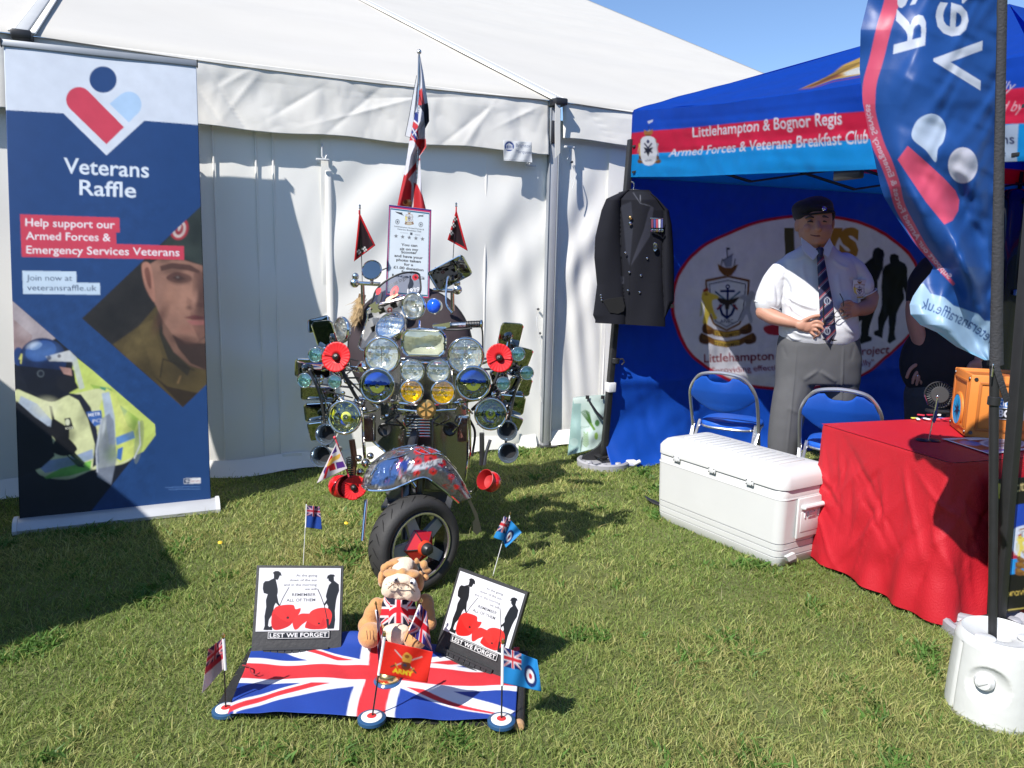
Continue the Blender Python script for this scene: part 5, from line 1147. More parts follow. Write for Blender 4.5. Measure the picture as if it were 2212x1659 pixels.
ujack(pr, lambda P: P, (206, 52, 60), (224, 226, 232), (34, 66, 152), 2)
FQ = [g(556, 1384, .018), g(1122, 1408, .018), g(1113, 1567, .018), g(492, 1551, .018)]
nu, nv = 240, 150; U, V = UVg(nu, nv); P = bil(FQ, U, V)
hz = .018+.016*np.exp(-((U-.5)/.3)**2)*np.sin(PI*V)+.007*vnoise(np.stack([U*1.2, V*.7], -1), 7, 3)+.004*vnoise(np.stack([U*1.2, V*.7], -1), 16, 5)
hz = hz+.03*np.exp(-((V-.02)/.08)**2)*np.exp(-((U-.38)/.12)**2)
P[..., 2] = .018+np.clip(hz, .0, 1)
wv = .35*np.sin(U*7)+.2*np.sin(U*13+1)
uf = psurf('union_flag', P, pr, U*60+.3*np.sin(V*9), V*30+wv, printmat('flag_cotton', .7, 0, .15, 60, .25), None, .001); tag(uf, 'large union flag spread flat over the black mat on the lawn', 'flag')
cdn = obj('flag_cord', tube(smoothpath([g(524, 1437, .045), g(538, 1440, .05), g(542, 1452, .045), g(552, 1457, .045), g(561, 1453, .045)], 20), .0022, 6), mat('red_cord', (.25, .02, .03), .7), None); tag(cdn, 'thin dark red tie cord at the left edge of the union flag', 'cord')

def board(q3, nvec, lab, pr, win, side=-1):
    """q3: TL,TR,BR,BL in space"""
    t = thing('memorial_board', lab, 'sign', (q3[2]+q3[3])/2, 'remembrance boards on the lawn')
    TL_, TR_, BR_, BL_ = q3; th = .016
    v = np.vstack([q3, [p-nvec*th for p in q3]]); f = [(3, 2, 1, 0), (4, 5, 6, 7), (0, 1, 5, 4), (1, 2, 6, 5), (2, 3, 7, 6), (3, 0, 4, 7)]
    obj('backing_board', (v, f), mat('black_board', (.018, .018, .02), .5, 0, .2, 30, bump=.1), t, 0)
    x0, y0, x1, y1 = win; a = (.035, .03, .975, .725)
    nu, nv = 280, 220; U, V = UVg(nu, nv); uu = a[0]+(a[2]-a[0])*U; vv = a[1]+(a[3]-a[1])*V
    P = bil(q3, uu, vv)+nvec*.0035
    psurf('printed_panel', P, pr, x0+(x1-x0)*U, y0+(y1-y0)*V, printmat('sign_print', .3, 0, 0, 60, .5), t, .002)
    U, V = UVg(150, 22); P = bil(q3, .17+.70*U, .725+.085*V)+nvec*.0045
    psurf('title_plate', P, PL, U*150, V*20, MATS['sign_print'], t, .002)
    for (u0, u1, v0, v1) in ((.12, .86, .90, .905), (.12, .86, .98, .985)):
        P = [bil(q3, np.array(u), np.array(w_))+nvec*.004 for u, w_ in ((u0, v0), (u1, v0), (u1, v1+.02), (u0, v1+.02))]; obj('stand_rib', prism(P, nvec, .006), M_BLACKPL, t)
    for k in range(9):
        P = [bil(q3, np.array(.14+.08*k+e), np.array(w_))+nvec*.003 for e, w_ in ((0, .93), (.07, .93), (.07, .965), (0, .965))]; obj('vent_slot', prism(P, nvec, .003), M_BLACKPL, t)
    return t
PL = Print(0, 0, 150, 20, .6, (18, 18, 20)); PL.line([(2, 2), (148, 2), (148, 18), (2, 18)], 1.3, (226, 226, 226), closed=True); PL.text('LEST WE FORGET', (6, 15.5), (144, 15.5), (0, -11), (228, 228, 228), .012)
c = lambda P: [(a, b) for a, b in P]
pr = Print(548, 138, 1285, 690, 1.9, (212, 212, 216)); BK = (22, 22, 24)
pr.poly([(670, 180), (690, 165), (720, 165), (742, 180), (752, 210), (735, 205), (722, 240), (712, 245), (700, 240), (712, 280), (722, 320), (725, 350), (720, 380), (735, 440), (752, 470), (738, 472), (712, 445), (700, 470), (690, 540), (660, 590), (655, 640), (690, 675), (650, 680), (615, 676), (625, 640), (618, 560), (628, 480), (622, 420), (635, 370), (600, 360), (588, 320), (590, 275), (605, 255), (640, 252), (660, 240), (682, 230), (680, 195)], BK)
pr.line([(822, 310), (790, 370), (770, 410), (748, 470)], 7, BK); pr.poly([(620, 676), (690, 640), (694, 680)], BK)
pr.poly([(1157, 235), (1165, 205), (1190, 193), (1220, 195), (1235, 210), (1222, 215), (1225, 250), (1270, 285), (1275, 340), (1258, 390), (1250, 430), (1242, 520), (1248, 600), (1240, 675), (1180, 678), (1185, 640), (1165, 600), (1175, 540), (1180, 480), (1165, 455), (1145, 480), (1140, 460), (1165, 420), (1155, 390), (1168, 330), (1180, 290), (1200, 268), (1175, 250), (1172, 232)], BK)
pr.line([(1080, 325), (1110, 385), (1145, 470), (1175, 590), (1190, 670)], 8, BK)
pr.poly([(690, 520), (720, 478), (800, 462), (870, 466), (890, 500), (935, 494), (925, 540), (880, 590), (850, 640), (780, 672), (715, 678), (685, 640), (680, 580)], (214, 40, 34), cr=True)
pr.poly([(700, 540), (760, 580), (830, 610), (880, 590), (850, 640), (780, 672), (715, 676), (688, 640)], (188, 30, 26), cr=True); pr.ell(825, 575, 13, 10, (60, 18, 16))
for k in range(9): pr.line([(760+k*14, 480+abs(k-4)*3), (815+k*2, 565)], 2, (164, 24, 22), .7)
pr.poly([(870, 600), (930, 545), (990, 540), (1020, 548), (1000, 600), (950, 640), (915, 675), (885, 672)], (206, 44, 38), cr=True)
pr.poly([(1000, 590), (1020, 530), (1070, 500), (1140, 490), (1190, 505), (1215, 550), (1205, 620), (1170, 670), (1100, 680), (1030, 672), (980, 660)], (216, 46, 38), cr=True); pr.poly([(1000, 610), (1060, 640), (1110, 640), (1140, 580), (1160, 640), (1100, 678), (1000, 668)], (186, 32, 28), cr=True)
pr.ell(1103, 628, 11, 9, (60, 18, 16))
for k in range(7): pr.line([(1060+k*16, 505+abs(k-3)*3), (1098+k*3, 610)], 2, (164, 28, 24), .7)
pr.line([(1150, 490), (1175, 590), (1190, 670)], 8, BK); pr.poly([(1165, 590), (1190, 590), (1195, 672), (1178, 672)], BK)
for tx_, x0, x1, y, sz in (('At the going', 882, 1073, 214, 22), ('down of the sun', 826, 1071, 256, 22), ('and in the morning', 776, 1070, 297, 22), ('we will', 965, 1069, 335, 22)): pr.text(tx_, (x0, y), (x1, y), (0, -sz), (40, 40, 46), .012)
pr.text('REMEMBER', (852, 388), (1065, 388), (0, -27), (30, 30, 34), .012); pr.text('ALL OF THEM', (805, 436), (1063, 434), (0, -27), (30, 30, 34), .012)
win = (548, 138, 1285, 690)
def standup(q, z0=.02):
    BL_ = g(*q[3], z0); BR_ = g(*q[2], z0); nn = unit(np.cross((BR_-BL_)*[1, 1, 0], UP)); nn = nn if nn[1] < 0 else -nn; best = None
    W0 = np.linalg.norm(BR_-BL_)
    for a in np.linspace(0, 50, 201):
        r = math.radians(a); n2 = unit(nn*math.cos(r)+UP*math.sin(r)); TL_ = onpl(*q[0], BL_, n2); TR_ = onpl(*q[1], BL_, n2); e = abs(np.linalg.norm(TL_-TR_)-W0)
        if best is None or e < best[0]: best = (e, n2, TL_, TR_, a)
    return np.array([best[2], best[3], BR_, BL_]), best[1]
q3, nv_ = standup([(554.8, 1221), (741.8, 1222), (736, 1416), (542, 1421)])
b1 = board(q3, nv_, 'upright black framed Lest We Forget board left of the toy bulldog', pr, win)
def tilted(q, z0=.02):
    BL_ = g(*q[3], z0+.02); BR_ = g(*q[2], z0); W0 = np.linalg.norm(BR_-BL_); d_ = unit(BR_-BL_); best = None
    for a in np.linspace(0, 60, 241):
        r = math.radians(a); hn = unit(np.cross(d_, UP)); hn = hn if hn[1] < 0 else -hn; n2 = unit(hn*math.cos(r)+np.cross(d_, hn)*(1 if np.cross(d_, hn)[2] > 0 else -1)*math.sin(r))
        TL_ = onpl(*q[0], BL_, n2); TR_ = onpl(*q[1], BL_, n2); e = abs(np.linalg.norm(TL_-TR_)-W0)+abs((TL_-BL_) @ d_)*.5
        if best is None or e < best[0]: best = (e, n2, TL_, TR_, a)
    return np.array([best[2], best[3], BR_, BL_]), best[1]
q3, nv_ = tilted([(991.9, 1226), (1140.4, 1279.4), (1081.8, 1476), (938.5, 1409.6)])
b2 = board(q3, nv_, 'tilted black framed Lest We Forget board right of the toy bulldog', pr, win)

# ---------------------------------------------------------------- small flags on sticks
M_WOODD = mat('black_lacquer', (.015, .014, .014), .3); M_SILK = printmat('flag_silk', .5, .3, .1, 120, .3)
M_WSL = mat('white_sleeve', (.74, .74, .76), .6)
def roundel_base(t, c, r=.05):
    for rr, h, m in ((r, .012, mat('blue_paint', (.02, .07, .16), .4)), (r*.74, .016, mat('white_paint', (.72, .72, .70), .5)), (r*.34, .018, mat('red_paint', (.55, .03, .03), .5))):
        o = obj('roundel_ring', lathe([(rr, .0), (rr, h-.002), (rr-.003, h), (.001, h)], c, UP, 32), m, t)
def stick_flag(name, lab, base, top, pts, pr, AXY, r=.0025, sleeve=None, disc=None, Yf=None, bz=0.0, nu=50, nv=40, wave=.004, stickmat=None, topz=None):
    b = g(*base, bz); Yb = float(b[1]); tpt = atY(*top, Yb-.0 if topz is None else topz)
    t = thing(name, lab, 'flag', b)
    obj('stick', tube([b, tpt], r, 8), stickmat or M_WOODD, t); obj('finial', lathe([(r*1.6, -.002), (r*2.2, .004), (r*1.2, .010), (.0004, .016)], tpt, unit(tpt-b), 10), M_GOLD, t)
    if sleeve: obj('sleeve', tube([atY(*sleeve[0], Yb), atY(*sleeve[1], Yb)], r*1.9, 8), M_WSL, t)
    if disc: roundel_base(t, np.array(b)-UP*.0, disc)
    U, V = UVg(nu, nv); q = [(a, b_, 0) for a, b_ in pts]; XY = bil(q, U, V); AX = XY[..., 0]; AY = XY[..., 1]
    Yd = Yb-.004+wave*np.sin(U*9+V*3)*U*2+(Yf(U, V) if Yf else 0)
    P = atY(AX, AY, Yd); ax, ay = AXY(U, V); psurf('cloth', P, pr, ax, ay, M_SILK, t, .0008); return t
# left: white ensign
pr = Print(0, 0, 60, 60, .9, (226, 214, 218)); pr.poly([(0, 0), (60, 0), (60, 34), (0, 34)], (196, 60, 76)); ujack(pr, quadmap([(0, 0), (60, 0), (60, 30), (0, 30)]), (206, 60, 76), (226, 180, 190), (70, 40, 84)); pr.poly([(0, 30), (60, 24), (60, 34), (0, 40)], (206, 60, 78))
def ywl(U, V): return .03*np.sin(U*4)
t = stick_flag('white_ensign_flag', 'faded red and white ensign drooping from the left front stick', (488, 1538), (482, 1376), [(482, 1378), (450, 1402), (436, 1498), (486, 1442)], pr, lambda U, V: (U*60, V*60), sleeve=((483, 1380), (487, 1447)), disc=.042, Yf=ywl, bz=.012, wave=.006)
# middle: ARMY
pr = Print(0, 0, 100, 70, .8, (222, 44, 34))
pr.line([(22, 14), (72, 52)], 2.4, (190, 180, 180)); pr.line([(80, 16), (22, 50)], 2.4, (190, 180, 180)); pr.line([(64, 46), (74, 54)], 3.4, (90, 60, 50)); pr.line([(30, 45), (20, 51)], 3.4, (90, 60, 50)); pr.line([(62, 52), (68, 44)], 2.4, (200, 160, 70)); pr.line([(28, 42), (34, 50)], 2.4, (200, 160, 70))
pr.poly([(40, 24), (46, 14), (54, 16), (60, 22), (58, 34), (50, 38), (42, 34)], (214, 160, 70), cr=True); pr.ell(49, 22, 5, 4, (150, 90, 40)); pr.poly([(42, 36), (58, 36), (60, 46), (52, 52), (42, 48)], (120, 60, 40), cr=True); pr.ell(48, 42, 4, 3, (60, 60, 90))
pr.text('ARMY', (25, 62), (68, 62), (0, -10), (236, 206, 50), .05)
t = stick_flag('army_flag', 'red ARMY flag on the middle front stick over the brass tin', (803, 1556), (830, 1372), [(833, 1385), (935, 1408), (923, 1475), (820, 1455)], pr, lambda U, V: (U*100, V*70), sleeve=((830.5, 1376), (818, 1458)), disc=.043, Yf=lambda U, V: -.02*U, bz=.03)
# right: RAF
def rafprint():
    pr = Print(0, 0, 100, 60, .8, (44, 144, 214)); ujack(pr, quadmap([(0, 0), (52, 0), (50, 30), (0, 32)]), (206, 50, 60), (222, 228, 238), (30, 44, 110))
    pr.ell(74, 36, 17, 20, (28, 50, 110)); pr.ell(74, 36, 11, 13, (226, 230, 236)); pr.ell(74, 36, 4.5, 5.5, (196, 50, 60)); return pr
prR = rafprint()
def rafmap(U, V): return U*100, V*60
t = stick_flag('air_force_flag', 'pale blue air force ensign flying from the right front stick over the union flag', (1083, 1562), (1086, 1388), [(1089, 1398), (1160, 1425), (1170, 1494), (1088, 1476)], prR, rafmap, sleeve=((1086, 1392), (1085, 1480)), disc=.043, Yf=lambda U, V: .0*U, bz=.03, wave=.009)
# behind: blue ensign left, RAF right
pr = Print(0, 0, 60, 60, .9, (44, 78, 164)); ujack(pr, quadmap([(0, 0), (60, 0), (60, 28), (0, 28)]), (180, 44, 66), (206, 190, 214), (50, 40, 100))
t = stick_flag('blue_ensign_flag', 'tiny blue ensign on a thin stick behind the left memorial board', (655, 1222), (662, 1087), [(663.5, 1092), (690, 1094), (696, 1144), (661, 1139)], pr, lambda U, V: (U*60, V*60), r=.0016, sleeve=((662, 1090), (660.5, 1140)), stickmat=M_WSL, wave=.006)
t = stick_flag('air_force_hand_flag', 'tiny air force flag folded round its stick behind the right memorial board', (1064, 1246), (1101.5, 1112), [(1100, 1120), (1127, 1150), (1093, 1184), (1086, 1168)], prR, lambda U, V: (45+U*55, V*60), r=.0016, sleeve=((1101, 1117), (1087, 1170)), stickmat=M_WSL)
U, V = UVg(30, 30); XY = bil([(1099, 1120, 0), (1089, 1115, 0), (1066, 1161, 0), (1087, 1169, 0)], U, V); Yb = float(g(1064, 1246)[1])-.012-.012*np.sin(PI*U)
psurf('cloth_fold', atY(XY[..., 0], XY[..., 1], Yb), prR, (1-U)*44, V*46, M_SILK, t, .0008)
# brass tin
tn = thing('brass_bell', 'brass dome on a round blue base standing on the union flag', 'bell', g(838, 1478, .03)); cc = g(838, 1478, .034)
obj('blue_base', lathe([(.044, .0), (.047, .006), (.047, .014), (.042, .02), (.001, .02)], cc, UP, 32), mat('blue_enamel', (.03, .09, .22), .2, coat=.5), tn)
obj('dome', lathe([(.036, .02), (.038, .026), (.036, .040), (.030, .050), (.018, .056), (.001, .058)], cc, UP, 32), M_GOLD, tn); obj('rim', tube([cc+V3((math.cos(a)*.037, math.sin(a)*.037, .022)) for a in np.linspace(0, 2*PI, 32, endpoint=False)], .003, 6, closed=True), M_GOLD, tn)

# ---------------------------------------------------------------- off to the left: neighbouring stall whose side wall shades the banner's foot
ns = thing('neighbouring_stall', 'dark green market stall standing outside the picture to the left', 'stall', (-4.2, 2.6, 0))
hS = 2.05; cS = g(412, 1263)+V3((-SUN_V[0], -SUN_V[1], 0))*0; cS = np.array(g(412, 1263))+hS/SUN_V[2]*V3((SUN_V[0], SUN_V[1], 0)); dS = unit(g(333, 1128)-g(412, 1263)); nS = V3((-dS[1], dS[0], 0)); nS = nS if nS[0] < 0 else -nS
cS[2] = 0; M_GRN = mat('stall_canvas', (.03, .07, .05), .8, bump=.2)
#print('stall', cS, dS)
obj('side_wall', box(cS+dS*1.25+UP*hS/2, (2.5, .01, hS-.02), dS, nS, 0), M_GRN, ns); obj('back_wall', box(cS+nS*1.25+UP*hS/2, (2.5, .01, hS-.02), nS, dS, 0), M_GRN, ns)
for a, b in ((0, 0), (2.5, 0), (0, 2.5), (2.5, 2.5)): obj('post', box(cS+dS*a+nS*b+UP*hS/2, (.04, .04, hS), dS, nS, .004), M_STEEL, ns)
ap_ = cS+dS*1.25+nS*1.25+UP*(hS+.35)
cq = [cS+UP*hS, cS+dS*2.5+UP*hS, cS+dS*2.5+nS*2.5+UP*hS, cS+nS*2.5+UP*hS]
obj('canopy', (np.array(cq+[ap_]), [(0, 1, 4), (1, 2, 4), (2, 3, 4), (3, 0, 4)]), M_GRN, ns, 0)

# added, unseen tree belt behind the camera, giving the chrome dark reflections
tb = MB(); r_ = np.random.default_rng(77)
for k in range(90):
    a = math.radians(180+ (k/89-.5)*190+r_.uniform(-2, 2)); d_ = r_.uniform(34, 44); c = V3((math.sin(a)*d_, math.cos(a)*d_, r_.uniform(2, 4))); vv, ff = ball(c, 1, 14, 9, s=(r_.uniform(2.5, 4.5), r_.uniform(2.5, 4.5), r_.uniform(3.5, 6)))
    vv = vv+(vnoise(vv, .9, k)*.5)[:, None]*unit((.3, .2, 1)); tb.add(vv, ff)
o = obj('added_tree_belt', tb, mat('added_tree_foliage', (.035, .06, .02), .9, 0, .5, 2, bump=1.0, bs=3), None, 60); tag(o, 'added unseen belt of dark trees behind the viewer, for dark reflections in the chrome', 'trees', None, 'stuff')
for x, y in ((475.6, 1173), (747.8, 1131)):
    c = g(x, y, .035); t = thing('dandelion', 'yellow dandelion flower in the grass %s' % ('in front of the banner' if x < 600 else 'left of the scooter wheel'), 'flower', c*[1, 1, 0]); obj('flower_head', lathe([(.001, -.004), (.009, .0), (.011, .004), (.006, .008), (.001, .009)], c, (.2, -.4, 1), 12), mat('dandelion_yellow', (.75, .50, .03), .7), t); obj('stem', tube([c*[1, 1, 0], c], .0012, 6), mat('stem_green', (.12, .2, .05), .7), t)
# ---------------------------------------------------------------- motor scooter
YS = 3.36                                               # distance of the lamp rack
wheel_c = g(895, 1279)+V3((0, .02, .214))
sco = thing('motor_scooter', 'mod style scooter covered in chrome lamps, mirrors and horns standing on the lawn', 'scooter', wheel_c*[1, 1, 0])
def SP(x, y, dy=0.0): return atY(x, y, YS+dy)
def px2m(r, dy=0.0): return r/FPX*(YS+dy)*1.015
M_REF = mat('lamp_reflector', (.93, .91, .87), .10, .72, .1, 70)
M_REFY = mat('yellow_lamp_reflector', (1.0, .85, .10), .12, .8, .1, 60)
M_GLASS = lensmat('clear_lamp_glass', (.88, .92, .90), .16, .03)
M_GLASS2 = lensmat('plain_lamp_glass', (.93, .94, .92), .09, .02)
M_GLASSY = lensmat('yellow_lamp_glass', (1.0, .80, .05), .12, .04)
M_GLASSG = lensmat('green_tint_glass', (.55, .85, .80), .18, .04)
M_GLASSB = lensmat('blue_glass', (.02, .10, .85), .10, .03)
M_BLUEC = mat('blue_coating_and_sky', (.015, .085, .62), .12, .3, .3, 50, bump=.3, bs=40)  # lens coating blue with the sky's reflection put into the colour
M_YELC = mat('yellow_coated_reflector', (.75, .80, .06), .35, .0, .2, 50, bump=.3, bs=40)
M_SMOKE = mat('olive_reflector', (.62, .64, .50), .10, 1.0, .2, 45)
FWD = unit((0, -1, .06))
LR = np.random.default_rng(21)
def riblens(c, ax, R, gm_, root, nr=13):
    n_, m_ = 60, 16; th = np.linspace(0, 2*PI, n_, endpoint=False); rows = []; a, b, z = frame(ax); b = b if b[2] > 0 else -b; rt = unit(np.cross(b, z))
    for k in np.linspace(1, .0, m_):
        x = R*.86*k*np.cos(th); y = R*.86*k*np.sin(th); h = R*(.06+.12*(1-k*k))+R*.022*np.sin(x/R*PI*nr)*(np.abs(y) < R*.62)+R*.012*np.sin(y/R*PI*5)
        rows.append(c+rt*x[:, None]+b*y[:, None]+z*h[:, None])
    P = np.stack(rows, 0); P = np.concatenate([P, P[:, :1]], 1); obj('lens', grid(P), gm_, root, 180)
def lamp(x, y, r, dy=0.0, ax=None, kind='clear', shell=1.0, name='lamp', label=None):
    r *= 1.05; c = SP(x, y, dy); R = px2m(r, dy); ax = FWD if ax is None else unit(ax)
    rootm = MB().add(*lathe([(.001, -R*1.15*shell), (R*.35, -R*1.08*shell), (R*.68, -R*.85*shell), (R*.88, -R*.5*shell), (R*.95, -R*.12), (R*.96, 0)], c, ax, 32))
    root = obj(name, rootm, M_CHROME2 if kind != 'work' else M_CHROME, sco, 60, label=label)
    obj('rim', lathe([(R*.96, -R*.12), (R*1.0, -R*.04), (R*1.0, R*.03), (R*.965, R*.10), (R*.90, R*.13), (R*.855, R*.10), (R*.84, R*.03)], c, ax, 40), M_CHROME, root, 60)
    rm = {'clear': M_REF, 'ribbed': M_REF, 'yellow': M_REFY, 'work': M_REF, 'blue': M_GLASSB, 'spot': M_SMOKE, 'dichro': M_SMOKE}[kind]
    if kind == 'blue':
        obj('lens', lathe([(R*.86, R*.02), (R*.8, R*.28), (R*.55, R*.5), (R*.25, R*.6), (.0005, R*.62)], c, ax, 28), mat('blue_lens', (.01, .09, .75), .08, 0, .1, 30, coat=1.0), root, 80); return root
    v_, f_ = lathe([(R*.85, R*.02), (R*.80, -R*.12), (R*.70, -R*.27), (R*.57, -R*.38), (R*.42, -R*.47), (R*.26, -R*.53), (.0005, -R*.56)], c, ax, 22)
    v_ = v_+LR.normal(0, R*.016, v_.shape); obj('reflector', (v_, f_), rm, root, 0)
    obj('bulb', lathe([(.0005, -R*.1), (R*.12, -R*.14), (R*.15, -R*.25), (R*.13, -R*.55)], c, ax, 14), M_CHROME, root, 60)
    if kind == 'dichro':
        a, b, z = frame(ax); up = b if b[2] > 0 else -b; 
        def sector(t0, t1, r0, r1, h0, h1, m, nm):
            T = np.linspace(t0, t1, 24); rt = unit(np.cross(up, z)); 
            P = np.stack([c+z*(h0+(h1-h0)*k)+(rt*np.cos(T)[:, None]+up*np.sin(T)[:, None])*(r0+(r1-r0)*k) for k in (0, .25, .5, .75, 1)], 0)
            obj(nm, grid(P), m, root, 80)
        sector(.10, PI-.10, R*.10, R*.72, -R*.02, -R*.01, M_BLUEC, 'blue_lens_tint'); sector(PI+.25, 2*PI-.1, R*.16, R*.42, -R*.02, -R*.01, M_YELC, 'yellow_coating')  # blue upper half: coating and a painted sky reflection in one sector
    if kind == 'spot':
        a, b, z = frame(ax)
        obj('yellow_coating', lathe([(R*.30, -R*.30), (R*.16, -R*.18)], c, ax, 20), M_YELC, root); obj('blue_lens_tint', lathe([(R*.5, -R*.34), (R*.40, -R*.38)], c-V3((-R*.15, 0, R*.25)), ax, 20, 1, .6), M_BLUEC, root)
    gm_ = {'clear': M_GLASS2, 'ribbed': M_GLASS, 'yellow': M_GLASSY, 'work': M_GLASSG, 'spot': M_GLASS2, 'dichro': M_GLASS2}[kind]
    if kind in ('ribbed', 'yellow'): riblens(c, ax, R, gm_, root, 13 if kind == 'ribbed' else 7); return root
    obj('lens', lathe([(R*.86, R*.04), (R*.7, R*.10), (R*.45, R*.15), (R*.2, R*.17), (.0005, R*.175)], c, ax, 36), gm_, root, 80)
    return root
# main pairs
lamp(826, 767, 39, .02, (-.06, -1, .05), 'ribbed', name='spotlamp'); lamp(1006, 768, 38.5, .02, (.03, -1, .05), 'ribbed', name='spotlamp')
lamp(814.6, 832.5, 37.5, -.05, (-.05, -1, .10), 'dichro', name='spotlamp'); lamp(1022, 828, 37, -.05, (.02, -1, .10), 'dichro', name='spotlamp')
lamp(891, 801, 25.5, -.01, None, 'ribbed', name='fog_lamp'); lamp(947, 801, 25.5, -.01, None, 'ribbed', name='fog_lamp')
lamp(889, 846, 25.5, -.06, (-.05, -1, .12), 'yellow', name='fog_lamp'); lamp(957, 848, 26, -.06, (.05, -1, .12), 'yellow', name='fog_lamp')
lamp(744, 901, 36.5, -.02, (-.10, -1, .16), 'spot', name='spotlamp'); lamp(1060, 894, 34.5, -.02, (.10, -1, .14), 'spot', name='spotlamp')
lamp(738, 713, 28, .06, (-.72, -.70, .08), 'clear', .5, name='spotlamp'); lamp(893, 661, 28.5, .08, (-.42, -.9, .08), 'clear', .6, name='spotlamp')
lamp(843, 704, 34, .10, (-.35, -.72, .6), 'ribbed', .9, name='headlamp')
lamp(937, 661, 16, .06, (-.25, -1, .05), 'blue', 1.7, name='marker_lamp')
for x, y, r, ax in ((681, 767, 16, (-.15, -1, .1)), (658, 822, 16, (-.15, -1, .1)), (723, 825, 15, (-.05, -1, .1)), (1119, 765, 15, (.1, -1, .1)), (1138, 806, 15, (.25, -1, .1)), (1087, 829, 15, (.1, -1, .1))):
    lamp(x, y, r, -.03, ax, 'work', .7, name='work_lamp')
# rectangular headlamp
def SR(x, y, dy=0.0): return SP(x, y, dy)
def rectlamp():
    c = SP(916, 741, -.03); hx, hz = px2m(47.5), px2m(28); a = unit((1, -.02, .0)); z = unit((0, .1, 1)); n = unit(np.cross(a, z)); n = n if n[1] < 0 else -n
    def ring(k, h, e=0):
        pts = []
        for (x, y) in [(-1, .42), (-.93, .72), (-.76, 1), (.76, 1), (.93, .72), (1, .42), (1, -.42), (.93, -.72), (.76, -1), (-.76, -1), (-.93, -.72), (-1, -.42)]: pts.append(c+a*(x*(hx*k-e))+z*(y*(hz*k-e*1.0))+n*h)
        return np.array(pts)
    def lf(rs, cap=False):
        k = 12; f = []
        for i in range(len(rs)-1):
            for j in range(k): f.append((i*k+j, i*k+(j+1) % k, (i+1)*k+(j+1) % k, (i+1)*k+j))
        if cap: f.append(tuple((len(rs)-1)*k+j for j in range(k)))
        return np.concatenate(rs), f
    root = obj('headlamp', lf([ring(.4, -.10), ring(.8, -.08), ring(.97, -.03), ring(.99, 0)]), M_CHROME2, sco, 50)
    obj('rim', lf([ring(.98, -.02), ring(1.02, -.005), ring(1.02, .012), ring(.97, .02), ring(.91, .016)]), M_CHROME, root, 30)
    obj('reflector', lf([ring(.92, .01), ring(.7, -.03), ring(.4, -.05), ring(.05, -.055)], True), mat('warm_reflector', (.86, .81, .66), .16, .35, .25, 40, bump=.5, bs=50), root, 80)
    obj('lens', lf([ring(.92, .014), ring(.86, .02), ring(.5, .022)], True), M_GLASS, root, 30)
    for e in (-1, 1): obj('screw', lathe([(.006, 0), (.005, .004), (.001, .004)], c+a*e*hx*.93+n*.018, n, 10), M_CHROME, root)
    0 and obj('filament_shield', lathe([(.022, -.02), (.026, .0), (.022, .01), (.001, .012)], c+a*.018-n*.012, n, 20, 1.3, 1), M_CHROME, root)
rectlamp()
obj('lamp_bracket', tube([SP(886, 712, .0), SP(905, 709, .0), SP(940, 713, .0)], .004, 8), M_CHROME, sco); obj('lamp_bracket', tube([SP(905, 709), SP(906, 694, .04)], .006, 8), M_CHROME, sco)
# legshield: curved chrome and painted panel behind the lamps
def shield():
    def prof(y): return np.interp(y, [772, 800, 860, 940, 1000, 1062], [842, 800, 783, 790, 862, 905]), np.interp(y, [772, 800, 860, 940, 1000, 1062], [965, 1000, 1010, 1012, 1010, 1000])
    Yv = np.linspace(772, 1062, 60); L_, R_ = prof(Yv); U = np.linspace(0, 1, 50)[None]; X = L_[:, None]*(1-U)+R_[:, None]*U; Y = Yv[:, None]+0*U
    D = .34+.10*((X-905)/110)**2-.03*np.sin((Y-655)/400*PI)
    P = atY(X, Y, YS+D); obj('leg_shield', grid(P), mat('polished_leg_shield', (.30, .30, .29), .2, .8, .15, 5, bump=.05, bs=8), sco, 180, solid=.004)
    for j in (0, -1): obj('shield_trim', tube(P[::3, j], .007, 8), M_CHROME, sco)
    # central steering column cover with a slatted grille
    for x0, x1, y0, y1, d, m, nm in ((872, 934, 868, 995, .16, M_STEEL, 'column_cover'), (866, 940, 884, 900, .13, M_CHROME2, 'crossbar_plate')):
        a, b = SP(x0, y0, d), SP(x1, y1, d); obj(nm, box((a+b)/2+V3((0, .03, 0)), (abs(b[0]-a[0]), .07, abs(a[2]-b[2])), bev=.01), m, sco)
    for k in range(7):
        y = 905+k*6.2; obj('grille_slat', bar(SP(878, y, .118), SP(929, y+.5, .118), .009, .006, .002, (0, 1, 0)), M_CHROME, sco)
    # indicator lenses
    for x, nm in ((797, 0), (1000, 1)):
        a = SP(x, 927, .13); w, h = px2m(11), px2m(29)
        r_ = obj('indicator', box(a+V3((0, .02, 0)), (w*2.3, .04, h*2.1), bev=.006), M_CHROME2, sco); obj('indicator_lens', box(a-V3((0, .008, 0)), (w*1.8, .02, h*1.85), bev=.005), mat('dull_red_lens', (.16, .07, .055), .2, 0, .3, 40, bump=.6, bs=60, coat=.6), r_)
        for k in range(3): obj('lens_rib', box(a-V3((w*.5*(k-1), .019, 0)), (.003, .004, h*1.8), bev=.001), MATS['dull_red_lens'], r_)
    for x, y in ((831, 928), (972, 927)):
        c = SP(x, y, .10); R = px2m(15.5); h_ = obj('horn', lathe([(.001, .0), (R*.3, .003), (R*.35, .0), (R*.8, .004), (R*.86, .010), (R, .008), (R, -.02), (R*.6, -.04), (.001, -.045)], c, FWD, 26), M_BLACKPL, sco)
shield()
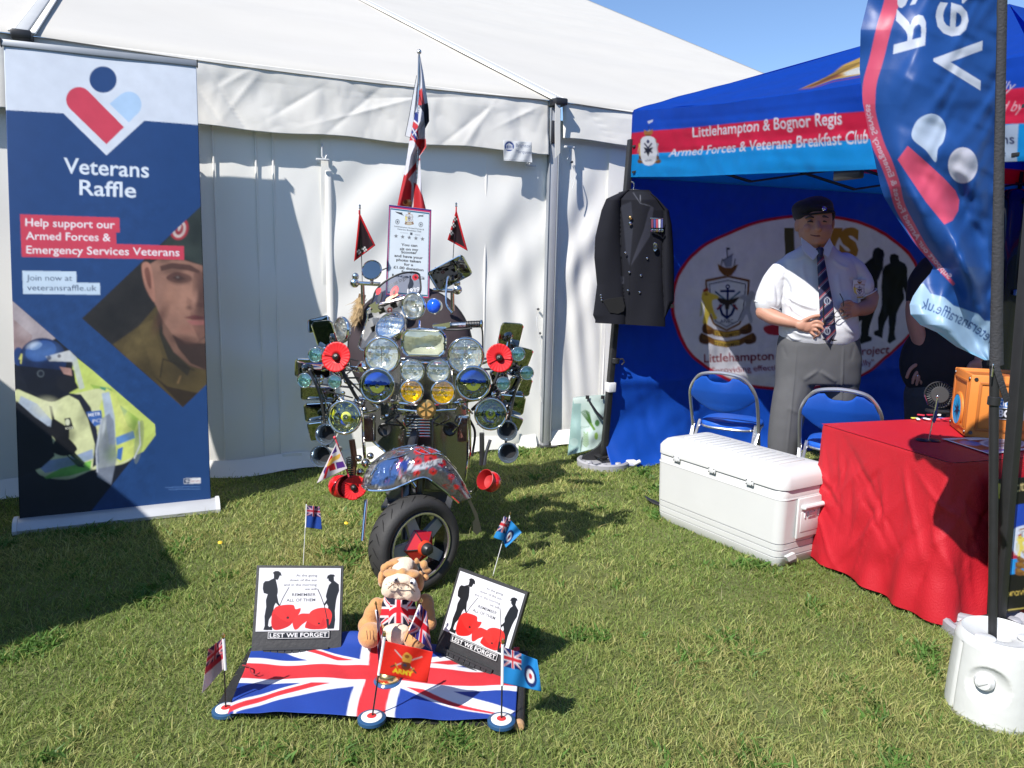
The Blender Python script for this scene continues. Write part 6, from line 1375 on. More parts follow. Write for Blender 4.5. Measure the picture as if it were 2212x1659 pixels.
# tinted checker side panel beside the headlamp (dash)
pr = Print(760, 645, 880, 765, .7, (206, 206, 206))
for k in range(8):
    for j in range(8):
        if (k+j) % 2 == 0:
            x, y = 780+k*13+j*5, 655+j*13-k*6; pr.poly([(x, y), (x+13, y-6), (x+18, y+7), (x+5, y+13)], (20, 18, 20))
pr.poly([(778, 735), (850, 690), (862, 705), (782, 752)], (214, 214, 216)); pr.poly([(795, 690), (862, 662), (880, 680), (815, 705)], (216, 216, 218))
pr.ell(842, 670, 8, 8.5, (206, 200, 196)); pr.ell(842, 670, 5.5, 6, (160, 60, 60)); pr.ell(842, 670, 2.5, 3, (206, 190, 190))
dq = [(798, 668), (868, 645), (905, 700), (795, 757)]
def dpt(x, y): return SP(x, y, .15+.0*x)
U, V = UVg(90, 80); XY = bil([(796, 668, 0), (872, 642, 0), (880, 700, 0), (778, 757, 0)], U, V)
psurf('checker_side_panel', SP(XY[..., 0], XY[..., 1], .14+.03*np.sin(PI*U)), pr, XY[..., 0], XY[..., 1], printmat('gloss_print', .25, 0, 0, 60, .5, .5), sco, .003)
obj('panel_edge', tube(smoothpath([SP(x, y, .125) for x, y in ((878, 700), (872, 642), (850, 648), (797, 667), (793, 690), (778, 735), (776, 750), (788, 757), (812, 745))], 40), .004, 8), M_CHROME, sco)
# flyscreen
fo = [(803, 662), (806, 645), (812, 628), (826, 613), (845, 600), (867, 591), (889.5, 588), (903, 591), (907, 600), (907, 632), (880, 642), (840, 655)]
fsq = smoothpath(np.array(fo), 60, True)
def fsY(x, y): return YS+.20-.05*(1-((x-856)/52)**2)+(640-y)*.0012
cxf, cyf = 858, 625; rings = []
for k in np.linspace(1, .02, 12): q = np.array([cxf, cyf])+(fsq-[cxf, cyf])*k; rings.append(atY(q[:, 0], q[:, 1], fsY(q[:, 0], q[:, 1])))
P = np.stack(rings, 0); P = np.concatenate([P, P[:, :1]], 1)
M_SCR = lensmat('smoked_screen', (.50, .47, .50), .10, .05)
obj('flyscreen', grid(P), M_SCR, sco, 180); obj('screen_trim', tube(P[0][:-1], .0045, 8, closed=True), M_BLACKPL, sco)
def decal(nm, pts, c, off=.006, cr=True, rough=.5):
    q = smoothpath(np.array(pts, float), 5*len(pts), True) if cr else np.array(pts, float)
    v = atY(q[:, 0], q[:, 1], fsY(q[:, 0], q[:, 1])-off); obj(nm, (v, [tuple(range(len(v)))]), mat(nm+'_ink', c, rough), sco, 0)
decal('poppy_sticker', [(842, 636), (848, 622), (856, 617), (861, 622), (859, 632), (849, 640)], (.62, .04, .05)); decal('poppy_centre', [(847, 631), (852, 626), (854, 630), (850, 635)], (.1, .02, .02), .008)
decal('poppy_sticker', [(891, 596), (897, 592), (903, 595), (903, 602), (896, 606), (891, 602)], (.72, .03, .03)); decal('poppy_centre', [(895, 598), (898, 596), (900, 599), (897, 601)], (.08, .01, .01), .008)
decal('poppy_sticker', [(812, 628), (818, 622), (823, 624), (821, 633), (814, 637)], (.62, .04, .05)); decal('soldier_sticker', [(885, 601), (889, 602), (893, 610), (893, 617), (888, 625), (883, 624), (881, 618), (884, 609)], (.03, .035, .05)); decal('soldier_sticker', [(817, 638), (824, 632), (823, 645), (819, 655), (815, 648)], (.03, .03, .04)); decal('ribbon_sticker', [(833, 648), (840, 641), (858, 634), (859, 638), (846, 645), (837, 652)], (.7, .45, .25))
def lettering(nm, t, p0, p1, up, m, Yf, bold=0.0, shear=0.0, off=.008):
    v, tr = glyphs(t, bold, shear); x = (v[:, 0]-v[:, 0].min())/(v[:, 0].max()-v[:, 0].min()); y = v[:, 1]/.73
    p0, p1, up = np.array(p0, float), np.array(p1, float), np.array(up, float); Q = p0+(p1-p0)*x[:, None]+up*y[:, None]
    return obj(nm, (atY(Q[:, 0], Q[:, 1], Yf(Q[:, 0], Q[:, 1])-off), [tuple(int(i) for i in q) for q in tr]), m, sco, 0)
M_INKB = mat('black_ink', (.02, .02, .02), .5); M_INKW = mat('white_ink', (.75, .75, .75), .5)
lettering('screen_lettering', 'Lest we forget', (836, 623), (881, 601), (-3, -8), M_INKB, fsY, 0, .3); lettering('screen_lettering', '1939', (880, 634), (906, 629), (0, -10), M_INKW, fsY, .02)
obj('screen_bracket', tube([SP(822, 656, .13), SP(843, 652, .12), SP(875, 643, .12)], .006, 8), M_CHROME2, sco); obj('screen_clamp', lathe([(.014, 0), (.012, .02), (.001, .024)], SP(812, 660, .12), FWD, 14), M_CHROME, sco)
obj('eagle_badge', prism([SP(x, y, .09) for x, y in ((797, 660), (806, 655), (812, 650), (813, 657), (820, 655), (817, 664), (824, 672), (812, 676), (801, 674), (806, 667))], (0, -1, 0), .012), M_CHROME, sco)
# big padded disc (covered spare wheel) and seat behind
c = SP(886, 752, .85); R = .345
obj('spare_wheel_cover', lathe([(.001, .085), (R*.5, .08), (R*.8, .065), (R*.93, .04), (R, .0), (R*.98, -.06), (R*.9, -.09), (.001, -.09)], c, (0, -1, .10), 64, 1, 1.0), mat('plum_black_fabric', (.035, .024, .030), .8, 0, .2, 10, bump=.25, bs=14), sco, 50)
obj('cover_piping', tube([c+R*1.0*(V3((1, 0, 0))*math.cos(a)+unit((0, .1, 1))*math.sin(a)) for a in np.linspace(0, 2*PI, 60, endpoint=False)], .006, 6, closed=True), M_BLACKPL, sco)
obj('seat', lathe([(.001, .05), (.10, .045), (.15, .02), (.16, -.01), (.14, -.05), (.001, -.05)], SP(890, 850, .75), (0, -.2, 1), 32, .9, 1.6, up=(0, 1, 0)), MATS['plum_black_fabric'], sco, 60)
# rear body, engine, rear wheel, running boards
bd = MB(); secs = []
for dy, hw, z0, z1 in ((.45, .16, .16, .34), (.62, .17, .16, .55), (.9, .19, .2, .72), (1.25, .19, .25, .74), (1.5, .12, .35, .66)):
    cxm = float(SP(900, 900, dy)[0]); p = rrect(hw, (z1-z0)/2, .06, 5); secs.append(np.stack([cxm+p[:, 0], np.full(len(p), YS+dy), (z0+z1)/2+p[:, 1]], 1))
k = len(secs[0]); f = [(i*k+j, i*k+(j+1) % k, (i+1)*k+(j+1) % k, (i+1)*k+j) for i in range(len(secs)-1) for j in range(k)]+[tuple((len(secs)-1)*k+j for j in range(k)), tuple(range(k))[::-1]]
obj('body_panels', (np.concatenate(secs), f), mat('cream_black_paint', (.10, .10, .11), .2, 0, .1, 5, coat=.8), sco, 50)
obj('floor_boards', box((float(SP(905, 900, .5)[0]), YS+.55, .17), (.36, .36, .03), bev=.01), M_STEEL, sco)
def wheel(c, ax, up=(0, 0, 1), full=True, nm='front_wheel'):
    w = .060
    pr_ = [(.150, -w*.72), (.165, -w*.95), (.185, -w*1.0), (.202, -w*.85), (.211, -w*.5), (.214, 0), (.211, w*.5), (.202, w*.85), (.185, w*1.0), (.165, w*.95), (.150, w*.72)]
    root = obj(nm, lathe(pr_, c, ax, 72), mat('tyre_rubber', (.030, .029, .029), .7, 0, .25, 30, bump=.15, bs=120), sco, 50)
    a, b, z = frame(ax)
    if full:
        for k in range(22):                             # tread grooves as shallow dark bars
            for s in (-1, 1):
                pts = []
                for t, h in ((0, .004), (.05, .018), (.12, .030), (.19, .040)):
                    th = 2*PI*(k+.5*(s > 0))/22+t; r = .2145-.9*max(0, h-.012)**1.35; pts.append(c+z*h*s+(a*math.cos(th)+b*math.sin(th))*(r))
                obj('tread_groove', tube(pts, [.0016, .0026, .0026, .001], 5), mat('groove_black', (.006, .006, .006), .9), root)
    obj('rim', lathe([(.155, w*.62), (.152, w*.80), (.146, w*.86), (.140, w*.80), (.138, w*.6), (.132, w*.2), (.132, -w*.6), (.155, -w*.7)], c, ax, 60), mat('black_gloss_rim', (.015, .015, .017), .2, .3, .1, 10, coat=.6), root, 30)
    obj('rim_edge', lathe([(.151, w*.82), (.149, w*.93), (.142, w*.93), (.139, w*.82)], c, ax, 60), mat('machined_rim', (.62, .60, .60), .25, .9, .1, 20), root, 30)
    if full:
        sp = MB()
        for k in range(5):
            t = k*2*PI/5+PI/2+.35; d = a*math.cos(t)+b*math.sin(t); e = -a*math.sin(t)+b*math.cos(t)
            s_ = obj('spoke', prism([c+z*w*.25+d*.04+e*.028, c+z*w*.25+d*.138+e*.022, c+z*w*.25+d*.138-e*.022, c+z*w*.25+d*.04-e*.028], z, .02), M_GREY, root, 30)
        hb_ = []
        for k in range(5):
            t = k*2*PI/5+PI/2+.35; hb_.append((a*math.cos(t)+b*math.sin(t)))
        v = [c+z*(w*.62)+d*.082 for d in hb_]+[c+z*(w*1.15)+d*.034 for d in hb_]+[c+z*w*1.15]
        f = [(i, (i+1) % 5, 5+(i+1) % 5, 5+i) for i in range(5)]+[(5+i, 5+(i+1) % 5, 10) for i in range(5)]
        obj('hub_plate', (np.array(v), f), mat('red_gloss', (.50, .02, .02), .2, 0, .1, 20, coat=.6), root, 0)
        for d in hb_: obj('hub_seam', tube([c+z*(w*.64)+d*.081, c+z*(w*1.16)+d*.034], .0022, 6), M_BLACKPL, root)
        obj('hub_ring', lathe([(.032, w*1.1), (.033, w*1.35), (.027, w*1.42)], c, ax, 24), mat('orange_red', (.72, .06, .02), .3), root); obj('hub_cap', lathe([(.027, w*1.3), (.026, w*1.65), (.018, w*1.85), (.001, w*1.9)], c, ax, 24), M_BLACKPL, root)
    return root
wax = unit((math.sin(math.radians(44))*1.0, -math.cos(math.radians(44)), .02)); wax = unit((.66, -.75, .02))
wheel(wheel_c, wax)
wheel(V3((float(SP(900, 900, 1.2)[0]), YS+1.2, .215)), (1, 0, 0), full=False, nm='rear_wheel')
# mudguard: chrome arch over the turned wheel
z = wax
RP = np.array([(781, 1046), (788, 1022), (803, 999), (835, 976), (878, 965), (915, 964), (946, 975), (975, 1002), (1000, 1038), (1020, 1077)], float)
EP = np.array([(783, 1050), (790, 1056), (806, 1060), (842, 1058), (872, 1047), (905, 1033), (924, 1034), (948, 1052), (974, 1072), (990, 1086)], float)
RS = smoothpath(RP, 90); ES = smoothpath(EP, 90); nR = len(RS); Wv = np.linspace(-1, 1, 40); P = np.zeros((nR, 40, 3)); tt = np.linspace(0, 1, nR)
hwid = np.interp(tt, [0, .15, .4, .7, 1], [.03, .10, .14, .13, .07])
for j, w_ in enumerate(Wv):
    ph = (w_+1)*PI/2                                     # 0 front lower edge, pi back lower edge
    sn_ = math.sin(ph) if ph < PI/2 else .35+.65*math.sin(ph); Q = ES+(RS-ES)*sn_
    P[:, j] = atY(Q[:, 0], Q[:, 1], YS-.11-hwid*math.cos(ph)+.05*(tt-.3))
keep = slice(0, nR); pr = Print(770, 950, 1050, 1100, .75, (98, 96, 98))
xy = proj(P)
PPY = [((905, 972), 11), ((937, 968), 11), ((919, 977), 6), ((903, 996), 9), ((930, 990), 14), ((954, 1000), 9), ((894, 1008), 8), ((918, 1006), 8), ((951, 974), 5)]
LRm = np.random.default_rng(31)
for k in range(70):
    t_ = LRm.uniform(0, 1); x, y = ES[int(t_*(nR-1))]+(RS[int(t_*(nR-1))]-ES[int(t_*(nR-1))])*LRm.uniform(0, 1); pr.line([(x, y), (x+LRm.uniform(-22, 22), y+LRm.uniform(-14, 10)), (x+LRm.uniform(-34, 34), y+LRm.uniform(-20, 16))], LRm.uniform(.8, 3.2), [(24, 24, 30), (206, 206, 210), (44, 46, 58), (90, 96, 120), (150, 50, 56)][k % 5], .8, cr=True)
PPY += [((975, 1030), 7), ((986, 1052), 6), ((866, 990), 6), ((836, 1040), 6), ((900, 1022), 7), ((935, 1018), 8)]
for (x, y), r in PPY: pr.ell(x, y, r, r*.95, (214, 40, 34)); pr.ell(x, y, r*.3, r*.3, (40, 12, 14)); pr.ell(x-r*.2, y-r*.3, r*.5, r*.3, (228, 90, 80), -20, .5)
pr.poly([(884, 1003), (900, 1004), (925, 997), (948, 990), (956, 990), (955, 1001), (940, 1004), (915, 1013), (890, 1016), (880, 1014)], (222, 220, 218)); pr.text('LEST WE FORGET', (887, 1014), (953, 1000), (0, -8), (60, 56, 60), .01)
pr.poly([(800, 1045), (815, 1005), (850, 985), (870, 1000), (850, 1045), (830, 1052)], (56, 96, 160), .8); pr.poly([(862, 1000), (885, 990), (876, 1022)], (40, 60, 140)); pr.line([(858, 1000), (868, 1034)], 4, (206, 120, 130)); pr.text('1914', (832, 1046), (850, 1012), (-7, -5), (24, 24, 40), .02); pr.text('1918', (852, 1008), (872, 986), (-6, -6), (24, 24, 40), .02); pr.text('1939', (990, 1048), (1010, 1066), (5, -8), (40, 30, 36), .01)
pm = printmat('printed_chrome', .10, 0, .0, 60, .5); 
if 'printed_chrome_m' not in MATS:
    MATS['printed_chrome_m'] = pm; nt = pm.node_tree; p_ = nt.nodes['Principled BSDF']; p_.inputs['Metallic'].default_value = .35; p_.inputs['Roughness'].default_value = .10; p_.inputs['Specular IOR Level'].default_value = 1.0; p_.inputs['Coat Weight'].default_value = .8
    at = [n for n in nt.nodes if n.type == 'ATTRIBUTE'][0]; tc = nt.nodes.new('ShaderNodeTexCoord'); vo = nt.nodes.new('ShaderNodeTexNoise'); vo.inputs['Scale'].default_value = 22; vo.inputs['Detail'].default_value = 3; vo.inputs['Distortion'].default_value = 1.5
    nt.links.new(tc.outputs['Object'], vo.inputs['Vector']); b = nt.nodes.new('ShaderNodeBump'); b.inputs['Strength'].default_value = .35; b.inputs['Distance'].default_value = .012; nt.links.new(vo.outputs[0], b.inputs['Height']); nt.links.new(b.outputs[0], p_.inputs['Normal'])
mg = psurf('front_mudguard', P[keep], pr, xy[keep][..., 0], xy[keep][..., 1], pm, sco, .003)
for j in (0, -1): obj('mudguard_edge', tube(P[keep][:, j], .006, 8), mat('red_chrome', (.5, .12, .12), .15, .8) if j == -1 else M_CHROME, mg)
for k in range(11): obj('chrome_wire', tube(smoothpath([P[6+k*4, 16+((k*5) % 9)]+z*.006, P[14+k*4, 8+((k*7) % 12)]+z*.012, P[24+k*4, 12+((k*3) % 12)]+z*.008, P[34+k*4, 20]+UP*.006], 20), .0022, 6), M_CHROME, mg)
obj('mud_flap', prism([SP(1011, 1082, .12), SP(1016, 1080, .12), SP(1031, 1110, .13), SP(1040, 1146, .14), SP(1030, 1156, .14), SP(1022, 1148, .13), SP(1021, 1128, .13), SP(1027, 1120, .13)], (0, 1, 0), .004), mat('tan_leather', (.42, .33, .20), .7, bump=.3, bs=40), sco)
obj('fork_leg', tube([wheel_c-z*.07, wheel_c-z*.085+UP*.30+V3((.0, .08, 0)), SP(905, 900, .22)], .022, 10), M_STEEL, sco); obj('fork_leg', tube([wheel_c+V3((.01, .05, .02))-z*.02, wheel_c+UP*.33+V3((.02, .09, 0))], .018, 10), M_STEEL, sco)
obj('stand_leg', tube([SP(791, 1079, .10), SP(783, 1168, .03)], .0095, 12), M_CHROME, sco)
# springs and small chrome round the mudguard's left tip
th = np.linspace(0, 9*2*PI, 140); s0 = SP(755, 988, .0); s1_ = SP(757, 1030, .0)
obj('spring', tube([s0+(s1_-s0)*t/th[-1]+V3((math.cos(t), math.sin(t), 0))*.014 for t in th], .0028, 5), M_BLACKPL, sco)
for x, y, r in ((790, 1000, 10), (775, 990, 8), (778, 1020, 9), (800, 985, 8)): obj('chrome_bolt_cap', ball(SP(x, y, .05), px2m(r), 14, 8), M_CHROME2, sco)
# crash bars and lamp carriers
def rod_(pts, r=.008, m=None, nm='crash_bar'): return obj(nm, tube(smoothpath([SP(*p) for p in pts], 6*len(pts)), r, 10), m or M_CHROME, sco)
rod_([(775, 860, .05), (880, 872, .03), (960, 872, .03), (1035, 862, .05)]); rod_([(868, 782, .02), (916, 783, .01), (975, 782, .02)], .007); rod_([(860, 884, .0), (910, 888, -.02), (985, 884, .0)], .006)
for x in (871, 968, 866, 975): rod_([(x, 775, .04), (x+1, 830, .03), (x, 885, .04)], .005, M_CHROME2, 'lamp_upright')
rod_([(720, 740, .05), (735, 790, .03), (765, 850, .03), (790, 885, .08)], .008, M_BLACKMET); rod_([(1085, 740, .05), (1078, 800, .03), (1055, 850, .03), (1020, 885, .08)], .008, M_BLACKMET)
rod_([(668, 800, .02), (690, 850, .02), (700, 905, .02), (708, 960, .03), (706, 1000, .05)], .006, M_STEEL); rod_([(1128, 800, .02), (1112, 850, .02), (1100, 905, .02), (1092, 960, .03)], .006, M_STEEL); rod_([(676, 800, .04), (700, 860, .04), (712, 905, .04)], .005); rod_([(1136, 800, .04), (1108, 860, .04), (1098, 905, .04)], .005)
rod_([(760, 950, .08), (765, 990, .08), (762, 1030, .08)], .014, mat('rusty_brown_tube', (.16, .07, .04), .5, .3), 'engine_bar_tube'); rod_([(1041, 935, .08), (1041, 985, .08), (1040, 1004, .08)], .012, M_STEEL, 'engine_bar_tube'); rod_([(1059, 950, .09), (1050, 980, .08), (1046, 1005, .07)], .008, M_STEEL)
rod_([(1008, 1064, .2), (1025, 1060, .15), (1036, 1045, .1), (1040, 1020, .08)], .009); rod_([(784, 900, .12), (786, 960, .12), (790, 1010, .14)], .008); rod_([(1014, 890, .14), (1016, 960, .14), (1013, 1010, .16)], .006)
rod_([(1014, 905, .14), (1026, 935, .14), (1020, 985, .14)], .006, M_BLACKPL, 'cable'); rod_([(812, 780, .1), (775, 790, .06), (745, 812, .05)], .004, None, 'mirror_stay')
# random cables and clamps in the middle of the rack
r_ = np.random.default_rng(5)
for k in range(16):
    x = r_.uniform(790, 1010); y = r_.uniform(868, 905); rod_([(x, y, .07), (x+r_.uniform(-18, 18), y+r_.uniform(5, 18), .05), (x+r_.uniform(-28, 28), y+r_.uniform(14, 34), .08)], r_.uniform(.0025, .005), (M_BLACKPL, M_CHROME, M_STEEL)[k % 3], 'cable')
for k in range(26):
    x = r_.uniform(778, 1030); y = r_.uniform(862, 902); obj('clamp_bolt', lathe([(.008, -.01), (.009, .0), (.007, .008), (.001, .009)], SP(x, y, .03), unit((r_.uniform(-1, 1), -1, r_.uniform(-1, 1))), 8), (M_CHROME, M_STEEL, M_CHROME2)[k % 3], sco)
c = SP(921, 884, -.05); bdg = obj('round_badge', lathe([(px2m(21), -.004), (px2m(21), .0), (px2m(18), .004), (.001, .004)], c, FWD, 28), mat('dull_brass', (.24, .17, .07), .4, .8, .3, 40), sco)
for k in range(6): t = k*PI/3; d = V3((math.cos(t), 0, math.sin(t))); e = V3((-d[2], 0, d[0])); obj('badge_petal', prism([c+FWD*.005+d*.008, c+FWD*.005+d*.03+e*.010, c+FWD*.005+d*.034, c+FWD*.005+d*.03-e*.010], FWD, .002), mat('amber_enamel', (.45, .25, .08), .3, coat=.5), bdg)
# handlebar with ribbed grip and lever
rod_([(936, 705, .10), (985, 702, .08), (1038, 700, .06)], .012, M_CHROME2, 'handlebar'); 
g0, g1 = SP(1008, 701, .07), SP(1036, 700, .06); gl = unit(g1-g0)
for k in range(9): obj('grip_ring', lathe([(.010, -.002), (.0165, .0), (.0165, .003), (.010, .005)], g0+gl*k*.0072, gl, 16), M_BLACKPL, sco)
obj('grip_end', lathe([(.016, 0), (.020, .003), (.018, .010), (.001, .012)], g1+gl*.004, gl, 16), M_CHROME, sco); rod_([(960, 712, .06), (990, 712, .04), (1020, 709, .04)], .005, M_BLACKPL, 'brake_lever'); rod_([(1036, 700, .05), (1042, 715, .05), (1043, 755, .06)], .004, M_BLACKPL, 'lever_strap')
obj('control_box', prism([SP(x, y, .05) for x, y in ((934, 702), (955, 699), (972, 696), (972, 706), (955, 712), (936, 711))], (0, 1, 0), .03), M_CHROME, sco)
# top rear carrier bars and finials
for xa, xb, y, vx in ((764, 822, 611, 783), (936, 990, 626, 977)):
    a_, b_ = SP(xa, y, .7), SP(xb, y+3, .7); obj('carrier_bar', tube([a_, b_], .011, 12), M_CHROME, sco); e = xa if xa < 900 else xb
    obj('bar_end', ball(SP(e+(2 if xa < 900 else -2), y, .69), .026, 14, 8), M_CHROME, sco); obj('bar_finial', ball(SP(e+(4 if xa < 900 else -3), y-14, .69), .020, 14, 8), M_CHROME, sco); obj('carrier_upright', tube([SP(vx, y, .7), SP(vx+1, y+45, .72)], .011, 12), M_CHROME, sco)
# mirrors
def mirror(x, y, w, h, rot=0.0, dy=0.0, yaw=0.0, pitch=0.0, nm='mirror', stem=None, taper=.0, rnd=.22):
    c = SP(x, y, dy); w *= 1.14; h *= 1.14; hx, hz = px2m(w/2, dy), px2m(h/2, dy); n = unit((math.sin(yaw), -math.cos(yaw), math.sin(pitch))); a0 = unit(np.cross(UP, n)); a0 = a0 if a0[0] > 0 else -a0; u0 = np.cross(a0, n); u0 = u0 if u0[2] > 0 else -u0
    rr = math.radians(rot); a = a0*math.cos(rr)+u0*math.sin(rr); u = -a0*math.sin(rr)+u0*math.cos(rr)
    P2 = rrect(hx, hz, min(hx, hz)*rnd*1.6, 5); 
    def ring(k, h_): return np.array([c+a*(p[0]*k*(1+taper*p[1]/hz))+u*p[1]*k+n*h_ for p in P2])
    def lf(rs, cap=True):
        k = len(P2); f = [(i*k+j, i*k+(j+1) % k, (i+1)*k+(j+1) % k, (i+1)*k+j) for i in range(len(rs)-1) for j in range(k)]
        if cap: f.append(tuple((len(rs)-1)*k+j for j in range(k)))
        return np.concatenate(rs), f
    root = obj(nm, lf([ring(.35, -.030), ring(.7, -.026), ring(.93, -.014), ring(1.0, -.003), ring(1.0, .003), ring(.94, .005), ring(.92, .002)], False), M_CHROME, sco, 50)
    obj('mirror_glass', lf([ring(.93, .002), ring(.5, .003)]), mat('mirror_glass', (.34, .35, .33), .03, 1.0, .02), root, 50)
    if stem: obj('mirror_stem', tube(smoothpath([c-n*.02]+[SP(*s) for s in stem], 12), .005, 8), M_CHROME, root)
    return root
dn = -.35                                               # tilted down to the grass
for q in ((702, 722, 46, 54, 8, .04, -.3, -.32, [(716, 750, .04), (722, 775, .05)]), (688, 700, 50, 26, 14, .08, -.5, .25, [(712, 740, .05)]), (676, 796, 66, 38, -4, .03, .2, -.3, [(700, 800, .04), (722, 790, .05)]), (687, 850, 64, 30, -3, .05, .1, -.35, [(700, 860, .04)]), (689, 890, 54, 40, 3, .05, .2, -.34, [(704, 895, .04)]), (684, 932, 30, 40, 8, .05, .1, -.32, [(705, 935, .04)]),
          (1102, 727, 44, 56, -5, .04, .3, -.36, [(1094, 752, .04), (1088, 775, .05)]), (1121, 782, 42, 60, -14, .05, .35, -.33, [(1104, 800, .05), (1090, 800, .05)]), (1123, 835, 44, 38, -8, .05, .2, -.35, [(1105, 845, .04)]), (1103, 874, 54, 42, -6, .05, .1, -.34, [(1092, 880, .04)]), (1109, 914, 32, 30, -20, .05, .2, -.3, [(1095, 920, .04)]),
          (972, 590, 80, 42, 27, .45, -.25, -.25, [(966, 606, .45), (964, 655, .42), (977, 676, .38)])):
    mirror(*q[:5], dy=q[5], yaw=q[6], pitch=q[7], stem=q[8])
c = SP(803, 583, .6); n_ = unit((-.1, -1, .35)); rt_ = obj('round_mirror', lathe([(.001, -.03), (.035, -.025), (.052, -.008), (.054, .0), (.050, .004), (.047, .001)], c, n_, 32), M_CHROME, sco); obj('mirror_glass', lathe([(.047, .001), (.001, .002)], c, n_, 32), MATS['mirror_glass'], rt_); obj('mirror_stem', tube([c-UP*.05, SP(803, 611, .68)], .010, 10), M_CHROME, rt_)
obj('mirror_stay', tube([SP(815, 588, .6), SP(838, 578, .66)], .003, 6), M_BLACKPL, sco)
for x, y, w, h, rot in ((716, 868, 40, 30, 10), (727, 800, 34, 30, -20), (1085, 858, 40, 30, -10), (1078, 812, 32, 30, 20)): mirror(x, y, w, h, rot, dy=.09, yaw=.3 if x > 900 else -.3, pitch=-.2, stem=[(x+(10 if x < 900 else -10), y+18, .08)])
for x, y, r in ((783, 792, 12), (776, 868, 13), (1062, 852, 12), (848, 744, 9), (985, 800, 12), (846, 872, 9), (992, 870, 9)): obj('chrome_dome', lathe([(px2m(r), -.02), (px2m(r), .0), (px2m(r*.7), px2m(r*.5)), (.0005, px2m(r*.7))], SP(x, y, .06), FWD, 20), M_CHROME, sco)
for k in range(34):
    sx = (-1, 1)[k % 2]; x = 905+sx*r_.uniform(150, 215); y = r_.uniform(750, 900); p_ = (x, y, .06); rod_([p_, (x+r_.uniform(-8, 8), y+r_.uniform(8, 20), .04), (905+sx*r_.uniform(120, 160), y+r_.uniform(10, 40), .07)], r_.uniform(.0025, .0055), (M_CHROME, M_STEEL, M_BLACKPL)[k % 3], 'bracket_arm')
    obj('clamp_bolt', lathe([(.008, -.01), (.010, .0), (.007, .009), (.001, .010)], SP(x, y, .045), FWD, 8), (M_CHROME, M_STEEL)[k % 2], sco)
# trumpet horns
def trumpet(x, y, r, ax):
    c = SP(x, y, -.02); R = px2m(r)
    t = obj('air_horn', lathe([(R*.80, -.004), (R, .0), (R*1.02, .006), (R*.97, .010), (R*.84, .004), (R*.66, -.03), (R*.40, -.075), (R*.25, -.14)], c, ax, 36), mat('blue_grey_chrome', (.30, .36, .42), .2, .85, .1, 20), sco, 60)
    obj('horn_body', lathe([(R*1.0, .004), (R*.92, -.02), (R*.6, -.08), (R*.3, -.15), (R*.28, -.24), (.001, -.25)], c, ax, 30), M_CHROME2, t, 60); obj('horn_throat', lathe([(R*.62, -.034), (R*.4, -.036), (.001, -.036)], c, ax, 24), mat('throat_black', (.008, .008, .01), .9), t)
for q in ((704, 938, 23, (-.12, -1, .08)), (694, 985, 24, (-.12, -1, .10)), (1096, 930, 22, (-.1, -1, .10)), (1098, 978, 22.5, (-.1, -1, .10))): trumpet(*q)
# fur tail
fur = MB(); r_ = np.random.default_rng(8)
for k in range(420):
    t = r_.uniform(0, 1); bx_, by_ = 783-14*t+r_.normal(0, 4), 640+52*t+r_.normal(0, 3); p = SP(bx_, by_, .78+r_.normal(0, .02)); d = V3((-.55+r_.normal(0, .35), r_.normal(0, .35), -.75+r_.normal(0, .3))); L = r_.uniform(.03, .065); s_ = unit(np.cross(d, (0, 1, 0)))*.002
    fur.add([p-s_, p+s_, p+unit(d)*L+V3((0, 0, -.005))], [(0, 1, 2)])
fo_ = obj('fur_tail_hair', fur, mat('tan_fur', (.48, .34, .18), .8, 0, .35, 40), sco, 0); fo_['kind'] = 'stuff'
obj('tail_core', tube(smoothpath([SP(783, 636, .8), SP(776, 665, .8), SP(768, 695, .8)], 10), [.012]*6+[.02]*5 if False else .02, 8), mat('fur_core', (.16, .10, .05), .9, bump=.8, bs=60), sco)

# ---------------------------------------------------------------- things carried on the scooter
def poppy(x, y, r, lab, dy=-.08, ax=(0, -1, .1), rot=0.0):
    c = SP(x, y, dy); R = px2m(r, dy); ax = unit(ax); a, b, z = frame(ax); t = thing('plastic_poppy', lab, 'poppy', c, 'plastic poppies on the scooter')
    if b[2] < 0: a, b = -a, -b
    M_ = mat('poppy_red', (.60, .010, .014), .5, 0, .08, 30)
    for k, sg in enumerate((1, -1)):
        th = np.linspace(-PI*.62, PI*.62, 49)+rot+(0 if sg > 0 else PI)
        rows = []
        for j, kr in enumerate((.22, .45, .7, .9, 1.0)):
            ruf = .022*np.sin(th*24)*kr**2*R; lob = 1-.10*np.abs((th-rot-(0 if sg > 0 else PI)))**2*.5
            d = b*np.cos(th)[:, None]+a*np.sin(th)[:, None]
            rows.append(c+d*(R*kr*lob)[:, None]+z*((.14+.10*kr**1.6)*R+ruf+(0 if sg > 0 else -.05*R)-.3*R)[:, None])
        obj('petal', grid(np.stack(rows, 0)), M_, t, 60, solid=.0012)
    obj('black_centre', lathe([(R*.26, -.2*R), (R*.25, .0), (R*.18, .10*R), (.001, .14*R)], c, ax, 20), mat('poppy_black', (.012, .012, .012), .35, bump=.6, bs=60), t)
    obj('backing_disc', lathe([(.001, -.42*R), (R*.4, -.3*R), (R*.35, -.2*R)], c, ax, 16), M_BLACKPL, t)
poppy(725, 771, 33, 'large red plastic poppy on the upper left of the lamps', -.06, (-.1, -1, .15), .5)
poppy(1079, 773, 31, 'large red plastic poppy on the upper right of the lamps', -.06, (.1, -1, .2), -.2)
poppy(764, 1054, 29, 'red plastic poppy at the lower left tip of the mudguard', -.02, (.12, -1, .12), .9)
M_RG = mat('red_gloss_plastic', (.62, .012, .015), .15, 0, .04, 10, coat=.6)
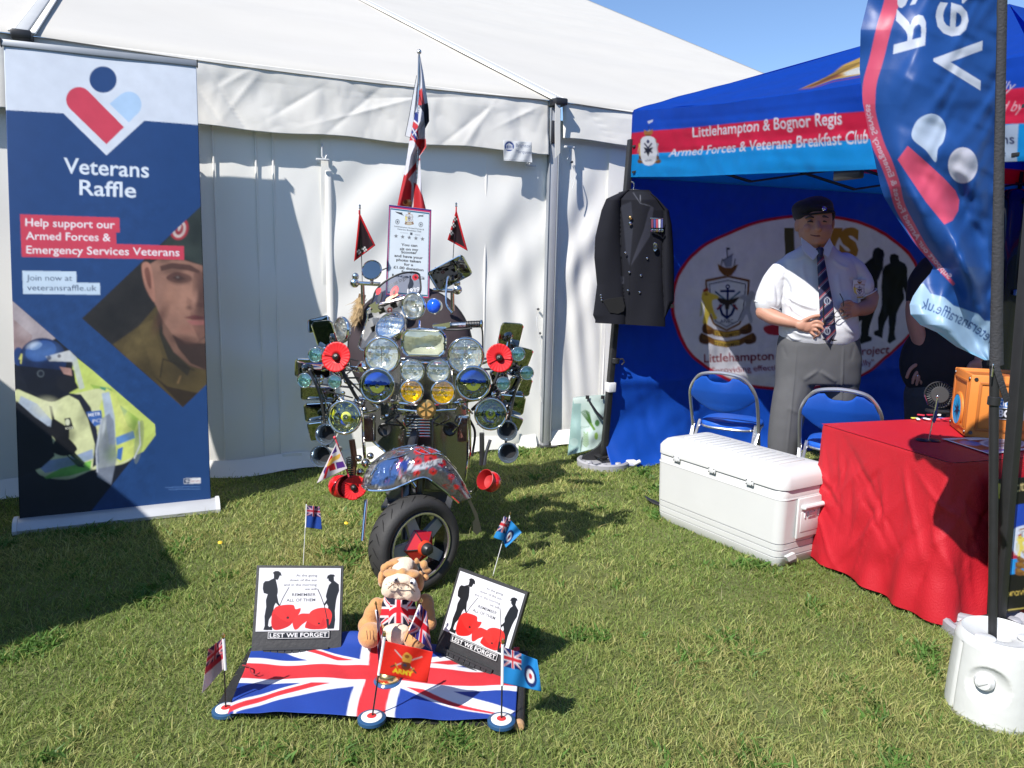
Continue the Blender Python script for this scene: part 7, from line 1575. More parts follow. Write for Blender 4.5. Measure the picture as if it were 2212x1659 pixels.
def redhorn(x, y, r, lab, ax, mouth):
    c = SP(x, y, .02); R = px2m(r); t = thing('red_horn', lab, 'horn', c, 'red plastic horns low on the scooter'); ax = unit(ax)
    obj('bowl', lathe([(R*.85, R*.45), (R*1.0, R*.2), (R, -.1*R), (R*.85, -R*.5), (R*.5, -R*.85), (.001, -R*.98)], c, ax, 32), M_RG, t, 60)
    obj('mouth', lathe([(R*.85, R*.45), (R*.92, R*.75), (R*1.0, R*1.0), (R*.95, R*1.02), (R*.8, R*.7), (R*.7, R*.2), (.001, R*.1)], c, ax, 32, 1, 1.0), mat('red_inside', (.35, .01, .012), .5), t, 60)
redhorn(734, 1050, 26, 'shiny red round horn behind the lower left poppy', (.75, -.65, .15), 1)
redhorn(1061, 1041, 23, 'red round horn with its open mouth low on the right of the scooter', (-.62, -.7, .45), 1)
# tall flag
FY = YS+1.0
tf = thing('tall_ensign', 'tall furled white and red ensign on a ball topped pole above the scooter', 'flag', atY(899, 640, FY))
ftop = atY(905, 119, FY); obj('pole', tube([atY(897, 660, FY), ftop], .006, 10), M_CHROME2, tf); obj('ball_finial', ball(atY(905.5, 112, FY), .013, 18, 12), M_CHROME2, tf)
pr = Print(850, 110, 935, 470, .55, (226, 226, 234))
pr.poly([(900, 110), (912, 150), (906, 230), (896, 245)], (214, 218, 230)); pr.poly([(904, 198), (911, 190), (920, 235), (903, 226)], (206, 60, 66)); pr.line([(906, 205), (912, 225)], 2, (90, 30, 40)); pr.poly([(905, 228), (926, 222), (929, 262), (919, 280), (915, 242)], (60, 62, 76)); pr.text('1919', (904, 250), (908, 232), (-4, -1), (60, 60, 80))
pr.poly([(895, 244), (904, 240), (903, 266), (894, 258)], (40, 60, 140)); pr.poly([(887, 295), (893, 262), (903, 270), (905, 312), (884, 290)], (206, 50, 60)); pr.poly([(888, 285), (894, 276), (902, 290), (905, 315), (890, 290)], (54, 66, 140)); pr.line([(888, 272), (903, 300)], 2.5, (222, 226, 236)); pr.line([(890, 292), (904, 276)], 2, (222, 226, 236))
pr.poly([(880, 305), (884, 290), (908, 325), (906, 337), (921, 318), (920, 300), (908, 300)], (206, 54, 62)); pr.poly([(906, 335), (921, 318), (919, 300), (910, 312)], (206, 80, 86))
pr.line([(878, 384), (910, 345)], 10, (206, 52, 60)); pr.poly([(872, 375), (884, 390), (905, 400), (915, 430), (930, 470), (850, 470), (862, 410)], (198, 52, 60)); pr.line([(888, 388), (892, 400), (890, 460)], 5, (214, 210, 214))
pr.ell(880, 438, 10, 7, (204, 160, 90)); pr.ell(876, 436, 4, 5, (120, 70, 40)); pr.ell(884, 434, 3, 3, (230, 210, 160)); pr.poly([(905, 345), (911, 350), (911, 420), (900, 395), (892, 385)], (224, 224, 234))
LEf = np.array([(113, 904), (175, 902), (245, 894), (300, 885), (370, 874), (415, 864), (455, 856)]); REf = np.array([(113, 906), (160, 915), (237, 926), (262, 927), (278, 918), (317, 921), (337, 907), (415, 911), (455, 921)])
U, V = UVg(46, 230); AY = 113+342*V; xl = np.interp(AY, LEf[:, 0], LEf[:, 1]); xr = np.interp(AY, REf[:, 0], REf[:, 1]); AX = xl+(xr-xl)*U
Yd = FY-.012-.035*np.sin(U*PI*2.5+AY/60.)*np.clip((AY-113)/120, .1, 1)-.02*np.sin(AY/33.)*U
psurf('cloth', atY(AX, AY, Yd), pr, AX, AY, M_SILK, tf, .0008)
q = [(902, 163), (893, 175), (875, 294), (886, 297), (898, 230)]; obj('cloth_edge', tube([atY(x, y, FY+.02) for x, y in ((900, 163), (893, 200), (884, 250), (875, 294), (886, 297))], .0015, 5), M_BLACKPL, tf)
qq = [atY(x, y, FY+.02) for x, y in ((901, 163), (875, 293), (886, 296), (896, 245))]; obj('cloth_fold', (np.array(qq), [(0, 1, 2, 3)]), mat('thin_white_silk', (.72, .74, .78), .6, transl=.4), tf, 0)
# donation notice
SY = YS+.80
sn = thing('donation_notice', 'tall notice offering scooter photos for a one pound donation above the lamps', 'sign', atY(884, 640, SY))
pr = Print(828, 438, 938, 650, .55, (226, 236, 246))
nq = [(840.2, 442), (932, 452.7), (927.5, 648), (832.5, 640)]
def inset(k): c_ = np.mean(np.array(nq), 0); return [tuple(np.array(p)+(c_-np.array(p))/np.hypot(*(c_-np.array(p)))*k*1.25) for p in nq]
pr.poly(nq, (60, 40, 120)); pr.poly(inset(3.0), (206, 50, 100)); pr.poly(inset(5.8), (226, 236, 246)); pr.poly(inset(6.6), (10, 110, 145)); pr.poly(inset(9.2), (226, 236, 246))
N5 = lambda P: [(743.1+.1719*a_, 388.8+.1719*b_) for a_, b_ in P]
for P_ in ([(640, 395), (690, 405), (735, 410), (730, 425), (755, 450), (700, 430), (665, 415)], [(1018, 430), (990, 448), (1000, 462), (960, 458), (920, 470), (945, 450), (925, 440), (975, 445)]): pr.poly(N5(P_), (50, 56, 64))
crest(pr, 884, 471, 21); 
for x in (858.5, 909): pr.ell(x, 479+(x-858)*.12, 4.6, 5.5, (90, 96, 104)); pr.ell(x, 479+(x-858)*.12, 3.4, 4.2, (226, 236, 246)); pr.ell(x, 479+(x-858)*.12, 1.8, 2.4, (90, 96, 104))
pr.text('Littlehampton Armed Forces &', (852, 490), (916, 497.5), (0, -3.2), (60, 64, 74), .02); pr.text('Veterans Breakfast Club', (858, 496), (910, 502), (0, -3.2), (60, 64, 74), .02)
pr.text('VETERANS', (864, 503.5), (881, 505), (0, -2.6), (140, 146, 156)); pr.poly([(886, 502), (891, 502.5), (891, 508), (886, 507.5)], (80, 86, 96)); pr.text('AASHC', (896, 508), (908, 509.5), (0, -2.8), (110, 116, 126))
for k in range(5):
    x, y = 855.5+k*14.3, 510+k*1.6; pr.poly([(x+(5 if i % 2 == 0 else 2.1)*math.sin(i*PI/5), y-(5 if i % 2 == 0 else 2.1)*math.cos(i*PI/5)) for i in range(10)], (124, 128, 134))
for s_, x0, x1, y0, y1 in (('You can', 866.5, 901.5, 531, 533.3), ('sit on my', 863.8, 903.6, 540, 542.3), ('Scooter', 866.5, 900.5, 547, 549), ('and have your', 852, 913.5, 554.5, 560), ('photo taken', 856, 909, 563.5, 568), ('for a', 872.6, 892.5, 573.5, 575), ('£1.00 donation', 850, 915, 579.5, 586), ('for the', 867, 900, 589, 592), ('local JG', 847, 917, 597, 604)):
    pr.text(s_, (x0, y0), (x1, y1), (0, -5.8), (30, 32, 38), .03)
U, V = UVg(150, 300); XY = bil([(a_, b_, 0) for a_, b_ in nq], U, V); AX, AY = XY[..., 0], XY[..., 1]; P = atY(AX, AY, SY+(AX-884)*.0006)
psurf('printed_board', P, pr, AX, AY, printmat('laminated_print', .35, 0, 0), sn, .004)
obj('cable_tie', tube([SP(940, 577, .78), SP(950, 592, .78)], .003, 6), mat('purple_ribbon', (.10, .06, .25), .5), sn)
# chequered pennants
def pennant(base, top, pts, lab, chk):
    Y = YS+.7; t = thing('pennant', lab, 'flag', atY(*base, Y), 'pennants on the scooter carrier')
    obj('staff', tube([atY(*base, Y), atY(*top, Y)], .0022, 8), M_CHROME, t); obj('finial', lathe([(.003, -.012), (.007, -.006), (.003, 0), (.007, .006), (.001, .014)], atY(*top, Y), UP, 10), M_CHROME, t)
    pr = Print(740, 430, 1020, 620, .6, (44, 28, 34)); P = np.array(pts, float); pr.line(P, 7, (206, 36, 44), closed=True)
    for cx_, cy_ in chk:
        for i in range(3):
            for j in range(3):
                pr.poly([(cx_+i*3.2, cy_+j*3.6+i*.8), (cx_+i*3.2+3.2, cy_+j*3.6+i*.8+.8), (cx_+i*3.2+3, cy_+j*3.6+i*.8+4), (cx_+i*3.2, cy_+j*3.6+i*.8+3.4)], (230, 230, 230) if (i+j) % 2 else (20, 20, 20))
    q = [P[0], P[0]+(P[1]-P[0])*.02, P[1], P[2]]; U, V = UVg(26, 60); XY = bil([(x, y, 0) for x, y in q], U, V); psurf('cloth', atY(XY[..., 0], XY[..., 1], Y-.006-.012*np.sin(U*7+V*2)*V), pr, XY[..., 0], XY[..., 1], M_SILK, t, .001)
    obj('tie', tube([atY(P[0][0], P[0][1]-4, Y-.004), atY(P[0][0], P[0][1]+5, Y-.004)], .004, 6), mat('red_ribbon', (.5, .02, .03), .6), t)
pennant((784, 656), (777.5, 447), [(776, 458), (811, 530), (764.6, 565)], 'red edged pennant on the thin staff left of the notice', [(771, 538), (783, 532)])
pennant((976, 600), (985.5, 443), [(985.5, 452), (1010.4, 542), (966.6, 518)], 'red edged pennant on the thin staff right of the notice', [(970, 496), (975, 480), (978, 466)])
# small triangular flag by the trumpets
tq = thing('royal_pennant', 'white bordered union pennant with a golden lion at the lower left of the scooter', 'flag', SP(752, 1035, -.06))
obj('staff', tube([SP(724, 946, -.06), SP(754, 1030, -.05)], .004, 8), mat('pink_red_plastic', (.6, .06, .09), .4), tq); obj('finial', ball(SP(723, 945, -.06), .007, 12, 8), MATS['pink_red_plastic'], tq)
pr = Print(680, 950, 760, 1050, .5, (224, 218, 222)); tri = [(726, 957), (750, 1012), (684, 1044)]
pr.poly([(724, 965), (745, 1008), (690, 1038)], (226, 222, 228)); pr.poly([(716, 975), (724, 962), (728, 975), (712, 985)], (90, 60, 140)); pr.poly([(725, 999), (742, 996), (748, 1008), (728, 1013)], (90, 50, 140)); pr.poly([(697, 1012), (707, 1008), (708, 1020), (700, 1024)], (90, 60, 130)); pr.line([(716, 985), (700, 1036)], 5, (206, 44, 52)); pr.poly([(709, 1003), (722, 1000), (726, 1014), (712, 1018)], (206, 44, 52)); pr.poly([(706, 1006), (716, 990), (730, 982), (736, 978), (733, 990), (722, 996), (714, 1004)], (232, 190, 90), cr=True); pr.line(tri, 4, (226, 216, 220), closed=True)
U, V = UVg(50, 60); XY = bil([(726, 957, 0), (727, 958, 0), (750, 1012, 0), (684, 1044, 0)], U, V); psurf('cloth', SP(XY[..., 0], XY[..., 1], -.07-.012*np.sin(U*6+V)*V), pr, XY[..., 0], XY[..., 1], M_SILK, tq, .001)

# ---------------------------------------------------------------- toy bulldog
DG = g(860, 1398, .03); DY = float(DG[1])+.02
dog = thing('toy_bulldog', 'tan plush bulldog in a union flag vest sitting between the memorial boards', 'toy', DG)
M_TAN = mat('tan_plush', (.47, .235, .085), .85, 0, .12, 30, bump=.35, bs=110, sheen=.4); M_CRM = mat('cream_plush', (.70, .56, .42), .85, 0, .06, 30, bump=.3, bs=110, sheen=.4)
def DP(x, y, dy=0.0): return atY(x, y, DY+dy)
def dm(p): return p/FPX*DY*1.02
def blob(nm, items, m, vox=.0045, parent=dog, it=8):
    mb = MB()
    for x, y, dy, rx, ry, rz in items: mb.add(*ball(DP(x, y, dy), 1, 22, 14, s=(dm(rx), dm(ry), dm(rz))))
    o = obj(nm, mb, m, parent, 180); r_ = o.modifiers.new('r', 'REMESH'); r_.mode = 'VOXEL'; r_.voxel_size = vox; s_ = o.modifiers.new('s', 'SMOOTH'); s_.iterations = it; s_.factor = .6
    r_.use_smooth_shade = True; return o
# items: centre px, depth offset, radii in px (across, deep, tall)
blob('body', [(861, 1345, .03, 42, 38, 52), (860, 1300, .03, 34, 32, 36), (866, 1250, .02, 46, 42, 42), (866, 1228, .02, 38, 34, 24), (800, 1338, .0, 17, 18, 34), (792, 1352, -.01, 20, 18, 22), (814, 1316, .02, 20, 20, 28), (925, 1330, .0, 16, 18, 30), (919, 1306, .02, 20, 20, 26), (930, 1345, -.02, 14, 15, 18), (800, 1372, -.08, 27, 34, 26), (898, 1378, -.08, 27, 34, 24), (892, 1368, -.03, 24, 26, 22), (815, 1368, -.03, 26, 26, 22)], M_TAN)
hd_ = obj('head_blaze', MB(), M_CRM, dog) if False else None
blob('head_blaze', [(870, 1224, -.03, 24, 34, 16), (874, 1216, -.02, 20, 26, 10)], M_CRM)
blob('muzzle', [(864, 1262, -.10, 28, 26, 26), (842, 1268, -.115, 17, 20, 24), (886, 1272, -.11, 17, 20, 26), (864, 1252, -.12, 26, 16, 12), (865, 1280, -.10, 22, 22, 14), (897, 1284, -.10, 12, 14, 16), (836, 1276, -.115, 13, 14, 12)], M_CRM, .004)
blob('brow_folds', [(846, 1238, -.085, 20, 18, 8), (888, 1240, -.08, 20, 18, 8), (870, 1236, -.09, 10, 14, 9), (825, 1250, -.05, 9, 16, 20), (908, 1255, -.04, 9, 16, 24)], M_TAN)
blob('belly_patch', [(858, 1372, -.075, 25, 22, 22), (856, 1360, -.075, 30, 18, 12)], M_CRM)
for x, y, pts in ((838, 1222, [(826, 1240), (828, 1226), (842, 1216), (856, 1213), (846, 1228)]), (908, 1222, [(900, 1214), (914, 1218), (922, 1230), (920, 1244), (908, 1236)])):
    blob('ear', [(pts[1][0]+2, pts[1][1]+2, -.05, 9, 9, 11), (pts[2][0], pts[2][1]+2, -.045, 11, 8, 7), (pts[3][0], pts[3][1]+3, -.04, 8, 8, 8), (pts[0][0], pts[0][1]-2, -.05, 6, 6, 8)], M_TAN, .004)
for x, y in ((853, 1252), (892, 1258)):
    e = obj('eye', ball(DP(x, y-1, -.142), dm(6.5), 16, 10), mat('glossy_white', (.8, .8, .8), .15, coat=.5), dog); obj('pupil', ball(DP(x+(2 if x < 870 else -3), y+1, -.152), dm(3.4), 12, 8), mat('glossy_black', (.01, .01, .02), .1, coat=.5), e)
for k, (x, y) in enumerate(((840, 1258), (846, 1261), (852, 1258), (858, 1262), (880, 1264), (886, 1268), (892, 1272), (896, 1264), (834, 1262))): obj('whisker_dot', ball(DP(x, y, -.155), dm(1.3), 8, 6), MATS['glossy_black'], dog)
for x in (849, 880): obj('tooth', lathe([(.006, 0), (.004, .010), (.0005, .018)], DP(x, 1270, -.16), UP, 10), M_CRM, dog)
obj('mouth_seam', tube(smoothpath([DP(838, 1272, -.155), DP(850, 1262, -.165), DP(866, 1260, -.17), DP(882, 1264, -.165), DP(896, 1278, -.15)], 20), .0016, 6), mat('brown_thread', (.18, .09, .05), .9), dog)
for bx_ in (800, 898):
    for k in (-1, 0, 1): obj('toe_seam', tube(smoothpath([DP(bx_+k*7-1, 1362, -.145), DP(bx_+k*7, 1372, -.152), DP(bx_+k*6, 1381, -.15)], 8), .0014, 6), MATS['brown_thread'], dog)
pr = Print(-2, -2, 62, 42, .3, (28, 30, 46)); ujack(pr, quadmap([(0, 0), (60, 0), (60, 40), (0, 40)]), (206, 36, 50), (214, 206, 212), (30, 32, 50), 2)
# vest: curved front panel wrapped on the chest
U, V = UVg(90, 70); T_ = -1.25+2.5*U; yy_ = 1288+82*V; wid = np.interp(yy_, [1288, 1300, 1330, 1355, 1370], [30, 37, 44, 45, 40]); cut = np.where(V < .3, (.3-V)*10, 0)
AX = 861+wid*np.sin(T_)*1.02; Yd = DY+.03-dm(wid*1.0)*np.cos(T_)*1.0-.022
AX2 = AX+0; bott = 1370-14*np.abs(np.sin(T_))**.5*0+12*np.cos(T_*1.1)*-1; YV = 1287+(np.where(np.abs(T_) > .5, 1358, 1346+24*np.minimum(1, (np.abs(T_)/.5)**2))-1287)*V
wid = np.interp(YV, [1288, 1300, 1330, 1355, 1370], [31, 36, 43, 45, 42]); AX = 861+wid*np.sin(T_)*1.03; Yd = DY+.03-dm(wid*1.02)*np.cos(T_)-.004
psurf('union_vest', atY(AX, YV, Yd), pr, U*60, V*40, printmat('vest_cotton', .8, 0, .2, 150, .2), dog, .003)
# the two little union flags the dog holds
pr = Print(0, 0, 60, 40, .5, BLU); ujack(pr, quadmap([(0, 0), (60, 0), (60, 40), (0, 40)]), (206, 40, 56), (218, 216, 226), (54, 50, 130))
def hf(lab, b, tpx, pts, slv, dy):
    Y = DY+dy; t = thing('union_hand_flag', lab, 'flag', atY(*b, Y), 'small union flags by the toy bulldog'); obj('stick', tube([atY(*b, Y), atY(*tpx, Y)], .0024, 8), M_WOODD, t); obj('finial', lathe([(.004, -.002), (.005, .004), (.0005, .014)], atY(*tpx, Y), UP, 8), M_GOLD, t); obj('sleeve', tube([atY(*slv[0], Y), atY(*slv[1], Y)], .0045, 8), M_WSL, t)
    U, V = UVg(36, 40); XY = bil([(a_, b_, 0) for a_, b_ in pts], U, V); psurf('cloth', atY(XY[..., 0], XY[..., 1], Y-.005-.016*np.sin(U*8+V*3)), pr, U*60, V*40, M_SILK, t, .0008)
hf('narrow union flag hanging on the left of the toy bulldog', (830, 1384), (812, 1306), [(813, 1320), (817, 1320), (834, 1392), (818, 1440)], ((812.5, 1318), (824, 1378)), -.16)
hf('union flag hanging beside the right paw of the toy bulldog', (875, 1386), (910, 1300), [(908, 1306), (922, 1322), (934, 1406), (882, 1368)], ((908, 1306), (885, 1362)), -.16)
# ---------------------------------------------------------------- people
M_SKIN = mat('sunlit_skin', (.42, .215, .15), .5, 0, .10, 18, bump=.08, bs=90, spec=.35)
M_HAIR = mat('dark_grey_hair', (.05, .045, .042), .8, 0, .3, 60, bump=.5, bs=120)
M_SHIRT = mat('white_shirt_cotton', (.60, .61, .64), .75, 0, .03, 6, bump=.10, bs=14, transl=.06)
M_TROU = mat('grey_flannel', (.085, .086, .092), .85, 0, .08, 12, bump=.12, bs=18)
M_BLKCL = mat('black_cotton', (.014, .014, .017), .9, 0, .15, 12, bump=.2, bs=16)
def rem(o, vox, it=6, f=.5):
    r = o.modifiers.new('r', 'REMESH'); r.mode = 'VOXEL'; r.voxel_size = vox; r.use_smooth_shade = True
    s = o.modifiers.new('s', 'SMOOTH'); s.iterations = it; s.factor = f; return o
class Fig:
    def __init__(s, Y, name, label, base, group=None):
        s.Y = Y; s.t = thing(name, label, 'person', base, group); s.k = Y*1.01/FPX
    def P(s, x, y, d=0.0): return atY(x, y, s.Y+d)
    def cap(s, mb, pts, rs, flat=1.0, n=16):
        """pts: (px, py, depth offset m), rs radii px"""
        Q = np.array([s.P(*p) for p in pts]); R = np.array(rs, float)*s.k; k = max(8, 5*len(pts))
        L = np.linspace(0, len(pts)-1, (len(pts)-1)*6+1); S = smoothpath(Q, 6*(len(pts)-1)); r = np.interp(np.linspace(0, len(pts)-1, len(S)), np.arange(len(pts)), R)
        mb.add(*tube(S, r, n, True, flat)); mb.add(*ball(S[0], r[0]*.99, 14, 8)); mb.add(*ball(S[-1], r[-1]*.99, 14, 8)); return mb
    def bl(s, mb, x, y, d, rx, ry, rz, R=None):
        mb.add(*ball(s.P(x, y, d), 1, 24, 16, s=(rx*s.k, ry*s.k, rz*s.k), R=R)); return mb
YM = 4.5
foot = atY(1755, 1100, YM); m = Fig(YM, 'person', 'man in dark beret, white short-sleeved shirt and striped tie holding his glasses', (float(foot[0]), YM, 0))
fy = lambda x: float(proj(V3((float(atY(x, 1100, YM)[0]), YM, 0.03)))[1])
FY1, FY2 = fy(1690), fy(1810)
b = MB()
# head
m.bl(b, 1758, 476, 0, 35, 42, 42); m.bl(b, 1761, 500, -.02, 33, 36, 30); m.bl(b, 1762, 512, -.01, 30, 32, 22); m.bl(b, 1764, 517, -.045, 21, 24, 16); m.bl(b, 1764, 520, -.02, 27, 28, 14)
m.bl(b, 1747, 493, -.075, 11, 9, 10); m.bl(b, 1781, 491, -.075, 11, 9, 10)      # cheeks
m.cap(b, [(1766, 474, -.098), (1767, 486, -.113), (1768, 494, -.122)], [4, 5, 6.5]); m.bl(b, 1761, 496, -.103, 5, 5, 4); m.bl(b, 1774, 495, -.103, 5, 5, 4)
m.cap(b, [(1740, 471, -.083), (1752, 468, -.095), (1763, 471, -.095)], [4, 4.5, 3.5]); m.cap(b, [(1769, 471, -.095), (1779, 467, -.095), (1789, 470, -.080)], [3.5, 4.5, 4])
m.cap(b, [(1757, 507, -.098), (1767, 506.5, -.104), (1777, 506, -.097)], [2.6, 3.2, 2.6]); m.cap(b, [(1758, 511, -.096), (1767, 512, -.102), (1776, 510.5, -.096)], [2.6, 3.6, 2.6]); m.bl(b, 1767, 521, -.085, 11, 9, 8)
m.bl(b, 1722, 486, .005, 5, 9, 14); m.bl(b, 1726, 480, .01, 5, 8, 8); m.bl(b, 1797, 484, .005, 5, 9, 14)
m.cap(b, [(1760, 515, .01), (1762, 540, .02)], [27, 29])
# torso and arms, legs
m.bl(b, 1765, 590, .03, 56, 34, 50); m.bl(b, 1768, 670, .01, 60, 44, 56); m.cap(b, [(1706, 580, .03), (1680, 605, .03), (1660, 645, .02), (1652, 676, .0)], [17, 17, 17, 16.5])
m.cap(b, [(1650, 674, .0), (1672, 686, -.05), (1700, 694, -.10), (1722, 700, -.13)], [17.5, 17, 13, 9.5], .95)
m.cap(b, [(1822, 576, .03), (1846, 596, .03), (1868, 628, .0), (1880, 644, .0)], [16, 16, 16.5, 17]); m.cap(b, [(1880, 642, .0), (1874, 662, -.04), (1858, 668, -.10), (1848, 668, -.13)], [17.5, 17, 14, 11])
def fing(pts, r0=3.6, r1=2.9): m.cap(b, pts, np.linspace(r0, r1, len(pts)), 1, 10)
m.bl(b, 1736, 703, -.145, 17, 8, 12); m.bl(b, 1745, 706, -.15, 13, 7, 12)
fing([(1735, 694, -.15), (1748, 687, -.165), (1760, 683, -.17), (1774, 681, -.175)], 4.6, 3.4)                  # thumb
fing([(1752, 698, -.155), (1765, 694, -.175), (1777, 699, -.18), (1783, 706, -.175)]); fing([(1753, 705, -.155), (1766, 704, -.178), (1777, 710, -.178), (1779, 717, -.17)])
fing([(1751, 711, -.15), (1763, 713, -.172), (1770, 720, -.17), (1768, 725, -.16)]); fing([(1747, 716, -.145), (1756, 721, -.162), (1761, 727, -.16), (1758, 730, -.15)], 3.2, 2.6)
m.bl(b, 1842, 668, -.145, 14, 8, 15); m.bl(b, 1847, 671, -.14, 12, 8, 13)
fing([(1842, 657, -.155), (1834, 651, -.17), (1824, 654, -.18), (1818, 658, -.18)], 4.4, 3.2)
fing([(1835, 662, -.16), (1826, 661, -.18), (1818, 664, -.185), (1814, 668, -.18)]); fing([(1835, 669, -.16), (1825, 669, -.182), (1817, 673, -.182)]); fing([(1836, 676, -.158), (1827, 678, -.178), (1820, 680, -.175)]); fing([(1839, 682, -.15), (1831, 686, -.168), (1825, 687, -.165)], 3.2, 2.6)
m.cap(b, [(1735, 750, .02), (1712, 850, .0), (1695, 960, .0), (1692, FY1-8, .03)], [36, 30, 20, 12]); m.cap(b, [(1808, 750, .02), (1808, 850, .03), (1808, 960, .05), (1808, FY2-8, .08)], [36, 30, 20, 12])
body = rem(obj('body', b, M_SKIN, m.t, 180), .0046, 4, .45)
for x in (1750, 1780): 
    obj('eye_slit', m.cap(MB(), [(x-5.5, 479.5, -.104), (x, 478, -.112), (x+5.5, 479.5, -.104)], [1.2, 2.1, 1.2]), mat('eye_dark', (.03, .02, .018), .3), m.t); obj('eyelid', m.cap(MB(), [(x-6, 476, -.098), (x, 474.8, -.106), (x+6, 476, -.098)], [1.3, 1.9, 1.2]), M_SKIN, m.t)
    obj('eyebrow', m.cap(MB(), [(x-9, 471, -.100), (x, 467.5, -.113), (x+9, 470.5, -.100)], [1.4, 2.5, 1.3]), M_HAIR, m.t)
obj('mouth_line', m.cap(MB(), [(1751, 507.5, -.098), (1759, 509.5, -.106), (1767, 510, -.111), (1775, 508.5, -.105), (1782, 505.5, -.096)], [.8, 1.4, 1.6, 1.4, .8]), mat('lip_line', (.16, .06, .05), .6), m.t)
for x in (1763.5, 1772): obj('nostril', m.bl(MB(), x, 498.5, -.118, 1.3, 1, 1), MATS['eye_dark'], m.t)
h = MB(); m.bl(h, 1727, 466, .02, 8, 26, 14); m.bl(h, 1792, 466, .02, 7, 26, 14); m.bl(h, 1757, 486, .05, 33, 26, 26); rem(obj('hair', h, M_HAIR, m.t, 180), .005, 3)
be = MB(); m.bl(be, 1758, 453, .0, 39, 44, 13); m.bl(be, 1762, 446, .0, 34, 38, 21); m.bl(be, 1744, 452, -.0, 31, 36, 21); m.bl(be, 1764, 438, .0, 26, 30, 14); m.bl(be, 1727, 462, .0, 12, 26, 13); m.bl(be, 1784, 448, -.03, 13, 18, 16)
rem(obj('beret', be, mat('navy_black_felt', (.012, .013, .02), .95, 0, .1, 20, bump=.2, bs=80, sheen=.1), m.t, 180), .005, 6)
obj('beret_band', tube([m.P(1758, 463, 0)+V3((math.cos(a)*38.5*m.k, math.sin(a)*43*m.k, math.cos(a)*.012)) for a in np.linspace(0, 2*PI, 40, endpoint=False)], .005, 8, closed=True), M_BLKCL, m.t)
obj('cap_badge', lathe([(.015, 0), (.012, .004), (.007, .003), (.001, .006)], m.P(1781, 451, -.118), (.25, -1, .15), 18), M_CHROME2, m.t)
def loftp(F, rows, n=40, p=2.3):
    """rows: (y px, left px, right px, half depth px, centre depth m) -> closed lofted volume"""
    V_ = []; th = np.arange(n)*2*PI/n; c, s_ = np.cos(th), np.sin(th); c = np.sign(c)*np.abs(c)**(2/p); s_ = np.sign(s_)*np.abs(s_)**(2/p)
    R = np.array(rows, float); yy = np.linspace(R[0, 0], R[-1, 0], 26); cols = [np.interp(yy, R[:, 0], R[:, i]) for i in range(5)]
    for y, l, r, d, z in zip(*cols):
        P0 = F.P((l+r)/2, y, z); V_.append(P0+V3((1, 0, 0))*(c*(r-l)/2*F.k)[:, None]+V3((0, 1, 0))*(s_*d*F.k)[:, None])
    k = n; f = [(i*k+j, i*k+(j+1) % k, (i+1)*k+(j+1) % k, (i+1)*k+j) for i in range(len(V_)-1) for j in range(k)]+[tuple(range(k))[::-1], tuple((len(V_)-1)*k+j for j in range(k))]
    return np.concatenate(V_), f
s = MB()
s.add(*loftp(m, [(526, 1738, 1794, 26, .02), (540, 1722, 1808, 32, .025), (552, 1700, 1830, 37, .03), (566, 1688, 1843, 42, .03), (590, 1684, 1849, 46, .025), (630, 1688, 1848, 51, .012), (670, 1690, 1848, 57, .0), (705, 1687, 1850, 60, -.002), (726, 1686, 1851, 58, .0), (740, 1692, 1846, 53, .005)]))
m.cap(s, [(1706, 576, .03), (1684, 592, .035), (1668, 620, .03), (1660, 644, .02), (1659, 655, .015)], [24, 25, 26.5, 27.5, 27.5]); m.cap(s, [(1822, 570, .03), (1844, 584, .03), (1860, 606, .02), (1867, 622, .0)], [25, 24, 23, 21])
sh_ = obj('shirt', s, M_SHIRT, m.t, 180); rem(sh_, .0055, 9, .6)
def wrk(P, N):
    q = proj(P); x, y = q[:, 0], q[:, 1]; d = 0*x
    def fold(x0, y0, x1, y1, w, a):
        dx, dy = x1-x0, y1-y0; L = math.hypot(dx, dy); t = ((x-x0)*dx+(y-y0)*dy)/L/L; e = ((x-x0)*-dy+(y-y0)*dx)/L; e = e-4*np.sin(t*PI)*a/abs(a)
        return a*np.exp(-(e/w)**2)*np.clip(np.sin(np.clip(t, 0, 1)*PI), 0, 1)**.6
    for F_ in ((1700, 640, 1765, 668, 4, .009), (1698, 652, 1752, 690, 4, .006), (1704, 626, 1700, 700, 4, -.006), (1692, 600, 1705, 640, 5, -.007), (1700, 705, 1758, 728, 4, .005), (1815, 690, 1846, 722, 4, .006), (1838, 600, 1850, 640, 5, -.006), (1840, 640, 1825, 700, 4, .005), (1690, 560, 1740, 552, 4, .003), (1800, 560, 1835, 580, 4, .004), (1650, 610, 1662, 655, 4, .005), (1672, 606, 1680, 660, 4, -.006), (1735, 560, 1745, 620, 5, .003), (1810, 590, 1822, 650, 5, .004), (1712, 668, 1770, 706, 3, -.004), (1858, 596, 1872, 625, 3, .004), (1696, 716, 1730, 735, 3, .004), (1712, 590, 1722, 640, 5, .003)): d = d+fold(*F_)
    d = d+.0016*vnoise(P, 22, 3)+.0009*vnoise(P, 55, 4)
    return P+N*np.where(N[:, 1:2] < .3, 1.6*d[:, None], 0)
bake(sh_, wrk)
obj('sleeve_hem', tube([m.P(1658, 662, .02)+V3((math.cos(a)*27.5*m.k, math.sin(a)*26*m.k, math.cos(a)*-.03)) for a in np.linspace(0, 2*PI, 30, endpoint=False)], .0045, 6, closed=True), M_SHIRT, m.t)
obj('sleeve_hem', tube([m.P(1869, 634, .0)+V3((math.cos(a)*21*m.k, math.sin(a)*22*m.k, math.cos(a)*.03)) for a in np.linspace(0, 2*PI, 30, endpoint=False)], .004, 6, closed=True), M_SHIRT, m.t)
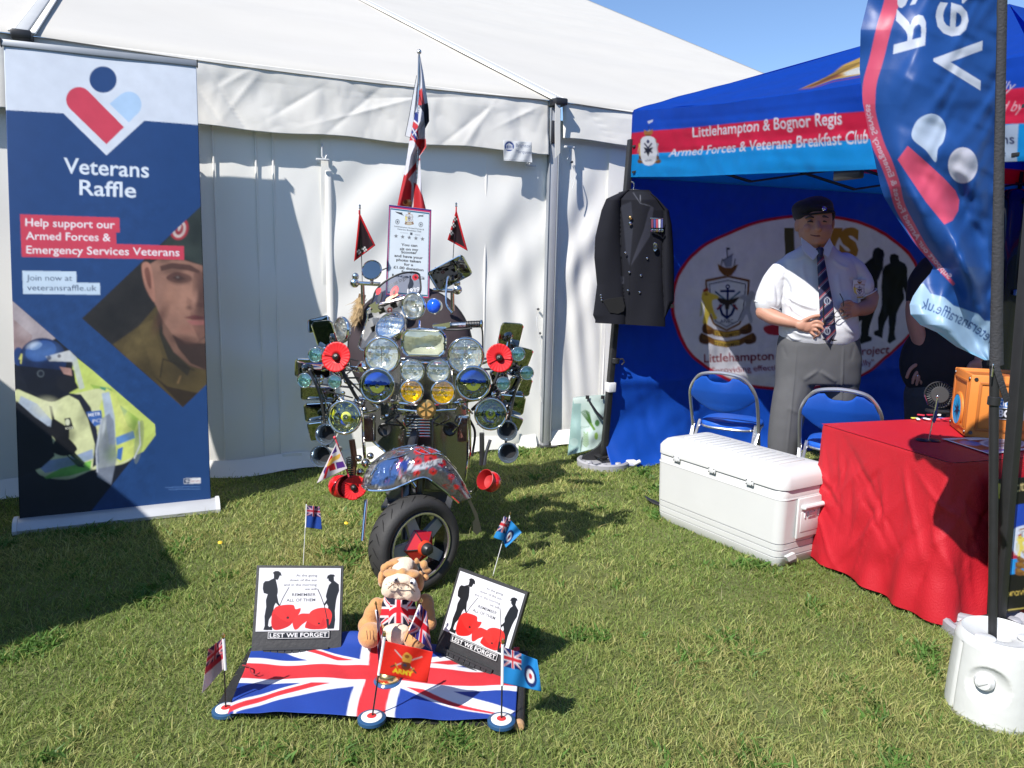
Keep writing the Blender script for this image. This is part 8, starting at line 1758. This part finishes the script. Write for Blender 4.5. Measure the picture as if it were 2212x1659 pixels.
for pts in ([(1730, 512), (1748, 526), (1770, 545), (1757, 562), (1734, 540)], [(1792, 514), (1784, 528), (1774, 545), (1789, 556), (1800, 530)]):
    obj('collar_wing', prism([m.P(x, y, -.075-.0012*(y-512)) for x, y in pts], (0, 1, 0), .006), M_SHIRT, m.t)
pr = Print(1755, 535, 1825, 750, .7, (28, 32, 66))
for k in range(-4, 12): y = 560+k*26; pr.line([(1750, y+52), (1830, y-28)], 1.5, (196, 92, 90)); pr.line([(1750, y+56), (1830, y-24)], 1.0, (206, 200, 210))
for y in (650, 715): pr.ell(1787, y, 7, 8, (170, 176, 190)); pr.ell(1787, y, 5, 6, (28, 32, 66)); pr.line([(1787, y-4), (1787, y+4)], 1.5, (170, 176, 190))
U, V = UVg(24, 90); yy = 545+197*V; cxx = np.interp(yy, [545, 650, 742], [1771, 1784, 1791]); hw = np.interp(yy, [545, 556, 650, 715, 742], [5.5, 8, 14.5, 17, 1.5]); AX = cxx+(U*2-1)*hw
dpt_ = np.interp(yy, [545, 580, 620, 670, 710, 742], [-.098, -.125, -.158, -.176, -.172, -.158])-.006
psurf('tie', m.P(AX, yy, dpt_-.010*np.cos((U-.5)*PI)), pr, AX, yy, printmat('tie_silk', .45, 0, .05, 90), m.t, .003)
obj('tie_knot', m.cap(MB(), [(1771, 541, -.10), (1772, 552, -.112)], [8, 5.5]), mat('navy_silk', (.012, .015, .05), .45), m.t)
pr = Print(1838, 598, 1880, 652, .5, (222, 225, 234)); crest(pr, 1857, 626, 32)
U, V = UVg(40, 50); AX = 1842+30*U; AY = 604+42*V; obj_ = psurf('shirt_crest', m.P(AX, AY, -.077+.05*(U-.2)**2+.008*V), pr, AX, AY, MATS['vest_cotton'], m.t)
tr = MB(); tr.add(*loftp(m, [(722, 1688, 1850, 56, .01), (740, 1683, 1853, 57, .012), (775, 1679, 1857, 56, .018), (810, 1676, 1856, 52, .02), (826, 1676, 1856, 48, .02)]))
m.cap(tr, [(1724, 790, .02), (1716, 830, .01), (1702, 890, .0), (1692, 960, .0), (1688, FY1-14, .03)], [44, 41, 37, 33, 28]); m.cap(tr, [(1812, 790, .03), (1814, 830, .03), (1812, 890, .04), (1810, 960, .05), (1808, FY2-14, .08)], [44, 40, 36, 32, 28])
to_ = rem(obj('trousers', tr, M_TROU, m.t, 180), .006, 26, .6)
def wrt(P, N):
    q = proj(P); x, y = q[:, 0], q[:, 1]; d = 0*x
    for x0, y0, x1, y1, w, a in ((1722, 745, 1700, 980, 2.2, .006), (1822, 750, 1812, 980, 2.2, .006), (1768, 800, 1735, 822, 4, .006), (1772, 802, 1806, 826, 4, .009), (1690, 745, 1700, 775, 4, -.003), (1845, 745, 1838, 780, 4, -.003), (1700, 880, 1730, 895, 5, .004)):
        dx, dy = x1-x0, y1-y0; L = math.hypot(dx, dy); t = ((x-x0)*dx+(y-y0)*dy)/L/L; e = ((x-x0)*-dy+(y-y0)*dx)/L; d = d+a*np.exp(-(e/w)**2)*np.clip(np.sin(np.clip(t, 0, 1)*PI), 0, 1)**.5
    return P+N*(d+.003*vnoise(P*[1, 1, .6], 12, 7)+.001*vnoise(P, 40, 8))[:, None]
bake(to_, wrt); obj('belt', tube([m.P(1768, 728, .012)+V3((math.cos(a)*77*m.k, math.sin(a)*57*m.k, math.cos(a)*-.012)) for a in np.linspace(0, 2*PI, 40, endpoint=False)], .014, 8, closed=True, flat=.5), M_BLKCL, m.t)
for x, y, d in ((1688, FY1, .0), (1808, FY2, .05)): 
    q = MB(); q.add(*ball(m.P(x, y-6, d-.03), 1, 18, 10, s=(.05, .13, .045))); obj('shoe', q, M_BLACKPL, m.t, 180)
obj('wedding_ring', tube([m.P(1765, 713.5, -.172)+V3((math.cos(a)*.004, math.sin(a)*.010, math.sin(a)*.003+math.cos(a)*.009)) for a in np.linspace(0, 2*PI, 16, endpoint=False)], .0014, 6, closed=True), M_GOLD, m.t)
gs = thing('glasses', 'thin dark framed glasses held between the hands of the man in the beret', 'glasses', m.P(1800, 690, -.19))
def gt(pts, r=.0026): return obj('frame', tube(smoothpath([m.P(*p) for p in pts], 8*len(pts)), r, 6), M_BLACKMET, gs)
gt([(1779, 652, -.20), (1778, 675, -.2), (1780, 697, -.2)]); gt([(1814, 634, -.2), (1821, 648, -.2), (1822, 662, -.2)])
for cx_, cy_ in ((1791, 690), (1812, 677)): obj('rim', tube([m.P(cx_+math.cos(a)*10, cy_+math.sin(a)*7-math.cos(a)*4, -.2) for a in np.linspace(0, 2*PI, 24, endpoint=False)], .0024, 6, closed=True), M_BLACKMET, gs)

# second person behind the table
Y2 = 4.45; p2 = Fig(Y2, 'person', 'person in black standing behind the table, mostly hidden by the feather flag', (float(atY(2045, 900, Y2)[0]), Y2, 0))
fy2 = lambda x: float(proj(V3((float(atY(x, 1100, Y2)[0]), Y2, 0.03)))[1])
b = MB(); q = p2
q.bl(b, 2050, 478, 0, 32, 40, 42); q.bl(b, 2048, 505, -.02, 26, 30, 26); q.cap(b, [(2046, 480, -.09), (2045, 492, -.115)], [4, 6]); q.cap(b, [(2050, 520, .01), (2050, 550, .02)], [24, 26]); q.bl(b, 2019, 485, .01, 4, 8, 11); q.bl(b, 2081, 485, .01, 4, 8, 11)
q.bl(b, 2050, 620, .03, 62, 40, 60); q.bl(b, 2045, 760, .02, 62, 44, 90)
q.cap(b, [(2000, 600, .03), (1980, 650, .02), (1976, 690, .0), (1986, 735, -.02), (1996, 770, -.04)], [22, 20, 17, 15, 11])
q.bl(b, 1992, 790, -.05, 12, 8, 17); q.bl(b, 1990, 800, -.05, 13, 7, 13)
def f2(pts, r0=3.9, r1=3.1): q.cap(b, pts, np.linspace(r0, r1, len(pts)), 1, 10)
f2([(1983, 785, -.055), (1969, 795, -.06), (1962, 806, -.06), (1959, 815, -.06)], 4.6, 3.6); f2([(1981, 803, -.06), (1974, 815, -.065), (1971, 828, -.06)]); f2([(1988, 806, -.06), (1983, 818, -.065), (1980, 831, -.06)]); f2([(1995, 806, -.06), (1992, 818, -.065), (1990, 829, -.06)]); f2([(2001, 802, -.058), (2000, 814, -.06), (1999, 823, -.058)], 3.5, 2.9)
q.cap(b, [(2100, 600, .03), (2125, 660, .02), (2135, 710, .0), (2125, 745, -.06), (2112, 775, -.10)], [22, 19, 16, 13, 10]); q.bl(b, 2108, 788, -.12, 12, 8, 12)
for k in range(4): f2([(2100+k*6, 792, -.125), (2098+k*6, 800, -.14), (2097+k*6, 806, -.145)], 3.6, 3)
f2([(2098, 784, -.12), (2092, 792, -.13), (2090, 799, -.135)], 4.2, 3.2)
q.cap(b, [(2020, 850, .02), (2018, 950, .02), (2016, fy2(2016)-8, .03)], [34, 24, 12]); q.cap(b, [(2075, 850, .02), (2078, 950, .02), (2080, fy2(2080)-8, .03)], [34, 24, 12])
rem(obj('body', b, M_SKIN, q.t, 180), .005, 4)
s = MB(); q.bl(s, 2050, 590, .03, 62, 42, 40); q.bl(s, 2050, 660, .02, 72, 48, 80); q.bl(s, 2030, 780, .02, 84, 52, 90); q.bl(s, 2060, 790, .02, 80, 50, 85); q.cap(s, [(2012, 580, .03), (1992, 610, .03), (1984, 645, .02)], [28, 28, 25]); q.cap(s, [(2092, 580, .03), (2116, 620, .03), (2128, 690, .01), (2124, 735, -.05)], [28, 26, 22, 18]); rem(obj('black_top', s, M_BLKCL, q.t, 180), .006, 4)
s = MB(); q.bl(s, 2040, 850, .02, 84, 52, 34); q.cap(s, [(2000, 850, .02), (1998, 950, .02), (2004, fy2(2010)-14, .03)], [44, 38, 30]); q.cap(s, [(2080, 850, .02), (2082, 950, .02), (2080, fy2(2080)-14, .03)], [44, 36, 30]); rem(obj('trousers', s, mat('charcoal_cloth', (.05, .048, .05), .9, bump=.2, bs=20), q.t, 180), .006, 4)
h = MB(); q.bl(h, 2051, 466, .02, 36, 42, 36); rem(obj('hair', h, M_HAIR, q.t, 180), .006, 3)
obj('watch', tube([q.P(2115, 768, -.09)+V3((math.cos(a)*.030, math.sin(a)*.028, math.cos(a)*.010)) for a in np.linspace(0, 2*PI, 24, endpoint=False)], .008, 6, closed=True), M_BLACKMET, q.t)
obj('finger_ring', ball(q.P(1982, 812, -.075), .006, 10, 6), M_CHROME, q.t)
for x, y in ((2010, fy2(2010)), (2080, fy2(2080))): obj('shoe', MB().add(*ball(q.P(x, y-6, -.03), 1, 18, 10, s=(.05, .13, .045))), M_BLACKPL, q.t, 180)

# ---------------------------------------------------------------- dark van beyond the gazebo
vx = unit((.92, .38, 0)); vy = V3((-vx[1], vx[0], 0)); vo = atY(2150, 900, 6.55)*[1, 1, 0]; vo[2] = 0
vn = thing('parked_van', 'dark blue parked van glimpsed between the flag pole and the gazebo leg', 'van', vo+vx*1.2)
def vb(nm, a0, a1, z0, z1, d=0.0, th=.03, m_=None, bev=.01): return obj(nm, box(vo+vx*(a0+a1)/2-vy*(d)+UP*(z0+z1)/2, (a1-a0, th, z1-z0), vx, vy, bev), m_, vn)
M_VAN = mat('dark_blue_van_paint', (.012, .018, .05), .2, .2, .1, 4, coat=.8); M_VG = mat('tinted_window', (.03, .05, .08), .05, .3, .1, 4, spec=.8)
p = rrect(2.3, .42, .1); 
obj('body', box(vo+vx*2.3+vy*.42+UP*1.2, (4.6, .80, 1.9), vx, vy, .12, seg=4), M_VAN, vn, 50)
vb('window', .10, 1.2, 1.35, 1.95, -.0, .03, M_VG); vb('window', 1.35, 2.8, 1.35, 1.95, -.0, .03, M_VG); vb('roof_stripe', .05, 4.5, 2.02, 2.08, .0, .03, mat('pale_blue_trim', (.22, .40, .62), .35)); vb('side_stripe', .05, 4.5, 1.24, 1.29, .0, .03, MATS['pale_blue_trim'])
vb('window_frame', 1.2, 1.35, 1.3, 2.0, .01, .04, M_BLACKPL); vb('side_sign', .2, .5, .98, 1.18, .01, .03, mat('pale_panel', (.30, .42, .55), .3)); vb('door_handle', 1.0, 1.15, 1.08, 1.12, .03, .03, M_CHROME2)
for a in (.9, 3.7):
    w_ = obj('wheel', lathe([(.001, .09), (.18, .10), (.30, .10), (.33, .06), (.33, -.08), (.30, -.1), (.001, -.1)], vo+vx*a+vy*.1+UP*.33, -vy, 32), mat('van_tyre', (.02, .02, .02), .8), vn); obj('hub', lathe([(.001, .03), (.16, .02), (.19, .0)], vo+vx*a+UP*.33, -vy, 24), M_GREY, w_)
# ---------------------------------------------------------------- lawn blades
def grass():
    N = 620000
    x = rng.uniform(-5.2, 5.6, N*2); y = rng.uniform(1.45, 7.4, N*2)
    keep = rng.random(N*2) < np.minimum(1, (2.3/y)**1.25)
    keep &= np.abs(x) < 0.78*y+.5
    rel = np.stack([x, y, 0*x], 1)-B0; keep &= (rel @ WN) > -0.02
    keep &= ~inside(x, y, MATQ)
    kp = np.stack([x, y], 1); bare = (vnoise(kp, 3.1, 41)*.6+vnoise(kp, 9, 42)*.5); keep &= ~((bare > .62) & (rng.random(N*2) < .55))
    x = x[keep][:N]; y = y[keep][:N]; n = len(x); p = np.stack([x, y], 1)
    n1 = vnoise(p, 2.2, 3); n2 = vnoise(p, 7, 4); n3 = vnoise(p, 22, 5)
    h = np.clip(0.019+0.007*n2+0.006*n3+0.003*n1+rng.normal(0, .006, n), .006, .05)
    seed = rng.random(n) < 0.003; h = np.where(seed, h+rng.uniform(.02, .06, n), h)
    broad = (n2*.5+n3*.5+rng.normal(0, .25, n)) > .78
    w = np.where(broad, rng.uniform(.004, .008, n), rng.uniform(.0011, .0023, n))*np.clip(y/3.0, .9, 1.6)
    w = np.where(seed, .001, w)
    th = rng.uniform(0, 2*PI, n); lean = np.abs(rng.normal(.75, .45, n))*h*1.5; lean = np.where(seed, lean*.3, lean); ph = rng.uniform(0, 2*PI, n)+0.8*n2
    dx = np.cos(ph)*lean; dy = np.sin(ph)*lean; wx = np.cos(th)*w; wy = np.sin(th)*w
    z0 = np.full(n, -.002)
    v = np.empty((n, 5, 3), np.float32)
    v[:, 0] = np.stack([x-wx, y-wy, z0], 1); v[:, 1] = np.stack([x+wx, y+wy, z0], 1)
    v[:, 2] = np.stack([x+dx*.4+wx*.8, y+dy*.4+wy*.8, h*.62], 1); v[:, 3] = np.stack([x+dx*.4-wx*.8, y+dy*.4-wy*.8, h*.62], 1)
    v[:, 4] = np.stack([x+dx, y+dy, h], 1)
    pal = np.array([(0.15, 0.22, 0.050), (0.22, 0.28, 0.075), (0.31, 0.34, 0.11), (0.40, 0.39, 0.15), (0.30, 0.25, 0.10)])
    q = n1*.75+n2*.45+n3*.35+rng.normal(.0, .55, n)
    idx = np.digitize(q, [-.45, .25, .75, 1.45]); col = 1.25*pal[idx]*rng.uniform(.75, 1.25, (n, 1))
    col = np.where(broad[:, None], np.array([(0.11, 0.22, 0.045)])*rng.uniform(.8, 1.3, (n, 1)), col)
    col = np.where(seed[:, None], np.array([(0.40, 0.36, 0.20)]), col)
    me = bpy.data.meshes.new('lawn_grass'); me.vertices.add(n*5); me.vertices.foreach_set('co', v.ravel())
    b = (np.arange(n)*5)[:, None]
    li = np.concatenate([b+[0, 1, 2, 3], b+[3, 2, 4]], 1).ravel().astype(np.int32)
    me.loops.add(n*7); me.loops.foreach_set('vertex_index', li)
    me.polygons.add(n*2); st = (np.arange(n)*7)[:, None]+[0, 4]
    me.polygons.foreach_set('loop_start', st.ravel().astype(np.int32))
    me.update(calc_edges=True)
    a = me.color_attributes.new('print', 'FLOAT_COLOR', 'POINT'); c = np.ones((n, 5, 4), np.float32); c[:, :, :3] = col[:, None]; c[:, :2, :3] *= .9
    a.data.foreach_set('color', c.ravel())
    m = bpy.data.materials.new('grass_blade'); m.use_nodes = True; nt = m.node_tree; p_ = nt.nodes['Principled BSDF']
    at = nt.nodes.new('ShaderNodeAttribute'); at.attribute_name = 'print'; nt.links.new(at.outputs['Color'], p_.inputs['Base Color'])
    p_.inputs['Roughness'].default_value = .5; p_.inputs['Specular IOR Level'].default_value = .35
    add_transl(m, .48, at.outputs['Color'])
    me.materials.append(m); o = bpy.data.objects.new('lawn_grass', me); COL.objects.link(o)
    tag(o, 'short mixed green and straw coloured grass covering the lawn', 'grass', None, 'stuff')
def inside(x, y, q):
    q = np.asarray(q)[:, :2]; r = np.zeros(len(x), bool)
    for a, b in zip(q, np.roll(q, -1, 0)):
        c = (a[1] <= y) != (b[1] <= y)
        with np.errstate(divide='ignore', invalid='ignore'): t = a[0]+(y-a[1])*(b[0]-a[0])/(b[1]-a[1] if b[1] != a[1] else 1e9)
        r ^= c & (x < t)
    return r
grass()
